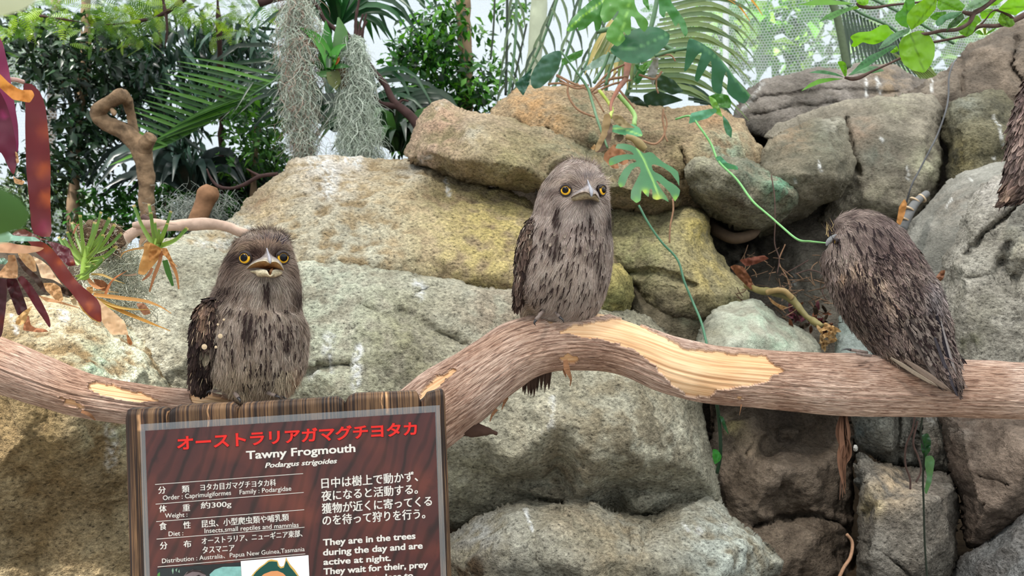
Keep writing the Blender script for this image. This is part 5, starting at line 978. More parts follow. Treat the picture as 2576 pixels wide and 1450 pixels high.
m1 = t.add('ShaderNodeMixShader'); m1.inputs[0].default_value = .12; t.l.new(tr.outputs[0], m1.inputs[1]); t.l.new(df.outputs[0], m1.inputs[2]); m2 = t.add('ShaderNodeMixShader'); m2.inputs[0].default_value = .08
t.l.new(m1.outputs[0], m2.inputs[1]); t.l.new(gl.outputs[0], m2.inputs[2]); t.l.new(m2.outputs[0], t.out.inputs[0]); MLAM = t.m
def frame_on(name, outer, inner, off, mat, parent):
    V = [SP(x, y, off) for x, y in outer + inner]; return mk(name, V, [(0, 1, 5, 4), (1, 2, 6, 5), (2, 3, 7, 6), (3, 0, 4, 7)], mat, parent, smooth=False)
frame_on('laminate_border', [(351.8, 1068), (1106, 1020), (1126, 1530), (366, 1552)], ub, .0034, MLAM, sign)
MW = m_simple('lettering_white', s(212, 207, 200), .5, .3, .05); MRED = m_simple('lettering_red', s(205, 36, 30), .5, .3, .05); MBLK = m_simple('lettering_outline', s(70, 14, 16), .6, .2, .05)
def lettering(txt, A, B, h, bold=.0, mat=None, off=.0042, parent=None, shear=0.0, grow=0.0, name='lettering', spacing=1.0):
    cu = bpy.data.curves.new(name, 'FONT'); cu.body = txt; cu.offset = min(bold, .012) if all(ord(c) < 128 for c in txt) else (bold if bold > .03 else 0.0); cu.resolution_u = 3; cu.shear = shear; cu.space_character = spacing
    ob = bpy.data.objects.new(name, cu); COL.objects.link(ob); bpy.context.view_layer.update()
    me = bpy.data.meshes.new_from_object(ob.evaluated_get(bpy.context.evaluated_depsgraph_get())); bpy.data.objects.remove(ob)
    n = len(me.vertices); co = np.empty(n * 3, np.float32); me.vertices.foreach_get('co', co); co = co.reshape(-1, 3); mn, mx = co.min(0), co.max(0); f = (co - mn) / np.maximum(mx - mn, 1e-6)
    a, b = SP(*A, off), SP(*B, off); ex = b - a; ez = np.cross(ex / np.linalg.norm(ex), -SN); ez = ez * np.sign(ez[2]); hh = h * 1.22 / F
    if grow: pass
    V = a + f[:, :1] * ex + f[:, 1:2] * ez * hh
    me.calc_loop_triangles(); T3 = np.empty(len(me.loop_triangles) * 3, np.int32); me.loop_triangles.foreach_get('vertices', T3); T3 = T3.reshape(-1, 3); bpy.data.meshes.remove(me); mm = 1.22 / F; exn = ex / np.linalg.norm(ex)
    sh = [(0, 0)] if bold < .006 or bold > .03 else ([(-.35, 0), (.35, 0)] if bold < .015 else [(-.5, -.2), (.5, -.2), (-.5, .25), (.5, .25), (0, 0)])
    return mk(name, np.vstack([V + exn * dx * mm + ez * dy * mm + SN * .00002 * k for k, (dx, dy) in enumerate(sh)]), [np.vstack([T3 + k * len(V) for k in range(len(sh))])], mat or MW, parent or prt, smooth=False)
T_ = 'オーストラリアガマグチヨタカ'
lettering(T_, (443.8, 1136.4), (1051.2, 1097.4), 40, .05, MBLK, .0040, name='title_outline'); lettering(T_, (445.4, 1134.8), (1049.6, 1096), 38, .031, MRED, .0044, name='title')
lettering('Tawny Frogmouth', (620, 1163), (894, 1144), 27.5, .022); lettering('Podargus strigoides', (667, 1182), (848, 1170), 17, .014, shear=.25)
for a, b in [((390, 1219), (762.5, 1191.5)), ((391.5, 1268.5), (764, 1239)), ((393, 1312.5), (765, 1282.5)), ((394, 1356.5), (766, 1326.5)), ((396.5, 1426.5), (768, 1393.5))]:
    quad_on('rule_line', [a, b, (b[0], b[1] + 1.3), (a[0], a[1] + 1.3)], .0042, MW, prt)
JB, LB_ = .010, .004
for args in [('分', (398.5, 1243.5), (417, 1242), 18, JB), ('類', (458, 1240.5), (476.5, 1239), 18, JB), ('ヨタカ目ガマグチヨタカ科', (504.3, 1236), (694, 1223), 17.5, JB), ('Order : Caprimulgiformes', (410, 1263), (581.5, 1249.5), 15.5, LB_), ('Family : Podargidae', (603, 1248.5), (733, 1238.5), 15.5, LB_),
             ('体', (400.8, 1290), (418.8, 1289), 18, JB), ('重', (459.6, 1287), (478, 1286), 17.5, JB), ('約300g', (505.3, 1284), (582, 1279), 20, JB), ('Weight :', (415, 1307.5), (471.3, 1304), 14.5, LB_), ('食', (401.2, 1334.5), (419.5, 1333), 19, JB), ('性', (461.3, 1331), (479.6, 1330), 18, JB),
             ('昆虫、小型爬虫類や哺乳類', (507.7, 1328.5), (726.7, 1311), 19, JB), ('Insects,small reptiles and mammlas', (514.7, 1346), (751.4, 1330), 15.5, LB_), ('Diet :', (424.2, 1350), (461, 1347.6), 11.5, LB_), ('分', (402.8, 1383.4), (421, 1382), 18.5, JB), ('布', (462, 1379), (481, 1377.5), 18, JB),
             ('オーストラリア、ニューギニア東部、', (507.7, 1371), (760.8, 1351), 18, JB), ('タスマニア', (509.7, 1393.4), (589.8, 1387.4), 17.5, JB), ('Distribution : Australia、Papua New Guinea,Tasmania', (407.8, 1421.5), (766.4, 1391), 15, LB_),
             ('日中は樹上で動かず、', (809.2, 1230), (1051.3, 1211.6), 27, .02), ('夜になると活動する。', (809.2, 1261.8), (1051, 1243.2), 27, .02), ('獲物が近くに寄ってくる', (810.2, 1293.5), (1086.3, 1273.4), 27, .02), ('のを待って狩りを行う。', (811.9, 1323.5), (1069.6, 1305.2), 27, .02),
             ('They are in the trees', (813, 1379), (1045, 1361.5), 22, .02), ('during the day and are', (813, 1404), (1063, 1386), 22, .02), ('active at night.', (814, 1427.5), (983, 1416.5), 21, .02), ('They wait for their, prey', (814, 1452), (1076.3, 1433.5), 22, .02), ('until they get close to', (815, 1478), (1039, 1461), 22, .02)]:
    lettering(*args)
pic = quad_on('bird_photo', [(395, 1431.5), (605.5, 1415.5), (612, 1530), (401, 1540)], .0042, m_simple('photo_dark', s(38, 44, 46), .4, .3, .5, 30), prt)
def patch(name, pts, off, col): return quad_on(name, pts, off, m_simple('ink', col, .4, .3, .3, 120), pic)
patch('photo_leaf', [(527, 1446), (540, 1434), (560, 1427), (605.5, 1426), (610, 1500), (540, 1500)], .0044, s(128, 178, 172))
patch('photo_bird', [(462, 1450), (470, 1440), (485, 1434), (505, 1436), (518, 1448), (524, 1500), (462, 1500)], .0046, s(112, 98, 100)); patch('photo_bird_crown', [(466, 1447), (474, 1438), (488, 1434), (506, 1437), (516, 1447), (500, 1440), (484, 1439)], .0048, s(44, 34, 34)); patch('photo_eye', [(494, 1450), (500, 1447), (505, 1450), (500, 1454)], .005, s(20, 15, 15))
for q in [[(396, 1445), (402, 1440), (404, 1500), (396, 1500)], [(432, 1436), (435, 1430), (437, 1436), (435, 1446)], [(441, 1434), (446, 1430), (444, 1440)], [(448, 1440), (451, 1433), (452, 1442)]]: patch('photo_green_bit', q, .0044, s(120, 150, 130) if q[0][0] > 400 else s(70, 120, 60))  # small green bits of the printed picture
mp = quad_on('distribution_map', [(605.5, 1412.5), (775.8, 1397.5), (781, 1520), (612, 1530)], .0042, m_simple('map_white', s(232, 232, 232), .4, .3, .05), prt)
gold = [(628, 1455), (640, 1440), (652, 1428), (664, 1420), (674, 1411), (682, 1408), (698, 1411), (703, 1424), (708, 1427), (714, 1424), (718, 1410), (719.5, 1402), (724, 1412), (732, 1423), (742, 1434), (752, 1450), (765, 1480), (765, 1510), (630, 1515), (618, 1480)]
quad_on('map_coast', gold, .0044, m_simple('ink', s(196, 160, 84), .4, .3, .05), mp)
quad_on('map_land', [(632, 1456), (644, 1440), (655, 1430), (667, 1421), (676, 1414), (684, 1413), (697, 1414), (699, 1425), (706, 1431), (714, 1429), (720, 1411), (723, 1416), (729, 1427), (738, 1437), (748, 1450), (760, 1480), (760, 1508), (634, 1512), (624, 1480)], .0046, m_simple('ink', s(16, 70, 62), .4, .3, .05), mp)
quad_on('map_range', [(648, 1458), (664, 1445), (682, 1438), (698, 1437), (712, 1443), (724, 1455), (740, 1480), (735, 1505), (650, 1508), (640, 1480)], .0048, m_simple('ink', s(205, 140, 92), .4, .3, .05), mp)
for c in sign.children: c.matrix_parent_inverse = Matrix.Translation(sign.location).inverted()
# ------------------------------------------------------------------ PLANTS AROUND THE ROCKS
MLF = m_leaf('leaf_green', trans=.35, rough=.38, veins=False); MLFV = m_leaf('leaf_veined', trans=.32, rough=.35); MLT = m_leaf('leaf_backlit', trans=.55, rough=.45)
MDRY = m_leaf('leaf_dry', trans=.35, rough=.75, spec=.15, vary=.2, through=(1.0, .94, .82)); MRDL = m_leaf('leaf_red', trans=.30, rough=.4, vary=.3, through=(1.0, .6, .4))
MSTEM = m_simple('green_stem', s(78, 112, 76), .5, .4, .3, 60, .2); MROOT = m_simple('aerial_root', s(158, 122, 96), .8, .2, .4, 120, .4); MWOODY = m_simple('woody_twig', s(92, 72, 66), .8, .2, .5, 80, .5)
def cv(pts, x0, y0, sc): return [(x0 + p[0] / sc, y0 + p[1] / sc) for p in pts]
def leaf_px(name, outl, Y, mat, col, parent=None, tilt=(0, 0), cup=.0, mid=None, spots=(), rib=None, wave=.0, step=None, label=None, droop=0.0, seed=0):
    xs = [p[0] for p in outl]; ys = [p[1] for p in outl]; cx, cy = np.mean(xs), np.mean(ys); ext = max(max(xs) - min(xs), max(ys) - min(ys)); step = step or max(3.5, ext / 22)
    ol = []
    for i in range(len(outl)):
        a, b = outl[i], outl[(i + 1) % len(outl)]; L = math.hypot(b[0] - a[0], b[1] - a[1]); k = max(1, int(L / step))
        for j in range(k): ol.append((a[0] + (b[0] - a[0]) * j / k, a[1] + (b[1] - a[1]) * j / k))
    oa = np.array(ol)
    if len(oa) > 12: oa = (np.roll(oa, 1, 0) + 3 * oa + np.roll(oa, -1, 0)) / 5
    gx, gy = np.meshgrid(np.arange(min(xs), max(xs), step), np.arange(min(ys), max(ys), step)); gx = gx + (np.arange(gx.shape[0])[:, None] % 2) * step * .5
    m = in_poly(gx, gy, oa); d, _, _ = seg_dist(gx, gy, [tuple(p) for p in oa] + [tuple(oa[0])]); m &= d > step * .45
    pts = [Vector(p) for p in oa] + [Vector(p) for p in zip(gx[m], gy[m])]
    vo, _, fo, _, _, _ = delaunay_2d_cdt(pts, [], [list(range(len(oa)))], 1, 1e-4)
    X = np.array([v.x for v in vo]); Yp = np.array([v.y for v in vo]); k = Y / F
    dep = Y + (tilt[0] * (X - cx) + tilt[1] * (Yp - cy)) * k
    C = np.repeat(np.array(col, float)[None], len(X), 0)
    if mid is not None:
        dm, _, _ = seg_dist(X, Yp, mid); dep = dep + cup * dm * dm / (ext * .5) * k
        if rib is not None: g = np.clip(1.5 - dm / max(1.6, ext * .012), 0, 1)[:, None]; C = C * (1 - g) + np.array(rib) * g
    if wave: dep = dep + fbm(np.stack([X, Yp, 0 * X + seed], 1), 2.2 / ext * 2, 3, 5 + seed) * wave
    for sx, sy, r, c, st in spots: g = np.clip(np.exp(-((X - sx) ** 2 + (Yp - sy) ** 2) / r ** 2) * st * (1 + .5 * noise(np.stack([X, Yp, 0 * X], 1), .08)), 0, 1)[:, None]; C = C * (1 - g) + np.array(c) * g
    V = PA(X, Yp, dep); uv = np.stack([(X - cx) / ext + .5, (Yp - cy) / ext + .5], 1)
    o = mk(name, V, [np.array([list(f) for f in fo if len(f) == 3])], mat, parent, C, uv=uv)
    if label: o['label'] = label
    return o
G1, G2, G3, G4 = s(72, 128, 62), s(52, 98, 68), s(104, 158, 60), s(88, 128, 104)
LIME, VEIN = s(140, 190, 60), s(150, 200, 110)
# split-leaf creeper on the crag
mon = thing('split_leaf_creeper', 'climbing plant with big glossy slit leaves on the ochre crag', 'plant', loc=P(1530, 240, 3.0))
q = lambda L: cv(L, 1280, 0, 2.339); q3 = lambda L: cv(L, 1480, 150, 3.718)
leaf_px('leaf', q3([(455, 830), (400, 800), (330, 785), (270, 790), (250, 830), (330, 840), (400, 860), (430, 890), (350, 885), (260, 900), (200, 925), (190, 960), (200, 995), (260, 975), (340, 940), (430, 930), (455, 955), (390, 975), (330, 1030), (290, 1100), (275, 1160), (300, 1200), (340, 1180), (370, 1100), (410, 1030), (450, 1000), (485, 1005), (490, 1050), (450, 1130), (400, 1230), (395, 1300), (450, 1345), (490, 1320), (495, 1240), (530, 1130), (545, 1095), (535, 1140), (505, 1180), (497, 1215), (530, 1260), (565, 1290), (570, 1230), (580, 1200), (598, 1215), (600, 1300), (640, 1315), (690, 1300), (755, 1335), (730, 1280), (680, 1210), (630, 1135), (645, 1130), (700, 1180), (760, 1240), (810, 1330), (850, 1270), (860, 1220), (820, 1180), (740, 1130), (680, 1080), (610, 1045), (598, 1020), (590, 985), (620, 980), (700, 1010), (770, 1060), (830, 1140), (850, 1185), (850, 1110), (840, 1050), (790, 1010), (700, 960), (640, 910), (600, 870), (560, 865), (520, 880), (480, 850)]),
        2.35, MLF, s(72, 128, 84), mon, (0, -.5), .25, q3([(455, 825), (520, 940), (600, 1120), (660, 1280)]), [(*q3([(640, 1310)])[0], 14, s(190, 205, 80), .9), (*q3([(530, 1240)])[0], 9, s(160, 200, 70), .9), (*q3([(300, 1190)])[0], 8, s(140, 190, 70), .8), (*q3([(450, 1330)])[0], 10, s(110, 175, 60), .8), (*q3([(815, 1300)])[0], 8, s(140, 190, 60), .8), (*q3([(210, 980)])[0], 9, s(110, 165, 60), .7)], VEIN, step=3.2, label='large slit leaf hanging low beside the bird head')
LV = [([(690, 0), (700, -60), (620, -60), (560, 0), (535, 90), (560, 140), (600, 120), (645, 55), (650, 75), (610, 130), (575, 180), (570, 230), (640, 278), (690, 230), (668, 190), (676, 182), (697, 215), (720, 200), (720, 140), (715, 90), (740, 100), (760, 150), (800, 195), (825, 140), (810, 110), (760, 70), (740, 20), (740, -60)], 2.75, s(96, 150, 74), [(720, -60), (700, 60), (650, 240)], (0, .1), VEIN),
      ([(590, 0), (500, -10), (420, 60), (370, 110), (335, 180), (360, 190), (410, 158), (402, 185), (450, 170), (500, 120), (510, 190), (540, 170), (560, 60), (600, -40)], 2.8, G1, [(590, -20), (440, 90), (340, 180)], (-.2, 0), LIME),
      ([(590, 295), (640, 240), (720, 180), (800, 155), (880, 160), (950, 200), (940, 250), (870, 320), (800, 365), (730, 375), (680, 365), (620, 325)], 2.8, s(46, 98, 66), [(940, 200), (760, 280), (590, 298)], (.1, -.4), s(96, 150, 100)),
      ([(150, 400), (200, 330), (270, 300), (305, 298), (312, 340), (290, 410), (240, 470), (190, 515), (150, 525), (130, 500), (128, 450)], 2.85, s(66, 104, 88), [(305, 298), (230, 400), (150, 520)], (.3, .2), None),
      ([(35, 492), (70, 460), (140, 400), (125, 450), (122, 490), (85, 565), (50, 520)], 2.86, s(48, 88, 74), [(130, 400), (85, 560)], (.3, 0), None),
      ([(310, 350), (380, 310), (440, 290), (430, 330), (380, 360), (310, 390)], 2.95, s(84, 138, 74), None, (0, .3), None), ([(430, 420), (480, 370), (560, 320), (620, 318), (660, 360), (600, 375), (520, 400)], 2.95, s(120, 148, 136), None, (0, -.6), None),
      ([(1060, 220), (1130, 250), (1190, 290), (1240, 340), (1290, 400), (1340, 470), (1400, 540), (1428, 560), (1385, 615), (1320, 580), (1280, 540), (1290, 470), (1280, 410), (1260, 470), (1250, 560), (1200, 540), (1190, 480), (1195, 400), (1190, 350), (1150, 420), (1110, 490), (1090, 470), (1110, 390), (1140, 300), (1110, 320), (1060, 400), (1030, 430), (1040, 330), (1050, 260)], 2.8, s(58, 106, 84), [(1065, 222), (1240, 345), (1420, 560)], (.2, .3), s(110, 160, 120)),
      ([(880, -40), (885, 80), (915, 110), (925, 60), (950, 100), (980, 160), (1000, 130), (1020, 190), (1040, 220), (1055, 190), (1040, 130), (1000, 70), (960, 20), (940, -40)], 2.8, s(70, 128, 72), [(910, -40), (1045, 200)], (.2, 0), None),
      ([(780, -40), (790, 20), (830, 70), (820, 0), (820, -40)], 2.82, s(80, 140, 66), None, (0, 0), None),
      ([(740, 380), (760, 420), (730, 470), (760, 500), (800, 440), (830, 380)], 3.0, s(60, 110, 60), None, (.2, 0), None), ([(760, 400), (790, 425), (830, 390), (850, 350), (800, 370)], 2.9, s(110, 165, 90), None, (.2, 0), None),
      ([(835, 350), (880, 330), (880, 400), (850, 510), (815, 440)], 2.98, s(128, 128, 128), None, (.2, 0), None),
      ([(1170, 570), (1230, 545), (1290, 560), (1312, 600), (1300, 640), (1250, 630), (1200, 610)], 2.9, s(70, 125, 50), None, (0, 0), None),
      ([(830, 470), (900, 440), (970, 470), (1030, 540), (960, 560), (880, 520)], 3.3, s(44, 70, 50), None, (0, .4), None), ([(790, 560), (860, 530), (960, 560), (1030, 590), (960, 610), (850, 640), (800, 640)], 3.32, s(40, 66, 52), None, (0, .4), None), ([(680, 560), (760, 570), (820, 620), (830, 660), (760, 640)], 3.3, s(42, 62, 46), None, (0, .4), None)]
for k, (pl, Yd, c, md, tl, rb) in enumerate(LV): leaf_px('leaf', q(pl), Yd, MLFV, c, mon, tl, .3, q(md) if md else None, (), rb, wave=.012, seed=k)
leaf_px('leaf', q3([(175, 645), (230, 615), (330, 600), (420, 605), (480, 640), (510, 700), (505, 720), (420, 720), (300, 700), (220, 675)]), 2.55, MLFV, s(84, 150, 104), mon, (0, -.8), .2, q3([(175, 645), (340, 650), (508, 715)]), (), VEIN)
for pts, c, sd_ in [([(150, 510), (200, 505), (215, 560), (180, 700), (100, 850), (60, 870), (70, 800), (120, 700), (130, 600)], s(160, 136, 100), 1), ([(190, 560), (230, 620), (210, 760), (180, 840), (100, 870), (65, 870), (130, 740)], s(128, 108, 94), 2), ([(215, 525), (290, 510), (370, 590), (440, 640), (330, 640), (250, 600)], s(156, 138, 104), 3),
                   ([(240, 790), (150, 880), (140, 930), (190, 985), (230, 1020), (290, 1020), (270, 960), (330, 990), (380, 960), (350, 880), (300, 820)], s(178, 128, 96), 4), ([(20, 830), (60, 790), (75, 820), (50, 850)], s(200, 165, 120), 5), ([(250, 700), (330, 700), (330, 740), (290, 780), (240, 740)], s(120, 104, 88), 6), ([(260, 860), (340, 870), (380, 950), (300, 960), (250, 920)], s(96, 66, 54), 7)]:
    leaf_px('dry_leaf', q3(pts), 2.52 + sd_ * .006, MDRY, c, mon, (.3, -.2), wave=.012, seed=sd_)
def st(pts, r, mat, parent, name='stem', Y=2.8, fn=q, n=None): 
    pp = fn([(p[0], p[1]) for p in pts]); return tube(name, [P(a, b, p[2] if len(p) > 2 else Y) for (a, b), p in zip(pp, pts)], r, mat, parent, n, 8)
st([(305, 300), (380, 400), (460, 510), (490, 600, 2.75), (520, 700, 2.6), (580, 870, 2.5)], [.0035, .0035, .005, .005, .0045, .0035], MSTEM, mon); st([(590, 310), (560, 390), (500, 490)], .006, MSTEM, mon); st([(570, 500), (585, 440), (640, 300)], .004, MSTEM, mon)
st([(700, 370, 2.95), (690, 450, 2.9), (640, 530, 2.8), (605, 600, 2.75), (605, 690, 2.65)], [.015, .011, .008, .006, .004], m_simple('brown_stem', s(140, 88, 66), .6, .3, .4), mon)
for pts, r in [([(280, 445), (350, 490), (345, 530), (400, 640), (510, 692)], .004), ([(400, 490), (410, 500), (480, 540), (560, 660)], .003), ([(480, 545), (560, 480), (700, 450)], .005), ([(500, 550), (600, 500), (720, 470)], .004), ([(470, 520), (400, 500), (280, 440)], .004), ([(490, 535), (600, 420), (680, 380)], .004), ([(230, 495), (300, 490), (420, 520), (470, 500)], .004), ([(480, 530), (560, 500), (640, 420)], .003), ([(300, 470), (370, 505), (450, 500)], .003),
               ([(910, 640), (905, 700), (915, 790), (870, 845), (765, 822)], .004), ([(905, 650), (930, 720), (920, 800), (935, 835)], .003), ([(765, 440), (870, 460), (900, 420)], .004), ([(650, 530), (700, 590), (740, 640)], .004)]:
    st(pts, r, MROOT, mon, 'aerial_root', 2.88)
st([(645, 560), (700, 620), (740, 740, 2.6)], .008, m_simple('pale_stem', s(130, 165, 90), .5), mon); st([(530, 530), (570, 580), (600, 690, 2.6)], .006, m_simple('lime_stem', s(165, 180, 80), .5), mon); st([(350, 720), (420, 740), (480, 790), (535, 845)], [.008, .010, .014, .010], m_simple('olive_stub', s(140, 122, 80), .6), mon, 'stem_stub', 2.5, q3)
st([(870, 440), (870, 520), (880, 550)], .003, MDRY if False else MROOT, mon, 'aerial_root', 2.9); st([(980, 360), (960, 330), (870, 330)], .003, MROOT, mon, 'aerial_root', 2.9); st([(1060, 285), (960, 300), (860, 330)], .006, MSTEM, mon)
st([(965, 1170), (968, 1230), (950, 1330), (945, 1430)], .003, MROOT, mon, 'aerial_root', 2.7)
for c in mon.children: c.matrix_parent_inverse = Matrix.Translation(mon.location).inverted()
def close(root):
    for c in root.children: c.matrix_parent_inverse = Matrix.Translation(root.location).inverted()
# thin vines
def vine(label, pts, r, mat, leaves=(), loc=None, cat='vine', group=None):
    v = thing('vine', label, cat, group, loc=loc or P(*pts[0])); tube('stem', px_path(pts), r, mat, v, (len(pts) - 1) * 8, 8)
    for (pl, Yd, c) in leaves: leaf_px('leaf', pl, Yd, MLFV, c, v, (.2, .2), .3, [pl[0], pl[len(pl) // 2]], (), None, .008)
    close(v); return v
ML2 = m_simple('vine_green', s(66, 112, 84), .5, .4, .2)
vine('long dark-green vine dropping from the split leaf to the log', [(1607, 517, 2.6), (1630, 560, 2.58), (1665, 610, 2.56), (1702, 650, 2.55), (1722, 710, 2.5), (1745, 765, 2.46), (1762, 805, 2.42), (1776, 858, 2.36), (1790, 930, 2.34)], .0038, ML2)
MVB = m_simple('vine_bright', s(112, 170, 100), .5, .4, .2)
vine('bright green vine crossing the hollow to the right bird', [(1700, 300, 2.7), (1735, 292, 2.65), (1760, 320, 2.6), (1790, 365, 2.58), (1805, 402, 2.55), (1850, 448, 2.5), (1905, 518, 2.4), (1922, 532, 2.38), (1960, 565, 2.2), (2005, 602, 2.0), (2040, 608, 1.8), (2080, 612, 1.62)], [.0036, .0036, .0036, .0036, .0036, .0036, .0034, .0032, .003, .0028, .0024, .0015], MVB,
     [([(1732, 312), (1738, 285), (1765, 278), (1800, 272), (1805, 280), (1780, 298), (1755, 305)], 2.62, s(98, 160, 128)), ([(1818, 290), (1830, 302), (1842, 325), (1840, 348), (1826, 335), (1820, 315)], 2.62, s(76, 128, 98)), ([(1782, 240), (1800, 250), (1812, 275), (1818, 295), (1800, 285), (1788, 262)], 2.64, s(120, 170, 76)), ([(1800, 395), (1812, 392), (1830, 410), (1855, 418), (1858, 428), (1830, 425), (1808, 412)], 2.55, s(92, 158, 122))])
vine('short dark vine hanging under the log beside the pale boulder', [(1803, 1015, 1.75), (1808, 1050, 1.78), (1812, 1100, 1.8), (1812, 1150, 1.82), (1804, 1190, 1.85)], .004, m_simple('dark_vine', s(24, 52, 32), .5), [([(1808, 1045), (1820, 1050), (1828, 1075), (1834, 1095), (1822, 1080)], 1.78, s(36, 84, 48)), ([(1793, 1130), (1805, 1132), (1816, 1148), (1812, 1160), (1798, 1170), (1792, 1150)], 1.8, s(48, 128, 44))])
vine('dark cord-like vine with two drooping leaves in front of the square block', [(2322, 1040, 1.7), (2316, 1090, 1.72), (2324, 1140, 1.74), (2322, 1200, 1.76), (2324, 1280, 1.78), (2326, 1360, 1.8), (2334, 1480, 1.82)], .0022, m_simple('dark_vine2', s(40, 48, 38), .6), [([(2318, 1095), (2334, 1090), (2343, 1110), (2340, 1135), (2325, 1155), (2317, 1130)], 1.73, s(30, 72, 34)), ([(2328, 1148), (2345, 1146), (2352, 1160), (2348, 1185), (2343, 1215), (2330, 1246), (2325, 1236), (2332, 1200), (2326, 1170)], 1.74, s(84, 124, 80))])
for lb, pts in [('thin brown root hanging left of the two drooping leaves', [(2302, 1042, 1.72), (2296, 1080, 1.72), (2280, 1120, 1.73), (2278, 1170, 1.74), (2290, 1210, 1.75), (2290, 1232, 1.75)]), ('wiry root curling beside the dark leafy cord vine', [(2308, 1060, 1.72), (2298, 1120, 1.72), (2310, 1150, 1.73), (2316, 1190, 1.74), (2304, 1214, 1.74)]), ('curved tan root in the dark gap at the bottom', [(2130, 1345, 2.2), (2142, 1360, 2.2), (2140, 1400, 2.18), (2122, 1430, 2.16), (2108, 1460, 2.15)]),
                ('hair-thin root hanging in the hollow from the green-stained lobe', [(1940, 440, 2.8), (1948, 490, 2.78), (1950, 560, 2.78), (1950, 620, 2.8), (1960, 650, 2.8), (1955, 690, 2.8)]), ('pale wiry root in the hollow left of the right bird', [(1975, 615, 2.9), (1960, 660, 2.9), (1980, 700, 2.9), (1990, 735, 2.9)]), ('dark twig slanting across the hollow floor', [(1960, 695, 2.9), (2000, 675, 2.9), (2034, 655, 2.88)]), ('thin root arching low behind the right bird', [(2000, 690, 2.9), (2040, 680, 2.9), (2080, 700, 2.85), (2070, 740, 2.8), (2082, 760, 2.8)])]:
    o = tube('root', px_path(pts), .0045 if 'tan' in lb else .0022, MROOT if 'tan' in lb or 'pale' in lb else MWOODY, None, 30, 6); tag(o, lb, 'root')
# black cable
o = tube('cable', px_path([(2405, 150, 3.6), (2396, 165, 3.45), (2388, 190, 3.4), (2386, 240, 3.32), (2376, 290, 3.2), (2362, 330, 3.15), (2338, 380, 3.05), (2312, 430, 3.0), (2292, 470, 2.95), (2278, 520, 2.95), (2270, 560, 2.95)]), .0034, m_simple('cable_black', s(36, 36, 40), .5, .5, .2), None, 90, 8); tag(o, 'black cable draped down the grey rock wall', 'cable')
# segmented grey cane
cn = thing('cane', 'grey segmented cane with pale rings above the right bird', 'plant', loc=P(2270, 575, 2.75))
V, Fs = tube_geo(px_path([(2268, 580, 2.75), (2283, 545, 2.78), (2300, 515, 2.82), (2330, 488, 2.9)]), [.017, .016, .015, .013], 30, 14); mk('stalk', V, Fs, m_simple('cane_grey', s(98, 98, 98), .6, .3, .3), cn)
for (x, y, Yd, dx, dy) in [(2272, 553, 2.765, .45, -.9), (2285, 527, 2.79, .5, -.85), (2300, 506, 2.83, .6, -.8), (2318, 500, 2.86, .8, -.6)]:
    a = np.array(P(x, y, Yd)); b = np.array(P(x + dx * 3.5, y + dy * 3.5, Yd)); V, Fs = tube_geo([a, (a + b) / 2, b], .0185, 4, 14); mk('ring', V, Fs, m_simple('cane_ring', s(205, 180, 150), .8), cn)
leaf_px('dry_sheath', [(2255, 560), (2262, 520), (2275, 500), (2282, 512), (2276, 540), (2265, 568)], 2.72, MDRY, s(196, 140, 84), cn, wave=.01); close(cn)
# thick green-brown stalk, litter and dry leaves in the hollow
tg = thing('fallen_stalk', 'fallen green and brown jointed stalk lying in the hollow', 'branch', loc=P(1880, 720, 2.7))
q6 = lambda L: cv(L, 1716, 484, 2.995)
V, Fs = tube_geo([P(*q6([(a, b)])[0], c) for a, b, c in [(480, 700, 2.72), (560, 735, 2.68), (650, 750, 2.65), (740, 770, 2.62), (830, 810, 2.6), (880, 870, 2.58), (950, 945, 2.55), (1010, 985, 2.52), (1060, 1005, 2.5)]], [.009, .011, .013, .011, .014, .010, .009, .011, .006], 60, 12, .003, 50); mk('stalk', V, Fs, m_simple('stalk_brown', s(118, 108, 66), .6, .3, .5, 14), tg)
V, Fs = tube_geo([P(*q6([(a, b)])[0], c) for a, b, c in [(640, 755, 2.63), (700, 740, 2.61), (770, 745, 2.59), (830, 800, 2.59)]], .009, 20, 10, .002, 60); mk('side_shoot', V, Fs, m_simple('stalk_tan', s(146, 122, 80), .6), tg); close(tg)
rl = np.random.default_rng(90)
lt = thing('leaf_litter', 'pile of curled brown dead leaves at the foot of the fallen stalk', 'leaves', loc=P(2080, 850, 2.4))
for k in range(46):
    if k < 20: cx_, cy_, Yd, c = rl.uniform(2062, 2104), rl.uniform(822, 882), 2.38 + rl.random() * .05, s(*(np.array([205, 168, 118]) * rl.uniform(.7, 1.1)))
    else: cx_, cy_, Yd, c = rl.uniform(1990, 2100), rl.uniform(765, 832), 2.62 + rl.random() * .08, s(*(np.array([[120, 78, 58], [88, 50, 56], [70, 58, 46]][k % 3]) * rl.uniform(.7, 1.1)))
    a0 = rl.uniform(0, 6.28); L = rl.uniform(9, 20); wd = L * rl.uniform(.3, .6); ca, sa = math.cos(a0), math.sin(a0)
    leaf_px('leaf', [(cx_ + ca * u * L - sa * v * wd, cy_ + sa * u * L + ca * v * wd) for u, v in [(-1, 0), (-.5, .6), (0, .8), (.6, .5), (1, 0), (.5, -.7), (-.1, -.6), (-.6, -.5)]], Yd, MDRY, c, lt, (rl.normal() * .5, rl.normal() * .5), wave=.02, step=4, seed=k)
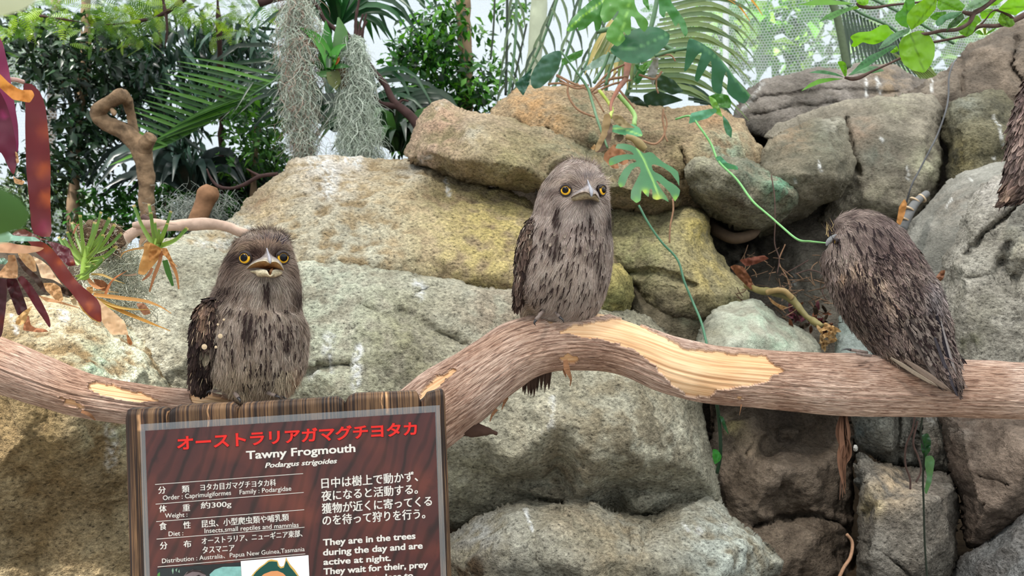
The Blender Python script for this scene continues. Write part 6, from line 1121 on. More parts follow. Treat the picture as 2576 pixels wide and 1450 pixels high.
for pts, c in [([(360, 560), (400, 545), (460, 560), (520, 650), (550, 760), (480, 700), (420, 640)], s(128, 84, 60)), ([(430, 510), (520, 490), (620, 475), (655, 500), (560, 540), (480, 560)], s(120, 72, 58)), ([(640, 780), (720, 840), (800, 870), (750, 885), (680, 840)], s(196, 156, 112)), ([(1910, 640), (1950, 590), (1985, 585), (1970, 650), (1945, 675)], s(165, 120, 95)), ([(780, 920), (880, 910), (960, 940), (900, 980), (820, 950)], s(110, 62, 72)), ([(940, 990), (1010, 950), (1100, 945), (1060, 990)], s(120, 60, 70))]:
    leaf_px('leaf', q6(pts), 2.68 if pts[0][0] < 1900 else 2.5, MDRY, c, lt, (.4, .2), wave=.03, seed=int(pts[0][0]))
A = Acc()
for k in range(90):
    x0, y0 = rl.uniform(1850, 2080), rl.uniform(640, 800); a0 = rl.normal() * .5 + (0 if k % 2 else .9); L = rl.uniform(15, 50); Yd = 2.85 - (y0 - 640) * .0012
    V, Fs = tube_geo([P(x0, y0, Yd), P(x0 + math.cos(a0) * L * .5 + rl.normal() * 3, y0 + math.sin(a0) * L * .5, Yd), P(x0 + math.cos(a0) * L, y0 + math.sin(a0) * L, Yd)], .0016, 5, 4, cap=False); A.add(V, Fs, s(*(np.array([120, 95, 75]) * rl.uniform(.5, 1.2))))
tag(A.build('twigs', MFEA, lt), kind='stuff'); close(lt)
o = tube('aerial_root_loop', px_path([(1790, 560, 3.2), (1810, 585, 3.1), (1850, 600, 3.05), (1890, 590, 3.05), (1912, 560, 3.1)]), [.02, .022, .022, .02, .015], m_simple('dark_root', s(100, 82, 66), .8), None, 30, 12); tag(o, 'thick dark root looping under the overhanging lobe', 'root')
# hanging strip of bark fibres under the log
hb = thing('bark_bundle', 'bundle of shredded brown bark dangling below the log', 'bark', loc=P(2122, 1040, 1.55))
for k in range(16):
    x0 = 2121 + rl.normal() * 4; y1 = rl.uniform(1150, 1262); V, Fq, uv = ribbon_geo([(x0, 1036, 1.56), (2122 + rl.normal() * 7, 1090, 1.54 + rl.normal() * .006), (2124 + rl.normal() * 7, 1150, 1.54 + rl.normal() * .006), (2122 + rl.normal() * 7, y1, 1.54)], [.002, .004, .005, .003, .0006], 20, rl.normal() * 2, .4); mk('bark_fibre', V, Fq, m_simple('bark_fibre', s(*(np.array([98, 70, 54]) * rl.uniform(.7, 1.2))), .9) if k < 4 else bpy.data.materials['bark_fibre'], hb)
close(hb)
# ------- leafy branch at the top right
br = thing('leafy_branch', 'thin dark branch with broad backlit green leaves, across the top right corner', 'branch', loc=P(2576, 20, 1.8))
q4 = lambda L: cv(L, 1960, 0, 4.182)
for pts, r in [([(2900, 60, 1.85), (2576, 160, 1.85), (2480, 210, 1.85), (2300, 270, 1.85), (2080, 290, 1.87), (2000, 360, 1.88), (1850, 400, 1.9), (1620, 445, 1.92)], [.009, .007, .006, .005, .0045, .004, .003, .003]), ([(2420, -160, 1.78), (2250, 0, 1.8), (2120, 100, 1.8), (2045, 145, 1.8), (2015, 220, 1.8), (1900, 300, 1.8), (1700, 325, 1.8), (1560, 355, 1.8), (1400, 368, 1.8)], [.008, .006, .006, .006, .0045, .0045, .004, .004, .006]), ([(2045, 145, 1.8), (1980, 140, 1.8), (1930, 122, 1.8)], [.005, .005, .003]),
               ([(1800, -30, 1.9), (1640, 0, 1.9), (1200, 50, 1.9), (900, 72, 1.9), (850, 55, 1.9), (815, 30, 1.9)], [.004, .003, .003, .005, .006, .003]), ([(1620, 445, 1.92), (1260, 620, 1.95), (1000, 740, 1.95), (760, 830, 1.95), (690, 815, 1.95)], [.003, .003, .003, .005, .003]), ([(2480, 210, 1.85), (2320, 110, 1.84), (2260, 110, 1.84), (2150, 230, 1.86), (2080, 290, 1.87)], [.003, .004, .002, .002, .003])]:
    tube('twig', [P(*q4([(a, b)])[0], c) for a, b, c in pts], r, MWOODY, br, (len(pts) - 1) * 8, 8)
YG, BG, DG = s(120, 172, 30), s(78, 132, 88), s(70, 112, 44)
for k, (pl, c, tl, Yd) in enumerate([([(1380, 350), (1290, 400), (1255, 480), (1270, 590), (1310, 680), (1400, 740), (1530, 770), (1600, 680), (1635, 590), (1640, 480), (1600, 390), (1530, 330), (1470, 320)], YG, (0, -.3), 1.78), ([(1390, 320), (1340, 230), (1345, 150), (1420, 60), (1560, -30), (1665, -20), (1650, 90), (1580, 180), (1500, 250), (1430, 290)], s(118, 168, 40), (.3, .4), 1.76),
    ([(1370, 300), (1280, 270), (1215, 200), (1230, 140), (1290, 100), (1330, 0), (1420, -30), (1430, 60), (1350, 140), (1350, 250)], s(90, 150, 66), (-.2, .3), 1.8), ([(750, 380), (830, 340), (960, 330), (1080, 260), (1140, 260), (1180, 320), (1220, 350), (1080, 440), (1000, 470), (930, 460), (880, 440), (800, 500), (745, 485), (790, 440), (745, 400)], s(128, 190, 36), (-.3, .2), 1.83),
    ([(1380, 290), (1280, 320), (1180, 360), (1100, 430), (1040, 520), (1150, 480), (1260, 400), (1370, 340)], s(104, 146, 110), (.2, -.6), 1.77), ([(1250, 470), (1180, 480), (1060, 540), (960, 580), (880, 640), (820, 700), (750, 790), (840, 740), (950, 690), (1080, 590), (1200, 510)], BG, (.2, -.5), 1.8), ([(690, 810), (610, 650), (660, 640), (700, 660), (715, 720), (710, 800)], s(108, 168, 40), (0, .3), 1.93),
    ([(690, 815), (600, 770), (480, 740), (400, 740), (310, 765), (450, 775), (560, 790)], BG, (0, -.8), 1.93), ([(680, 830), (550, 820), (420, 830), (320, 880), (225, 965), (300, 930), (430, 880), (560, 850)], s(108, 168, 60), (0, -.5), 1.93), ([(720, 800), (800, 720), (900, 690), (1040, 700), (1110, 745), (1000, 770), (850, 770)], s(112, 158, 118), (0, -.8), 1.96),
    ([(800, 40), (700, 20), (560, 0), (400, -10), (260, 35), (170, 48), (300, 58), (500, 52), (700, 50)], s(110, 165, 66), (0, -.5), 1.88), ([(800, 50), (720, 80), (600, 110), (490, 160), (410, 240), (500, 200), (540, 215), (620, 170), (740, 110)], s(96, 150, 84), (0, -.5), 1.88), ([(820, 30), (800, -30), (940, -30), (940, 40), (900, 60), (850, 50)], s(128, 190, 46), (0, 0), 1.88), ([(830, 60), (700, 90), (740, 110), (850, 90)], s(110, 165, 50), (0, 0), 1.92),
    ([(1920, 120), (1800, 100), (1700, 110), (1660, 80), (1670, 0), (1720, -60), (1850, -40), (1960, 60)], s(104, 158, 50), (0, .2), 1.84), ([(1930, 120), (1800, 130), (1700, 170), (1640, 230), (1660, 280), (1720, 260), (1760, 210), (1860, 190)], BG, (0, -.5), 1.78), ([(1930, 130), (1850, 190), (1780, 260), (1755, 350), (1790, 300), (1860, 280), (1950, 190)], s(56, 92, 42), (.4, 0), 1.77),
    ([(2040, 150), (1960, 200), (1860, 290), (1900, 350), (1970, 390), (2040, 350), (2080, 260), (2130, 220), (2100, 170)], s(104, 156, 36), (0, 0), 1.82), ([(2300, 100), (2340, 60), (2430, -20), (2640, -40), (2660, 60), (2576, 100), (2480, 165), (2380, 130)], s(132, 192, 44), (0, .3), 1.82), ([(2330, 130), (2300, 220), (2340, 270), (2430, 290), (2480, 260), (2480, 210)], s(112, 160, 40), (0, 0), 1.84),
    ([(2110, 130), (2200, 90), (2290, 110), (2240, 190), (2130, 200)], s(120, 178, 50), (0, .3), 1.86), ([(2160, 375), (2140, 300), (2175, 290), (2180, 360)], s(140, 165, 50), (0, 0), 1.84), ([(2160, 375), (2050, 345), (2110, 310), (2150, 360)], s(108, 165, 50), (0, 0), 1.85), ([(2165, 375), (2200, 330), (2300, 280), (2250, 330)], s(108, 165, 50), (0, 0), 1.85), ([(1960, 110), (2000, 30), (2100, -30), (2250, -40), (2200, 20), (2110, 80)], s(120, 158, 120), (0, -.6), 1.79),
    ([(2280, 60), (2180, 60), (2200, 0), (2300, -40), (2400, -30)], s(128, 188, 50), (0, .2), 1.86), ([(1580, 180), (1640, 130), (1760, 120), (1760, 200), (1640, 215)], s(92, 150, 56), (0, .2), 1.88), ([(1160, 555), (1240, 480), (1262, 540), (1200, 560)], s(125, 185, 40), (0, .2), 1.86)]):
    pp = q4(pl); leaf_px('leaf', pp, Yd, MLT, c, br, tl, .35, [pp[0], ((pp[0][0] + pp[len(pp) // 2][0]) / 2, (pp[0][1] + pp[len(pp) // 2][1]) / 2), pp[len(pp) // 2]], (), tuple(x * .55 for x in c), wave=.006, seed=k)
close(br)
# ------- red-leaved plant at the left edge
rd = thing('red_leaf_plant', 'plant with long maroon and dried tan strap leaves, at the left edge', 'plant', loc=P(-60, 760, 1.3))
qa = lambda L: cv(L, 0, 100, 1.858); qb = lambda L: cv(L, 0, 560, 4.531)
MAR, MAR2, ORG, TAN, TAN2 = s(92, 28, 40), s(58, 20, 26), s(192, 96, 36), s(216, 172, 128), s(184, 128, 84)
for k, (pl, Yd, mt, c, tl, sp, lb) in enumerate([
    (qa([(105, 195), (150, 200), (190, 240), (215, 320), (230, 480), (237, 600), (235, 760), (243, 930), (150, 915), (140, 800), (122, 600), (117, 400), (120, 290), (105, 230)]), 1.22, MRDL, s(104, 34, 40), (.6, .05), [(118, 330, 30, ORG, .5), (112, 430, 28, ORG, .95), (120, 500, 26, s(210, 110, 50), .9), (112, 575, 18, s(170, 50, 100), .9), (125, 590, 10, s(205, 150, 130), .9), (92, 300, 8, s(205, 130, 70), .6)], None),
    (qa([(0, -20), (15, 20), (40, 130), (60, 250), (85, 400), (88, 520), (75, 540), (60, 400), (30, 300), (0, 260), (-60, 200), (-60, -60)]), 1.18, MRDL, s(128, 42, 84), (.5, 0), [(22, 180, 20, s(150, 50, 90), .5)], None), (qa([(-40, 200), (0, 240), (30, 300), (55, 380), (75, 480), (78, 580), (65, 640), (40, 600), (10, 530), (-40, 500)]), 1.16, MRDL, s(96, 26, 52), (.6, 0), [(8, 290, 12, s(190, 60, 130), .8), (36, 430, 8, ORG, .5)], None),
    (qa([(60, 635), (76, 650), (118, 662), (105, 680), (68, 672)]), 1.16, MDRY, TAN, (0, 0), [], None), (qa([(70, 520), (82, 530), (90, 575), (76, 580)]), 1.17, MDRY, TAN, (0, 0), [], None), (qa([(-20, 150), (0, 160), (40, 200), (95, 235), (150, 235), (162, 260), (140, 295), (60, 280), (0, 225), (-20, 215)]), 1.14, MDRY, s(200, 132, 66), (.2, -.5), [(10, 205, 20, s(190, 130, 30), .7)], 'curled orange dry leaf end'),
    (qb([(290, 210), (440, 200), (540, 250), (620, 330), (700, 430), (780, 540), (850, 640), (900, 700), (1000, 780), (1100, 860), (1150, 950), (1165, 1150), (1080, 1110), (1000, 1050), (900, 920), (780, 760), (700, 680), (640, 600), (520, 430), (400, 340), (340, 230)]), 1.26, MRDL, s(112, 42, 36), (.15, -.1), [(120, 625, 14, ORG, .8), (150, 660, 12, ORG, .7), (190, 708, 10, ORG, .7), (225, 770, 14, ORG, .9), (245, 800, 12, s(190, 80, 40), .7)], 'long arching red-brown leaf'),
    (qb([(1100, 860), (1200, 940), (1330, 1050), (1420, 1130), (1465, 1280), (1350, 1280), (1270, 1280), (1200, 1190), (1160, 1130), (1150, 950)]), 1.25, MDRY, s(228, 190, 150), (.1, -.3), [], 'crinkled pale tan leaf end'), (qb([(1440, 1270), (1470, 1290), (1515, 1380), (1490, 1410), (1450, 1370)]), 1.25, MDRY, s(176, 118, 76), (0, 0), [], None),
    (qb([(530, 210), (640, 230), (740, 270), (800, 300), (840, 400), (865, 490), (780, 500), (700, 430), (620, 330)]), 1.29, MRDL, MAR, (.2, -.5), [(182, 660, 8, ORG, .8)], None), (qb([(70, 640), (190, 640), (250, 800), (300, 940), (325, 1040), (260, 1060), (200, 1060), (140, 900), (80, 740)]), 1.22, MRDL, MAR2, (.2, .1), [], None), (qb([(-100, 630), (75, 640), (80, 800), (65, 1000), (50, 1100), (30, 1260), (0, 1330), (-100, 1300)]), 1.2, MRDL, MAR2, (.2, .1), [(5, 810, 20, s(120, 50, 40), .7)], None),
    (qb([(190, 640), (250, 600), (350, 700), (430, 820), (500, 950), (560, 1080), (580, 1170), (570, 1215), (480, 1080), (400, 970), (300, 800)]), 1.24, MRDL, s(88, 34, 42), (.1, .1), [], None), (qb([(180, 400), (220, 400), (300, 500), (420, 600), (490, 690), (525, 800), (470, 770), (380, 650), (260, 540)]), 1.25, MRDL, s(62, 42, 30), (.1, 0), [], None),
    (qb([(370, 380), (470, 430), (560, 500), (640, 620), (720, 720), (600, 650), (470, 630), (430, 500)]), 1.30, MDRY, s(236, 204, 170), (.2, -.3), [], None), (qb([(490, 690), (620, 690), (690, 740), (725, 880), (680, 915), (640, 890), (520, 770)]), 1.28, MDRY, s(220, 176, 128), (.2, 0), [], None), (qb([(-60, 560), (0, 560), (90, 450), (90, 370), (170, 370), (205, 500), (200, 630), (150, 640), (-60, 620)]), 1.18, MDRY, s(192, 150, 112), (.3, -.2), [], None),
    (qb([(-60, 220), (100, 228), (190, 250), (400, 272), (512, 290), (450, 330), (300, 355), (100, 350), (-60, 340)]), 1.17, MDRY, s(190, 148, 116), (0, -.5), [(35, 615, 16, s(120, 60, 60), .6)], None), (qb([(260, 1020), (370, 950), (320, 1050), (290, 1140), (220, 1180), (170, 1150), (200, 1080)]), 1.21, MDRY, s(206, 166, 112), (0, 0), [], None), (qb([(290, 1060), (330, 1060), (350, 1170), (400, 1200), (520, 1220), (560, 1245), (450, 1255), (260, 1232)]), 1.23, MDRY, s(176, 120, 88), (0, -.3), [], None),
    (qb([(-60, 170), (0, 180), (70, 80), (150, 150), (400, 165), (470, 215), (300, 215), (130, 210), (-60, 230)]), 1.2, MLF, s(130, 172, 152), (0, -.8), [], 'teal-green leaf lying flat'), (qb([(130, 140), (200, 75), (280, 75), (380, 130), (440, 170), (560, 200), (440, 205), (280, 165)]), 1.27, MRDL, s(96, 50, 34), (0, -.6), [], None), (qb([(-40, 420), (40, 400), (100, 440), (60, 480), (-40, 470)]), 1.19, MLF, s(120, 155, 140), (0, -.4), [], None),
    (qb([(200, 350), (330, 355), (400, 420), (420, 560), (350, 560), (250, 460)]), 1.31, MDRY, s(212, 172, 130), (0, 0), [], None), (qb([(430, 830), (640, 880), (900, 970), (920, 985), (660, 920), (520, 900)]), 1.3, MDRY, s(196, 150, 110), (0, 0), [], None), (qb([(880, 900), (950, 960), (1100, 1090), (1150, 1150), (1050, 1110), (940, 1010)]), 1.27, MDRY, s(206, 160, 90), (0, 0), [], None)]):
    leaf_px('leaf' if mt is not MDRY else 'dry_leaf', pl, Yd, mt, c, rd, tl, .3, None, [(a_, b_, r_ * .7, c_, s_ * .75) for a_, b_, r_, c_, s_ in sp], None, wave=.007 if mt is MDRY else .004, seed=k, label=lb)
V, Fs = tube_geo(px_path([(-60, 1000, 1.3), (-60, 800, 1.3), (-30, 640, 1.28), (-40, 300, 1.24), (-60, 0, 1.2)]), .012, 40, 10, .002, 30); mk('stem', V, Fs, MWOODY, rd)
tube('petiole', px_path([(-30, 170, 1.2), (8, 205, 1.19), (30, 200, 1.19), (58, 206, 1.21)]), .0035, m_simple('petiole_pink', s(190, 150, 140), .6), rd); close(rd)
# ------- cut-back rosettes
MCUT = m_leaf('leaf_channel', trans=.25, rough=.4, vary=.3)
def rosette(label, base, stubs, stalk, loc):
    r_ = thing('cut_back_plant', label, 'plant', 'cut-back green rosettes', loc=loc)
    V, Fs = tube_geo(px_path(stalk), [.009, .008, .006][:len(stalk)], 16, 10); mk('stalk', V, Fs, m_simple('stalk_green', s(138, 168, 72), .5), r_)
    for k, (bx, by, ex, ey, dY) in enumerate(stubs):
        mx_, my_ = (bx + ex) / 2 + (ex - bx) * .04, (by + ey) / 2 + abs(ex - bx) * .12; Yb = base
        V, Fq, uv = ribbon_geo([(bx, by, Yb), (mx_, my_, Yb + dY * .5), (ex, ey, Yb + dY)], [.0052, .0042, .0032, .0036], 14, .35 * math.sin(k * 2.3), 1.1); tt = uv[:, 1:2]
        C = np.array(s(150, 176, 84)) * (1 - tt) + np.array(s(92, 132, 62)) * tt; C = np.where(tt > .94, np.array(s(214, 186, 130)), C); C = C * np.random.default_rng(k).uniform(.8, 1.15)
        mk('leaf_stub', V, Fq, MCUT, r_, C, uv=uv)
    return r_
g1 = rosette('pruned green rosette growing from the fuzzy root ball', 1.62, [(216, 650, 204, 541, -.02), (220, 640, 258, 534, .0), (222, 635, 277, 549, .02), (225, 640, 309, 588, .02), (225, 650, 292, 566, -.03), (222, 655, 293, 622, -.03), (212, 655, 172, 582, -.02), (205, 650, 161, 600, .0), (230, 660, 296, 620, -.01), (215, 668, 264, 652, -.04), (218, 645, 240, 560, .02), (214, 640, 184, 560, .03), (204, 665, 150, 595, .02), (222, 655, 262, 590, -.03), (210, 690, 262, 655, -.03), (196, 700, 240, 665, -.02)], [(212, 705, 1.62), (214, 670, 1.62), (220, 620, 1.62)], P(212, 705, 1.62)); close(g1)
g2 = rosette('small pruned rosette with an orange dead-leaf skirt, right of the root ball', 1.64, [(390, 618, 338, 516, .0), (394, 612, 378, 513, .02), (395, 615, 379, 534, -.02), (400, 615, 433, 532, .0), (402, 618, 424, 562, -.03), (404, 620, 472, 573, .0), (400, 622, 404, 576, -.03), (398, 612, 390, 560, .0)], [(398, 628, 1.64), (396, 612, 1.64), (395, 600, 1.64)], P(395, 625, 1.64))
for k, (pl, c) in enumerate([([(1640, 240), (1700, 220), (1830, 300), (1850, 320), (1800, 430), (1740, 500), (1650, 600), (1570, 590), (1590, 480), (1640, 330)], s(200, 150, 92)), ([(1720, 230), (1850, 300), (1800, 400), (1700, 440), (1690, 330)], s(186, 132, 76)), ([(1840, 290), (1900, 290), (1960, 420), (2000, 500), (1930, 440), (1860, 360)], s(190, 136, 84))]): leaf_px('dry_leaf', qb(pl), 1.625 - k * .004, MDRY, c, g2, (.3, 0), wave=.006, seed=k)
for k, (pts, w, c) in enumerate([([(1850, 320), (1820, 450), (1760, 600), (1700, 790)], .0035, s(176, 124, 88)), ([(1880, 300), (1950, 450), (2010, 600), (2035, 760)], .0035, s(186, 130, 84)), ([(1885, 430), (1920, 580), (1965, 725)], .0055, s(70, 110, 52)), ([(1640, 290), (1500, 310), (1400, 350), (1370, 400)], .002, s(190, 150, 100)), ([(1770, 380), (1880, 370), (1990, 480), (2020, 510)], .002, s(190, 140, 90)), ([(1740, 520), (1700, 590), (1620, 660)], .003, s(170, 120, 90)), ([(1560, 590), (1480, 600), (1390, 600)], .002, s(176, 150, 130))]):
    V, Fq, uv = ribbon_geo([(*qb([p])[0], 1.63) for p in pts], [w, w, w * .5], 12, 1.0, .5); mk('dry_strip', V, Fq, MDRY, g2, np.repeat(np.array(c)[None], len(V), 0), uv=uv)
close(g2)
# fuzzy root ball with loose moss
def strand_mass(acc, paths, r, cols, nseg=7, curl=.012, seed=0):
    r_ = np.random.default_rng(seed)
    for (p0, d, L) in paths:
        n = nseg + 1; t_ = np.linspace(0, 1, n)[:, None]; ph = r_.uniform(0, 6.28, 3); fr = r_.uniform(4, 9, 3); am = curl * r_.uniform(.4, 1.3)
        C = p0 + d * L * t_ + am * np.sin(t_ * fr + ph) * np.array([1, .8, .8]); C[:, 2] -= L * .15 * t_[:, 0] ** 2
        V, Fs = tube_geo3(C, r * r_.uniform(.7, 1.3)); acc.add(V, Fs, cols[r_.integers(len(cols))] * r_.uniform(.65, 1.15))
def tube_geo3(C, r):
    n = len(C); T = np.gradient(C, axis=0); T /= np.linalg.norm(T, axis=1)[:, None] + 1e-9; a = np.cross(T, [0.3, 1, .2]); a /= np.linalg.norm(a, axis=1)[:, None] + 1e-9; b = np.cross(T, a)
    rr_ = r * (1 - .6 * np.linspace(0, 1, n))[:, None]; V = np.stack([C + a * rr_, C - a * rr_ * .5 + b * rr_ * .87, C - a * rr_ * .5 - b * rr_ * .87], 1).reshape(-1, 3)
    i = np.arange(n - 1)[:, None]; j = np.arange(3)[None]; j2 = (j + 1) % 3; return V, np.stack([i * 3 + j, i * 3 + j2, (i + 1) * 3 + j2, (i + 1) * 3 + j], -1).reshape(-1, 4)
rb_ = thing('root_ball', 'fuzzy brown root ball with pale moss, under the pruned rosette', 'plant', loc=P(250, 640, 1.7)); r = np.random.default_rng(12)
V, Fs = tube_geo(px_path([(215, 592, 1.72), (245, 590, 1.71), (275, 600, 1.71), (292, 625, 1.72)]), [.016, .028, .026, .014], 20, 16, .012, 40); mk('core', V, Fs, m_simple('fibre_brown', s(108, 88, 70), .95, .1, .7, 120, 1, .006), rb_)
A = Acc(); strand_mass(A, [(np.array(P(r.uniform(195, 300), r.uniform(566, 640), 1.68 + r.uniform(0, .05))), (lambda v: v / np.linalg.norm(v))(r.normal(size=3) + np.array([0, -.5, 0])), r.uniform(.012, .03)) for _ in range(500)], .0009, [np.array(s(150, 124, 98)), np.array(s(190, 178, 160)), np.array(s(90, 68, 52))], 5, .006, 1); tag(A.build('root_fibres', MFEA, rb_), kind='stuff')
A = Acc(); strand_mass(A, [(np.array(P(r.normal(300, 38), r.uniform(625, 790), 1.70 + r.uniform(0, .08))), (lambda v: v / np.linalg.norm(v))(r.normal(size=3) * [1, .5, .8] + [0, 0, -.5]), r.uniform(.02, .06)) for _ in range(900)], .0007, [np.array(s(205, 208, 190)), np.array(s(170, 172, 150))], 7, .012, 2); tag(A.build('moss_strands', MFEA, rb_), kind='stuff'); close(rb_)
dk = thing('dry_stalks', 'spray of long dry straw-coloured stalks over the left boulder', 'plant', loc=P(235, 745, 1.6))
for k, (pts, w, c) in enumerate([([(1070, 820), (1400, 870), (1700, 920), (1830, 970), (1950, 1040)], .0045, s(196, 146, 88)), ([(1100, 860), (1350, 970), (1560, 1000), (1735, 995)], .003, s(206, 170, 96)), ([(1150, 880), (1400, 1020), (1560, 1090), (1700, 1150), (1940, 1240)], .004, s(190, 140, 70)), ([(1200, 830), (1280, 680), (1450, 550)], .0035, s(186, 120, 80)), ([(1010, 640), (1050, 700), (1140, 760), (1200, 740)], .004, s(196, 140, 96)), ([(1040, 590), (1160, 600), (1300, 660), (1420, 700)], .0025, s(200, 170, 110)), ([(1060, 790), (1200, 795), (1350, 800)], .0025, s(210, 180, 130)), ([(1090, 900), (1240, 960), (1330, 1000), (1420, 990)], .0025, s(180, 170, 80)), ([(840, 130), (900, 30), (950, 0)], .003, s(150, 104, 80))]):
    V, Fq, uv = ribbon_geo([(*qb([p])[0], 1.60 + k * .004) for p in pts], [w * .8, w, w, w * .3], 18, 1.4, .6); mk('stalk', V, Fq, MDRY, dk, np.repeat(np.array(c)[None], len(V), 0), uv=uv)
for k, pl in enumerate([[(1550, 920), (1640, 920), (1700, 990), (1720, 1040), (1640, 1060), (1590, 1000)], [(980, 740), (1060, 730), (1060, 820), (1000, 800)], [(780, 800), (860, 830), (880, 940), (830, 940), (800, 870)], [(1060, 640), (1180, 660), (1260, 740), (1200, 800), (1100, 740)], [(640, 720), (760, 740), (860, 800), (800, 850), (700, 800)]]): leaf_px('dry_leaf', qb(pl), 1.66 - k * .01, MDRY, s(*[(190, 140, 110), (210, 160, 100), (200, 176, 140), (150, 100, 70), (60, 44, 34)][k]), dk, (.2, .2), wave=.006, seed=k)
close(dk)
# branch arching behind the left bird
MBR = m_simple('smooth_branch', s(196, 168, 150), .8, .2, .5, 30, .5, .003, (1, 1, 1))
o = thing('arched_branch', 'bare pale branch arching over the rock to the left bird head', 'branch', loc=P(310, 615, 2.0))
V, Fs = tube_geo(px_path([(300, 622, 2.02), (318, 598, 2.02), (350, 578, 2.02), (400, 570, 2.02), (460, 567, 2.04), (520, 564, 2.06), (570, 570, 2.08), (610, 585, 2.1), (650, 603, 2.15)]), [.014, .014, .014, .014, .0145, .015, .014, .013, .012], 90, 20, .003, 14); mk('limb', V, Fs, MBR, o)
V, Fs = tube_geo(px_path([(336, 566, 2.0), (370, 563, 2.0), (420, 563, 2.02), (470, 566, 2.04)]), [.008, .010, .010, .010], 30, 14, .003, 20); mk('side_limb', V, Fs, MBR, o); V, Fs = tube_geo(px_path([(358, 545, 2.0), (366, 550, 2.0), (378, 556, 2.0)]), [.007, .008, .006], 8, 10); mk('twig_stub', V, Fs, MWOODY, o); close(o)
# ------------------------------------------------------------------ BACKGROUND GREENERY
MTR = m_simple('trunk_bark', s(146, 122, 98), .9, .15, .5, 16, .6, .008, (1, 1, .5)); MTRD = m_simple('trunk_dark', s(70, 52, 50), .9, .15, .5, 30, .6, .006)
MBGL = m_leaf('background_leaf', trans=.45, rough=.4, vary=.3); MBGD = m_leaf('background_dark_leaf', trans=.22, rough=.3, vary=.3)
def foliage(root, blobs, n_all, n_obj, size, shape, cols, mat, seed, hang=.4, part='leaf', nt=3, droop=.3, aspect=1.0):
    """blobs: px,py,Y,rx_px,ry_px,rz_m; nearest n_obj leaves become objects of their own, the rest one mass"""
    r = np.random.default_rng(seed); w = np.array([b[3] * b[4] for b in blobs], float); w /= w.sum(); k = r.choice(len(blobs), n_all, p=w); B = np.array(blobs, float)[k]
    d = r.normal(size=(n_all, 3)); d /= np.linalg.norm(d, axis=1)[:, None]; rad = r.random(n_all)[:, None] ** .45; d = d * rad
    Y = B[:, 2] + d[:, 1] * B[:, 5]; pos = PA(B[:, 0] + d[:, 0] * B[:, 3], B[:, 1] + d[:, 2] * B[:, 4], B[:, 2]); pos[:, 1] = Y
    dirv = r.normal(size=(n_all, 3)); dirv[:, 2] = dirv[:, 2] * .6 - hang; up = r.normal(size=(n_all, 3)) * .5 + [0, -.35, .8]; R = basis(dirv, up); sc = size * r.uniform(.6, 1.25, n_all)
    tv, tf = leaf_tpl(shape, nt, .3, droop); tv = tv * [aspect, 1, 1]; ci = r.integers(len(cols), size=n_all); order = np.argsort(Y); near = order[:n_obj]; rest = order[n_obj:]
    sc3 = np.repeat(sc[:, None], 3, 1)
    if len(rest):
        C = np.array(cols)[ci[rest]] * r.uniform(.7, 1.2, (len(rest), 1)); V, Fo, Cc = instances(tv, tf, pos[rest], R[rest], sc3[rest], None, C); o = mk('foliage', V, Fo, mat, root, Cc); o['kind'] = 'stuff'
    tm = [None] * len(cols); inv = Matrix.Translation(-Vector(root.location))
    for q in near:
        c = int(ci[q])
        if tm[c] is None: ob = mk(part, tv, tf, mat, None, np.repeat(np.array(cols[c])[None], len(tv), 0)); tm[c] = ob.data
        else: ob = bpy.data.objects.new(part, tm[c]); COL.objects.link(ob)
        M = Matrix([[*(R[q][0] * sc[q]), pos[q][0]], [*(R[q][1] * sc[q]), pos[q][1]], [*(R[q][2] * sc[q]), pos[q][2]], [0, 0, 0, 1]]); ob.parent = root; ob.matrix_basis = inv @ M
def trunk(root, pts, r, mat=None, name='trunk', nseg=None, na=.01): V, Fs = tube_geo(px_path(pts), r, nseg or len(pts) * 10, 12, na, 8); return mk(name, V, Fs, mat or MTR, root)
def close2(root):
    for c in root.children:
        if c.matrix_parent_inverse == Matrix.Identity(4) and c.matrix_basis == Matrix.Identity(4): c.matrix_parent_inverse = Matrix.Translation(root.location).inverted()
def ground_at(px, Y): p = P(px, 0, Y); return (p.x, Y, 1.0)
DK = [s(30, 52, 34), s(38, 64, 42), s(24, 42, 32), s(50, 78, 50)]; MD = [s(52, 96, 44), s(72, 124, 50), s(40, 78, 38), s(96, 150, 58)]; LG = [s(120, 160, 46), s(92, 134, 44), s(158, 190, 64), s(66, 104, 42)]
# dark tree on the left
t1 = thing('dark_leaved_tree', 'dark glossy-leaved tree with a tan trunk behind the forked dead branch', 'tree', loc=ground_at(200, 5.2))
trunk(t1, [(190, 740, 5.2), (186, 560, 5.2), (186, 470, 5.2), (196, 300, 5.2), (214, 180, 5.2), (216, 60, 5.2), (214, -60, 5.2)], [.045, .04, .035, .035, .032, .03, .03]); trunk(t1, [(196, 300, 5.2), (150, 200, 5.1), (100, 140, 5.0)], [.02, .015, .008], name='branch'); trunk(t1, [(216, 126, 5.2), (290, 124, 5.1), (340, 110, 5.1)], [.015, .012, .008], name='branch')
foliage(t1, [(180, 250, 5.1, 105, 110, .5), (130, 150, 5.1, 90, 70, .5), (250, 130, 5.0, 110, 90, .5), (200, 380, 5.0, 90, 80, .4), (300, 190, 5.1, 90, 90, .4), (120, 420, 5.2, 60, 70, .4), (240, 320, 5.1, 90, 60, .4), (60, 120, 5.2, 40, 60, .3), (100, 60, 5.1, 100, 50, .4)], 2300, 170, .08, 'tip', DK, MBGD, 1, .5, nt=2); close2(t1)
t2 = thing('narrow_leaved_tree', 'dark drooping narrow-leaved tree at the middle left', 'tree', loc=ground_at(420, 5.8))
trunk(t2, [(430, 760, 5.8), (420, 400, 5.8), (400, 100, 5.8), (400, -80, 5.8)], .03, MTRD)
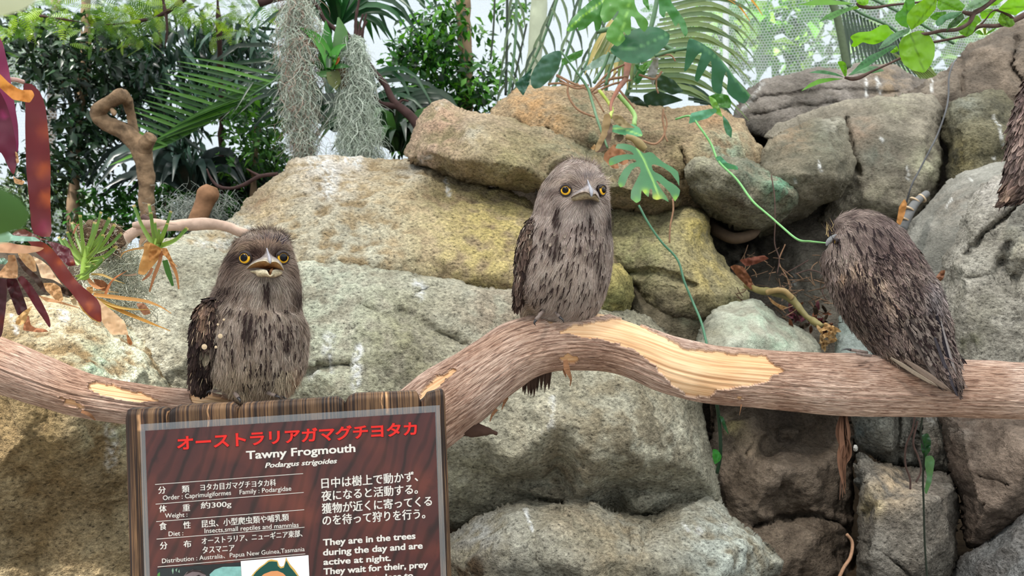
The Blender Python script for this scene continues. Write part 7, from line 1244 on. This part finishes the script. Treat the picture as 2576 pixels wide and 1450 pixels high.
foliage(t2, [(390, 190, 5.6, 110, 110, .5), (500, 100, 5.6, 130, 90, .5), (420, 330, 5.6, 90, 90, .4), (620, 110, 5.7, 110, 80, .5), (330, 100, 5.7, 70, 70, .4), (470, 420, 5.5, 80, 60, .4), (560, 220, 5.7, 110, 70, .4), (560, 440, 5.6, 80, 60, .4)], 1500, 130, .17, 'lance', [s(28, 50, 40), s(52, 84, 66), s(36, 60, 46), s(80, 112, 96)], MBGD, 2, .9, nt=3, droop=.5, aspect=.9); close2(t2)
# feathery light-green canopy
t3 = thing('feathery_tree', 'light yellow-green feathery canopy along the top left', 'tree', loc=ground_at(330, 4.4))
trunk(t3, [(560, 740, 5.6), (556, 300, 5.0), (552, 90, 4.7), (545, -60, 4.6)], [.018, .016, .014, .012], MTRD); trunk(t3, [(500, -40, 4.4), (420, 30, 4.4), (300, 60, 4.4), (100, 40, 4.4)], [.01, .008, .005, .003], MTRD, 'branch'); trunk(t3, [(400, -60, 4.4), (412, 10, 4.4), (420, 60, 4.4), (416, 120, 4.4)], .006, MTRD, 'branch')
def pinna(npair=11):
    Vs, Fs = [], []; k = 0
    for a in range(npair):
        t_ = a / npair
        for sg in (-1, 1): l = .22 * math.sin(math.pi * (t_ * .85 + .12)); Vs += [(0, t_, -.1 * t_ * t_), (sg * l, t_ + .05, -.1 * t_ * t_ - .02), (sg * l, t_ + .085, -.1 * t_ * t_ - .02), (0, t_ + .05, -.1 * t_ * t_)]; Fs.append((k, k + 1, k + 2, k + 3)); k += 4
    return np.array(Vs), np.array(Fs)
PV, PF = pinna(); r = np.random.default_rng(33); n = 620; bl = np.array([(120, 40, 110, 50), (260, 30, 110, 50), (330, 60, 90, 45), (420, 20, 110, 40), (560, 40, 110, 50), (40, 60, 80, 40), (650, 20, 80, 50), (300, 10, 200, 30), (10, 100, 40, 40)], float)[r.choice(9, n, p=np.array([2, 2, 3, 2, 2, 1, 1, 2, .6]) / 15.6)]
pos = PA(bl[:, 0] + r.normal(size=n) * bl[:, 2] * .6, bl[:, 1] + r.normal(size=n) * bl[:, 3] * .55, 4.3 + r.random(n) * .7); dv = r.normal(size=(n, 3)); dv[:, 2] = dv[:, 2] * .5 - .4; R = basis(dv, r.normal(size=(n, 3)) * .5 + [0, -.5, .9]); cc = np.array(LG)[r.integers(4, size=n)] * r.uniform(.7, 1.15, (n, 1))
tmp = [None] * 4; order = np.argsort(pos[:, 1]); inv = Matrix.Translation(-Vector(t3.location)); sz = r.uniform(.07, .135, n)
for q_ in order[:150]:
    c = int(q_ % 4)
    if tmp[c] is None: ob = mk('feathery_leaf', PV, PF, MBGL, None, np.repeat(np.array(LG[c])[None], len(PV), 0)); tmp[c] = ob.data
    else: ob = bpy.data.objects.new('feathery_leaf', tmp[c]); COL.objects.link(ob)
    Rm = R[q_] * sz[q_]; ob.parent = t3; ob.matrix_basis = inv @ Matrix([[*Rm[0], pos[q_][0]], [*Rm[1], pos[q_][1]], [*Rm[2], pos[q_][2]], [0, 0, 0, 1]])
V, Fo, Cc = instances(PV, PF, pos[order[150:]], R[order[150:]], sz[order[150:]], None, cc[order[150:]]); o = mk('foliage', V, Fo, MBGL, t3, Cc); o['kind'] = 'stuff'; close2(t3)
# shrubs
def shrub(label, px, Y, blobs, n, nobj, size, cols, seed, mat=None, shape='tip', stems=(), name='leafy_shrub', **kw):
    t_ = thing(name, label, 'shrub', loc=ground_at(px, Y)); 
    for st_, r_ in stems: trunk(t_, st_, r_, MTR)
    foliage(t_, blobs, n, nobj, size, shape, cols, mat or MBGL, seed, nt=2, **kw); close2(t_); return t_
shrub('mid-green shrub behind the left moss curtain and palm frond', 640, 5.0, [(640, 320, 5.0, 90, 90, .35), (600, 260, 5.1, 70, 50, .3), (680, 380, 4.9, 60, 60, .3), (700, 260, 5.1, 50, 60, .3), (620, 420, 5.0, 70, 50, .3)], 1300, 150, .065, MD, 41, stems=[([(640, 700, 5.0), (640, 400, 5.0), (650, 300, 5.0)], .02)])
shrub('low bright shrub behind the forked dead branch foot', 420, 5.3, [(300, 500, 5.3, 110, 60, .3), (450, 490, 5.3, 120, 60, .3), (560, 520, 5.2, 90, 50, .3), (260, 560, 5.2, 80, 50, .3), (400, 560, 5.2, 120, 50, .3)], 1400, 150, .065, [s(44, 96, 34), s(64, 130, 44), s(34, 70, 30), s(84, 150, 60)], 42)
shrub('dark undergrowth shrub at the far left between the trunks', 90, 5.4, [(80, 470, 5.4, 100, 70, .3), (60, 560, 5.3, 110, 60, .3), (180, 480, 5.5, 70, 80, .3), (140, 620, 5.3, 140, 60, .3), (20, 640, 5.3, 120, 60, .3)], 1700, 100, .06, [s(58, 78, 44), s(40, 60, 36), s(76, 98, 56)], 43)
shrub('dark bush in the shade above the crest slab', 600, 5.6, [(600, 470, 5.6, 120, 70, .3), (520, 560, 5.4, 110, 60, .3), (700, 450, 5.5, 60, 80, .3)], 1100, 80, .09, DK, 44, MBGD)
shrub('tall leafy shrub with a grey-brown trunk, left of the angular block', 1130, 5.0, [(1090, 110, 5.0, 100, 80, .35), (1030, 170, 5.0, 75, 80, .3), (1150, 200, 5.0, 90, 70, .3), (1060, 260, 5.0, 90, 60, .3), (1200, 240, 5.0, 70, 50, .3), (1100, 330, 4.9, 70, 50, .3), (1130, 40, 5.1, 70, 50, .3), (1020, 330, 5.0, 60, 60, .3)], 2300, 220, .072, [s(38, 84, 34), s(58, 118, 40), s(26, 60, 28), s(96, 158, 50)], 45, stems=[([(1170, 560, 5.1), (1172, 300, 5.1), (1170, 100, 5.1), (1160, -60, 5.1)], [.05, .046, .045, .045])])
shrub('small sparse sprig beside the pale trunk', 1285, 5.2, [(1270, 190, 5.2, 40, 30, .2), (1240, 150, 5.2, 35, 30, .2), (1290, 30, 5.3, 60, 30, .2), (1210, 90, 5.2, 40, 30, .2)], 170, 100, .07, [s(72, 128, 44), s(46, 92, 40), s(120, 170, 90)], 46)
# strap-leaved clumps and palms
def ribbon3(C, w, n, fold=.2):
    C = catmull(np.array(C), n + 1); T, N, B = frames(C); ww = np.interp(np.linspace(0, 1, n + 1), np.linspace(0, 1, len(w)), w); S = np.cross(T, [0, -1.0, .25]); S /= np.linalg.norm(S, axis=1)[:, None] + 1e-9; U = np.cross(S, T)
    V = np.stack([C - S * ww[:, None] + U * (ww * fold)[:, None], C, C + S * ww[:, None] + U * (ww * fold)[:, None]], 1).reshape(-1, 3); return V, np.array([(k * 3 + j, k * 3 + j + 1, k * 3 + j + 4, k * 3 + j + 3) for k in range(n) for j in (0, 1)])
def strap_clump(label, cx, cy, Y, n, L, w, cols, seed, spread=1.0, name='strap_leaved_plant', up=1.0, cat='plant', mat=None):
    t_ = thing(name, label, cat, loc=tuple(P(cx, cy, Y))); r = np.random.default_rng(seed); b = np.array(P(cx, cy, Y))
    for k in range(n):
        a = r.uniform(0, 6.28); l = L * r.uniform(.6, 1.1); h = np.array([math.cos(a) * spread, math.sin(a) * .7 * spread, 0]); e = r.uniform(.3, 1.0) * up
        C = [b + h * .02, b + h * l * .35 + [0, 0, l * .45 * e], b + h * l * .75 + [0, 0, l * .45 * e], b + h * l * 1.05 + [0, 0, l * (.15 * e - .1)]]; V, Fq = ribbon3(C, [w * .6, w, w * .8, w * .05], 8); mk('leaf', V, Fq, mat or MBGD, t_, np.repeat((np.array(cols[k % len(cols)]) * r.uniform(.7, 1.2))[None], len(V), 0))
    close2(t_); return t_
strap_clump('dark strap-leaved clump left of the pink-brown block', 1000, 380, 4.0, 46, .42, .022, [s(30, 60, 28), s(22, 44, 24), s(70, 110, 56)], 51)
strap_clump('second dark strap-leaved clump behind the right moss curtain', 985, 320, 4.4, 34, .5, .02, [s(28, 54, 30), s(20, 40, 24)], 52)
strap_clump('dark grassy clump between the two moss curtains', 850, 330, 4.6, 40, .75, .016, [s(36, 74, 44), s(24, 52, 34)], 53, up=1.3)
strap_clump('grassy clump hanging behind the bromeliad', 850, 60, 4.3, 36, .55, .02, [s(44, 96, 50), s(30, 70, 38)], 54)
strap_clump('dark long-leaved plant low behind the dead stump', 480, 480, 5.0, 40, .6, .03, [s(28, 44, 40), s(46, 66, 60), s(20, 34, 28)], 55)
def frond(name, label, path, leaf_fn, cols, w, mat=None, rc=.006, n=30, seed=0, cat='palm', root=None):
    """path: px,py,Y rachis; leaf_fn(t)-> (dx,dy px both sides list) lengths px"""
    t_ = root or thing(name, label, cat, loc=tuple(P(*path[0]))); r = np.random.default_rng(seed); C = catmull(np.array([P(*p) for p in path]), 60); V, Fs = tube_geo(px_path(path), np.linspace(rc, rc * .3, len(path)), 40, 6); mk('rachis', V, Fs, MSTEM, t_)
    for k in range(n):
        tt = (k + .5) / n; i = min(int(tt * 59), 58); p = C[i]; T = C[i + 1] - C[i]; T /= np.linalg.norm(T)
        for (ang, L, dr, dY) in leaf_fn(tt, r):
            d = np.array([math.cos(ang), dY, math.sin(ang)]); e = p + d * L; V, Fq = ribbon3([p, p + d * L * .5 + [0, 0, -dr * L * .1], e + [0, 0, -dr * L * .5]], [w * .5, w, w * .05], 6, .5); mk('leaflet', V, Fq, mat or MBGL, t_, np.repeat((np.array(cols[k % len(cols)]) * r.uniform(.8, 1.2))[None], len(V), 0))
    if root is None: close2(t_)
    return t_
D2 = math.radians
frond('palm_frond', 'green feather palm frond pointing left, beside the left moss curtain', [(712, 190, 4.2), (640, 235, 4.2), (560, 290, 4.25), (480, 335, 4.3), (410, 372, 4.3)], lambda t, r: [(D2(155 + 12 * (1 - t)) - 0.0, .52 * (1 - .45 * t), .1, -.1), (D2(196 - 4 * t), .5 * (1 - .3 * t), .2, .1)], [s(70, 120, 44), s(96, 146, 60), s(50, 92, 40)], .011, n=17, seed=3)
# palm beside the crag: sideways, long leaflets arching right
pl = thing('feather_palm', 'palm whose long leaflets fan out right behind the slit-leaf creeper', 'palm', loc=tuple(P(1560, 260, 3.7))); r = np.random.default_rng(8)
for k in range(22):
    t_ = k / 21; sx, sy = 1580 + 110 * (1 - t_), -20 + 250 * t_; ex, ey = 1900 - 40 * t_ + (20 if k % 2 else -10), -10 + t_ * 310; V, Fq = ribbon3([P(sx, sy, 3.6), P((sx + ex) / 2 + 20, (sy + ey) / 2 - 26, 3.55), P(ex - 30, ey - 8 + 10 * t_, 3.55), P(ex, ey + 34, 3.55)], [.007, .013, .009, .001], 10, .4)
    c = s(118, 138, 92) if k % 3 else s(92, 116, 80); C = np.repeat(np.array(c)[None], len(V), 0)
    if k in (1, 2): C[-12:] = s(214, 150, 50)
    mk('leaflet', V, Fq, MBGL, pl, C)
for k in range(26):
    t_ = k / 25; sx, sy = 1600 + 90 * t_, 235 + 5 * t_; ex, ey = 1690 + 150 * t_ + 10 * (k % 3), 130 + 150 * t_ + (k % 2) * 10; V, Fq = ribbon3([P(ex - 60 - 30 * t_, ey - 20 * t_, 3.9), P((ex + sx) / 2 + 50, (ey + sy) / 2 + 10, 3.9), P(ex + 20, ey + 60, 3.9)], [.009, .009, .001], 8, .4); mk('leaflet', V, Fq, MBGD, pl, np.repeat(np.array(s(44, 70, 50))[None], len(V), 0))
for pts in ([(1660, -40, 3.6), (1640, 60, 3.6), (1600, 170, 3.6), (1570, 260, 3.65)], [(1560, -40, 3.7), (1545, 80, 3.7), (1530, 180, 3.7), (1520, 250, 3.7)], [(1500, 80, 3.5), (1560, 70, 3.5), (1700, 130, 3.5)]): V, Fs = tube_geo(px_path(pts), .011, 24, 8); mk('rachis', V, Fs, MSTEM, pl)
for k in range(12):
    x0, y0 = 1500 + k * 9, 60 + k * 4; V, Fq = ribbon3([P(x0 + 40, y0 - 10, 3.62), P(x0, y0 + 60, 3.6), P(x0 - 30 + k * 3, y0 + 130, 3.6)], [.008, .014, .001], 8, .4); mk('leaflet', V, Fq, MBGL, pl, np.repeat(np.array(s(196, 178, 120) if k % 3 == 0 else s(120, 134, 84))[None], len(V), 0))
close2(pl)
# drooping palm leaflets in front of the pale trunk
pd = thing('drooping_palm', 'drooping thin palm leaflets hanging beside the pale trunk', 'palm', loc=tuple(P(1420, 250, 4.6))); r = np.random.default_rng(18)
for a_, b_ in (((1300, -60), (1270, 300)), ((1420, -60), (1300, 240)), ((1560, -60), (1440, 230)), ((1480, -80), (1380, 260))):
    n_ = 15
    for k in range(n_):
        t_ = k / n_; sx = a_[0] + (b_[0] - a_[0]) * t_; sy = a_[1] + (b_[1] - a_[1]) * t_; L = 95 * (1 - .4 * t_); dx = -18 - 16 * t_ if k % 2 else 26; Yd = 4.5 + r.random() * .3
        V, Fq = ribbon3([P(sx, sy, Yd), P(sx + dx * .7, sy + L * .45, Yd), P(sx + dx, sy + L, Yd)], [.006, .009, .001], 6, .4); mk('leaflet', V, Fq, MBGD, pd, np.repeat((np.array(s(96, 116, 84) if k % 3 else s(60, 84, 60)) * r.uniform(.7, 1.2))[None], len(V), 0))
    V, Fs = tube_geo(px_path([(a_[0], a_[1], 4.6), ((a_[0] + b_[0]) / 2 + 10, (a_[1] + b_[1]) / 2, 4.6), (b_[0], b_[1], 4.6)]), .008, 20, 6); mk('rachis', V, Fs, MSTEM, pd)
close2(pd)
# frond at the top right behind the leafy branch
pr = thing('palm_frond', 'dark palm frond bending down behind the long grey ridge', 'palm', loc=tuple(P(2130, 170, 4.4))); r = np.random.default_rng(28)
for pts, rr_ in (([(2080, -30, 4.4), (2105, 40, 4.4), (2118, 100, 4.4), (2132, 175, 4.4)], .022), ([(2090, -20, 4.4), (2160, 30, 4.4), (2250, 75, 4.4), (2330, 190, 4.4), (2345, 215, 4.4)], .008), ([(2180, -10, 4.4), (2290, 45, 4.4), (2400, 110, 4.4)], .008)): V, Fs = tube_geo(px_path(pts), rr_, 24, 8); mk('rachis', V, Fs, m_simple('rachis_dark', s(78, 92, 66), .6) if rr_ > .02 else MSTEM, pr)
for k in range(22):
    t_ = k / 21; x0 = 2118 + t_ * 190; y0 = 18 + t_ * 95; L = 150 - 40 * t_; V, Fq = ribbon3([P(x0, y0, 4.42), P(x0 + 12 + 14 * t_, y0 + L * .5, 4.42), P(x0 + 24 + 50 * t_, y0 + L, 4.42)], [.006, .011, .001], 6, .4); mk('leaflet', V, Fq, MBGD, pr, np.repeat(np.array(s(44, 66, 48))[None], len(V), 0))
for k in range(8): V, Fq = ribbon3([P(2240 + k * 8, 130 + k * 4, 4.35), P(2290 + k * 6, 170, 4.35), P(2330 + k * 6, 215, 4.35)], [.004, .010, .001], 6, .4); mk('leaflet', V, Fq, MBGL, pr, np.repeat(np.array(s(130, 150, 84))[None], len(V), 0))
close2(pr)
# pale trunk, thin hanging stems
o = thing('pale_trunk', 'smooth pale grey-green tree trunk behind the drooping palm', 'tree', loc=ground_at(1345, 5.0)); trunk(o, [(1330, 420, 5.0), (1340, 200, 5.0), (1352, 60, 5.0), (1362, -80, 5.0)], [.052, .05, .05, .052], m_simple('pale_bark', s(178, 184, 160), .8, .2, .3, 12, .3), nseg=40); close2(o)
for k, (pts, lb) in enumerate([([(1276, -30, 4.7), (1275, 120, 4.7), (1272, 240, 4.7)], 'thin straight hanging vine just left of the pale trunk'), ([(1325, 60, 4.7), (1305, 150, 4.7), (1285, 240, 4.7)], 'thin slanting stem crossing toward the pale trunk base'), ([(1245, -10, 4.8), (1240, 90, 4.8), (1234, 150, 4.8)], 'short wavy hanging vine left of the straight one')]):
    o = tube('hanging_vine', px_path(pts), .006 if k else .008, m_simple('vine_dark', s(52, 62, 50), .7), None, 20, 6); tag(o, lb, 'vine')
# forked dead branch
MDEAD = m_simple('dead_wood', s(146, 120, 94), .9, .15, .9, 22, 1.0, .012)
fb = thing('forked_dead_branch', 'bare tan tree limb bent into a triangle, standing at the upper left', 'branch', loc=tuple(P(372, 560, 3.6)))
def limb(pts, r, name='limb', root=fb, mat=MDEAD): V, Fs = tube_geo(px_path([(a, b, c) for a, b, c in pts]), [x * 3.5 / F for x in r], len(pts) * 14, 24, .007, 14); return mk(name, V, Fs, mat, root)
limb([(374, 760, 3.5), (372, 560, 3.5), (368, 490, 3.5), (366, 430, 3.5), (358, 385, 3.5), (335, 352, 3.5), (300, 325, 3.5), (262, 305, 3.5), (246, 293, 3.5), (252, 275, 3.48), (280, 256, 3.46), (305, 238, 3.45), (314, 232, 3.45)], [21, 20, 18, 20, 23, 22, 21, 19, 19, 18, 17, 15, 9]); limb([(308, 236, 3.46), (320, 255, 3.5), (328, 290, 3.55), (338, 335, 3.55), (345, 360, 3.55)], [12, 13, 12, 11, 8], 'side_limb'); limb([(358, 385, 3.5), (368, 362, 3.47), (380, 344, 3.45)], [20, 19, 17], 'broken_stub'); limb([(282, 276, 3.46), (286, 284, 3.42), (288, 290, 3.4)], [7, 4, 1], 'snag'); close2(fb)
sp = thing('dead_stump', 'short broken stump wrapped in wispy moss behind the crest slab', 'branch', loc=tuple(P(505, 555, 3.2))); V, Fs = tube_geo(px_path([(488, 580, 3.2), (500, 548, 3.2), (514, 512, 3.2), (528, 478, 3.2), (532, 468, 3.2)]), [.036, .034, .036, .036, .022], 30, 20, .006, 12); mk('stump', V, Fs, m_simple('stump_wood', s(150, 112, 84), .9, .15, .5, 30, .6), sp)
r = np.random.default_rng(61); A = Acc(); strand_mass(A, [(np.array(P(r.normal(500, 40), r.uniform(500, 560), 3.24 + r.random() * .08)), (lambda v: v / np.linalg.norm(v))(r.normal(size=3) + [0, 0, -.3]), r.uniform(.05, .12)) for _ in range(420)], .001, [np.array(s(150, 160, 150)), np.array(s(190, 195, 185))], 6, .02, 5); tag(A.build('moss_strands', MFEA, sp), kind='stuff'); close2(sp)
o = thing('dark_twig', 'dark forked twig reaching over the stump to the crest slab', 'branch', loc=tuple(P(700, 440, 3.1)))
for pts, rr_ in (([(520, 425, 3.1), (530, 448, 3.1), (548, 468, 3.1), (580, 474, 3.1), (620, 462, 3.1), (650, 445, 3.1), (700, 438, 3.12)], [2, 3, 4, 4, 5, 5, 5]), ([(620, 425, 3.1), (640, 436, 3.1), (655, 444, 3.1)], [2, 3, 4])): V, Fs = tube_geo(px_path(pts), [x * 3.1 / F for x in rr_], 40, 8, .001, 40); mk('twig', V, Fs, MTRD, o)
close2(o)
# dark branch carrying bromeliad and moss
q7 = lambda L: cv(L, 680, 0, 3.4525); db = thing('dark_branch', 'dark forked branch carrying the bromeliad and both moss curtains', 'branch', loc=tuple(P(1045, 307, 3.5)))
for pts, rr_ in (([(1330, 1200), (1260, 1060), (1150, 950), (1070, 880), (1000, 740), (900, 620), (820, 500), (740, 380), (560, 250), (460, 160), (420, 70), (300, -40), (100, -30), (-100, 20)], [14, 13, 11, 9, 8, 7, 7, 7, 6, 5, 5, 8, 10, 12]), ([(1100, 920), (1020, 915), (950, 890), (900, 840), (860, 800)], [9, 8, 6, 5, 3]), ([(740, 400), (742, 300), (745, 150), (772, 0), (780, -60)], [6, 5, 4, 3, 3]), ([(770, 330), (775, 230), (805, 125)], [4, 3, 3]), ([(780, 330), (805, 240), (835, 120)], [4, 3, 2]), ([(800, 330), (815, 230), (840, 185)], [3, 3, 2]), ([(740, 380), (700, 330), (635, 245)], [4, 4, 4]), ([(520, 620), (420, 530), (320, 430), (260, 450)], [6, 5, 4, 2]), ([(1200, 880), (1150, 870), (1100, 920)], [2, 3, 4]), ([(740, 380), (740, 600), (720, 850)], [7, 6, 4])):
    V, Fs = tube_geo([P(*q7([p])[0], 3.5) for p in pts], [x * 3.5 / F for x in rr_], len(pts) * 8, 10, .002, 30); mk('limb', V, Fs, MTRD, db)
close2(db)
def moss_curtain(label, prof, n, cols, seed, Y=3.45):
    """prof: rows (py, x_left, x_right)"""
    t_ = thing('hanging_moss', label, 'moss', loc=tuple(P((prof[0][1] + prof[0][2]) / 2, prof[0][0], Y))); r = np.random.default_rng(seed); pr_ = np.array(prof, float); A = Acc(); paths = []
    for _ in range(n):
        y = r.uniform(pr_[0, 0], pr_[-1, 0]); xl, xr = np.interp(y, pr_[:, 0], pr_[:, 1]), np.interp(y, pr_[:, 0], pr_[:, 2]); u = r.normal() * .24 + .5; x = xl + (xr - xl) * np.clip(u, .02, .98); Lr = min(r.uniform(.04, .11), max(.02, (pr_[-1, 0] + 12 - y) * Y / F)); d = np.array([r.normal() * .45 + (u - .5) * .5, r.normal() * .4, -1]); d /= np.linalg.norm(d); paths.append((np.array(P(x, y, Y + r.normal() * (xr - xl) * .25 * Y / F)), d, Lr))
    strand_mass(A, paths, .0013, cols, 7, .016, seed); tag(A.build('moss_strands', MFEA, t_), kind='stuff'); close2(t_)
MS = [np.array(s(182, 194, 178)), np.array(s(212, 220, 206)), np.array(s(156, 168, 150)), np.array(s(178, 180, 164))]
moss_curtain('broad pale moss curtain with a brown streak, left of the bromeliad', [(-30, 712, 782), (60, 706, 800), (130, 704, 806), (200, 706, 800), (260, 710, 800), (310, 722, 796), (350, 735, 796), (388, 755, 785)], 3000, MS + [np.array(s(168, 140, 126))], 71)
moss_curtain('dense cone-shaped grey moss curtain, right of the bromeliad', [(92, 878, 912), (120, 872, 914), (160, 868, 925), (220, 860, 938), (280, 855, 948), (340, 852, 955), (402, 850, 958)], 3400, MS[:3], 72)
# bromeliad
bm = thing('bromeliad', 'rosette bromeliad with stiff green leaves between the moss curtains', 'plant', loc=tuple(P(845, 200, 3.45)))
for k, (pts, w, c) in enumerate([([(520, 590), (480, 450), (360, 300), (250, 235)], .022, s(78, 150, 50)), ([(520, 590), (500, 400), (490, 270), (480, 180)], .024, s(60, 124, 50)), ([(530, 580), (600, 450), (620, 300), (590, 150)], .034, s(88, 128, 76)), ([(520, 600), (560, 480), (600, 420), (660, 385)], .02, s(74, 150, 50)), ([(515, 600), (470, 520), (440, 470), (420, 440)], .022, s(52, 110, 40)), ([(520, 620), (460, 600), (400, 560), (380, 560)], .016, s(48, 96, 36)), ([(530, 640), (450, 650), (400, 630)], .016, s(60, 110, 40)), ([(520, 480), (420, 420), (320, 370), (215, 330)], .008, s(176, 96, 56)), ([(540, 600), (600, 560), (650, 540)], .018, s(50, 90, 36)), ([(540, 620), (560, 700), (570, 780)], .03, s(96, 104, 50)), ([(560, 620), (610, 640), (640, 700), (620, 780)], .03, s(92, 74, 50)), ([(530, 600), (520, 640), (520, 720)], .02, s(60, 90, 40)), ([(560, 560), (590, 510), (600, 490)], .012, s(190, 110, 60))]):
    V, Fq = ribbon3([P(*q7([p])[0], 3.4 + (k % 3) * .02) for p in pts], [w * .8, w, w * .9, w * .1], 10, .5); mk('leaf', V, Fq, MLF, bm, np.repeat(np.array(c)[None], len(V), 0))
rb = np.random.default_rng(7)
for k in range(16):
    a_ = rb.uniform(-.4, 3.5); L = rb.uniform(90, 260); x0, y0 = 530 + rb.normal() * 14, 600 + rb.normal() * 22; V, Fq = ribbon3([P(*q7([p])[0], 3.43 + rb.normal() * .03) for p in [(x0, y0), (x0 + math.cos(a_) * L * .5, y0 - math.sin(a_) * L * .6), (x0 + math.cos(a_) * L, y0 - math.sin(a_) * L * .8 + 20)]], [.011, .013, .010, .001], 8, .5); mk('leaf', V, Fq, MLF, bm, np.repeat((np.array([s(44, 92, 36), s(60, 116, 44), s(34, 70, 30)][k % 3]))[None], len(V), 0))
close2(bm)
# out-of-focus foliage close to the lens at the left edge
o = leaf_px('near_leaf', [(-120, 470), (-60, 455), (0, 470), (50, 500), (78, 540), (60, 575), (10, 590), (-60, 600), (-120, 590)], .42, MLF, s(62, 96, 40), None, (.2, .2), .3, [(-100, 520), (70, 550)]); tag(o, 'blurred dark green leaf close to the viewer, left edge', 'leaf')
o = leaf_px('near_leaf', [(-140, -60), (110, -60), (95, 0), (60, 25), (10, 40), (-60, 50), (-140, 40)], .40, MLF, s(196, 200, 182), None, (.2, .2), .3, [(-100, 0), (90, 0)]); tag(o, 'blurred pale leaf close to the viewer, top left corner', 'leaf')
o = leaf_px('near_leaf', [(-120, 575), (0, 580), (25, 592), (30, 608), (0, 612), (-120, 615)], .46, MLF, s(140, 178, 160), None, (.2, .2), .3, [(-100, 590), (20, 600)]); tag(o, 'blurred teal leaf close to the viewer, under the dark one', 'leaf')

# ------------------------------------------------------------------ NETTING AND THE OUTSIDE
def m_net():
    t = NT('net_fabric'); uv = t.uvc(); o = t.obj()
    bk = t.add('ShaderNodeTexBrick'); t.l.new(t.mapping(uv, (1, 1, 1)), bk.inputs['Vector']); bk.inputs['Scale'].default_value = 1.0; bk.inputs['Brick Width'].default_value = 1.0; bk.inputs['Row Height'].default_value = 1.0; bk.inputs['Mortar Size'].default_value = .16; bk.inputs['Mortar Smooth'].default_value = .4; bk.offset = .5
    fac = bk.outputs['Fac']; fold = t.noise(1.3, t.mapping(o, (1.4, 1, .35), (0, .35, 0)), 3, .5)
    cover = t.math('ADD', t.math('MULTIPLY', fac, .40), t.math('MULTIPLY', t.ramp(fold, [(.35, .0), (.7, 1.0)]), .26)); cover = t.math('ADD', cover, .06)
    df = t.add('ShaderNodeBsdfDiffuse'); df.inputs[0].default_value = (.9, .93, .95, 1); tl = t.add('ShaderNodeBsdfTranslucent'); tl.inputs[0].default_value = (.93, .97, 1.0, 1); tp = t.add('ShaderNodeBsdfTransparent')
    a = t.add('ShaderNodeMixShader'); a.inputs[0].default_value = .8; t.l.new(df.outputs[0], a.inputs[1]); t.l.new(tl.outputs[0], a.inputs[2]); b = t.add('ShaderNodeMixShader'); t.l.new(cover, b.inputs[0]); t.l.new(tp.outputs[0], b.inputs[1]); t.l.new(a.outputs[0], b.inputs[2]); t.l.new(b.outputs[0], t.out.inputs[0]); return t.m
nx, nz = 120, 60; X, Z = np.meshgrid(np.linspace(-6.5, 7.5, nx), np.linspace(.9, 6.2, nz)); Yn = 7.2 + .10 * np.sin(X * 2.3 + Z * .8) + .05 * np.sin(X * 7 + 1.2 * Z) + .04 * np.sin(Z * 5)
i = np.arange(nz - 1)[:, None] * nx + np.arange(nx - 1)[None]; cell = .026
o = mk('netting', np.stack([X.ravel(), Yn.ravel(), Z.ravel()], 1), np.stack([i, i + 1, i + nx + 1, i + nx], -1).reshape(-1, 4), m_net(), uv=np.stack([X.ravel() / cell, Z.ravel() / cell], 1)); tag(o, 'white mesh netting enclosing the aviary behind the plants', 'netting')
for k, x in enumerate((-3.9, -.55, 2.0, 4.6)):
    V, Fs = tube_geo([(x, 7.45, .8), (x, 7.45, 3.5), (x, 7.45, 6.2)], .03, 6, 10); o = mk('net_post', V, Fs, m_simple('post_grey', s(190, 196, 196), .5) if k == 0 else bpy.data.materials['post_grey']); tag(o, ('slim grey net post far left behind the maroon leaves', 'slim grey net post behind the leafy shrub and drooping palm', 'slim grey net post behind the fan of long palm leaflets', 'slim grey net post behind the tall corner block')[k], 'post', 'netting posts')
# trees outside the net, seen blurred through it
out = [(2250, 20, 10.5, 330, 130, .5), (2000, 40, 10.5, 220, 130, .5), (1850, 90, 10.8, 160, 90, 1.0), (2450, 60, 10.5, 250, 160, 1.0), (2100, 160, 10.6, 280, 70, .8), (1750, 40, 11, 140, 80, .8)]
t_ = thing('outside_tree', 'hazy green tree outside the netting at the upper right', 'tree', loc=ground_at(2200, 10.6)); trunk(t_, [(2210, 500, 10.8), (2200, 200, 10.8), (2190, 0, 10.8)], [.14, .12, .1], MTR)
foliage(t_, out, 950, 120, .34, 'oval', [s(130, 205, 60), s(175, 228, 90), s(84, 150, 48), s(150, 200, 100)], MBGL, 81, nt=2); close2(t_)
t_ = thing('outside_tree', 'hazy thin tree outside the netting at the far left', 'tree', loc=ground_at(120, 10.6)); trunk(t_, [(120, 700, 10.8), (130, 300, 10.8), (140, 0, 10.8)], .06, MTR); foliage(t_, [(160, 120, 10.6, 230, 90, .8), (60, 520, 10.6, 200, 70, .8)], 500, 40, .3, 'oval', [s(110, 150, 100), s(150, 180, 140)], MBGL, 82, nt=2); close2(t_)
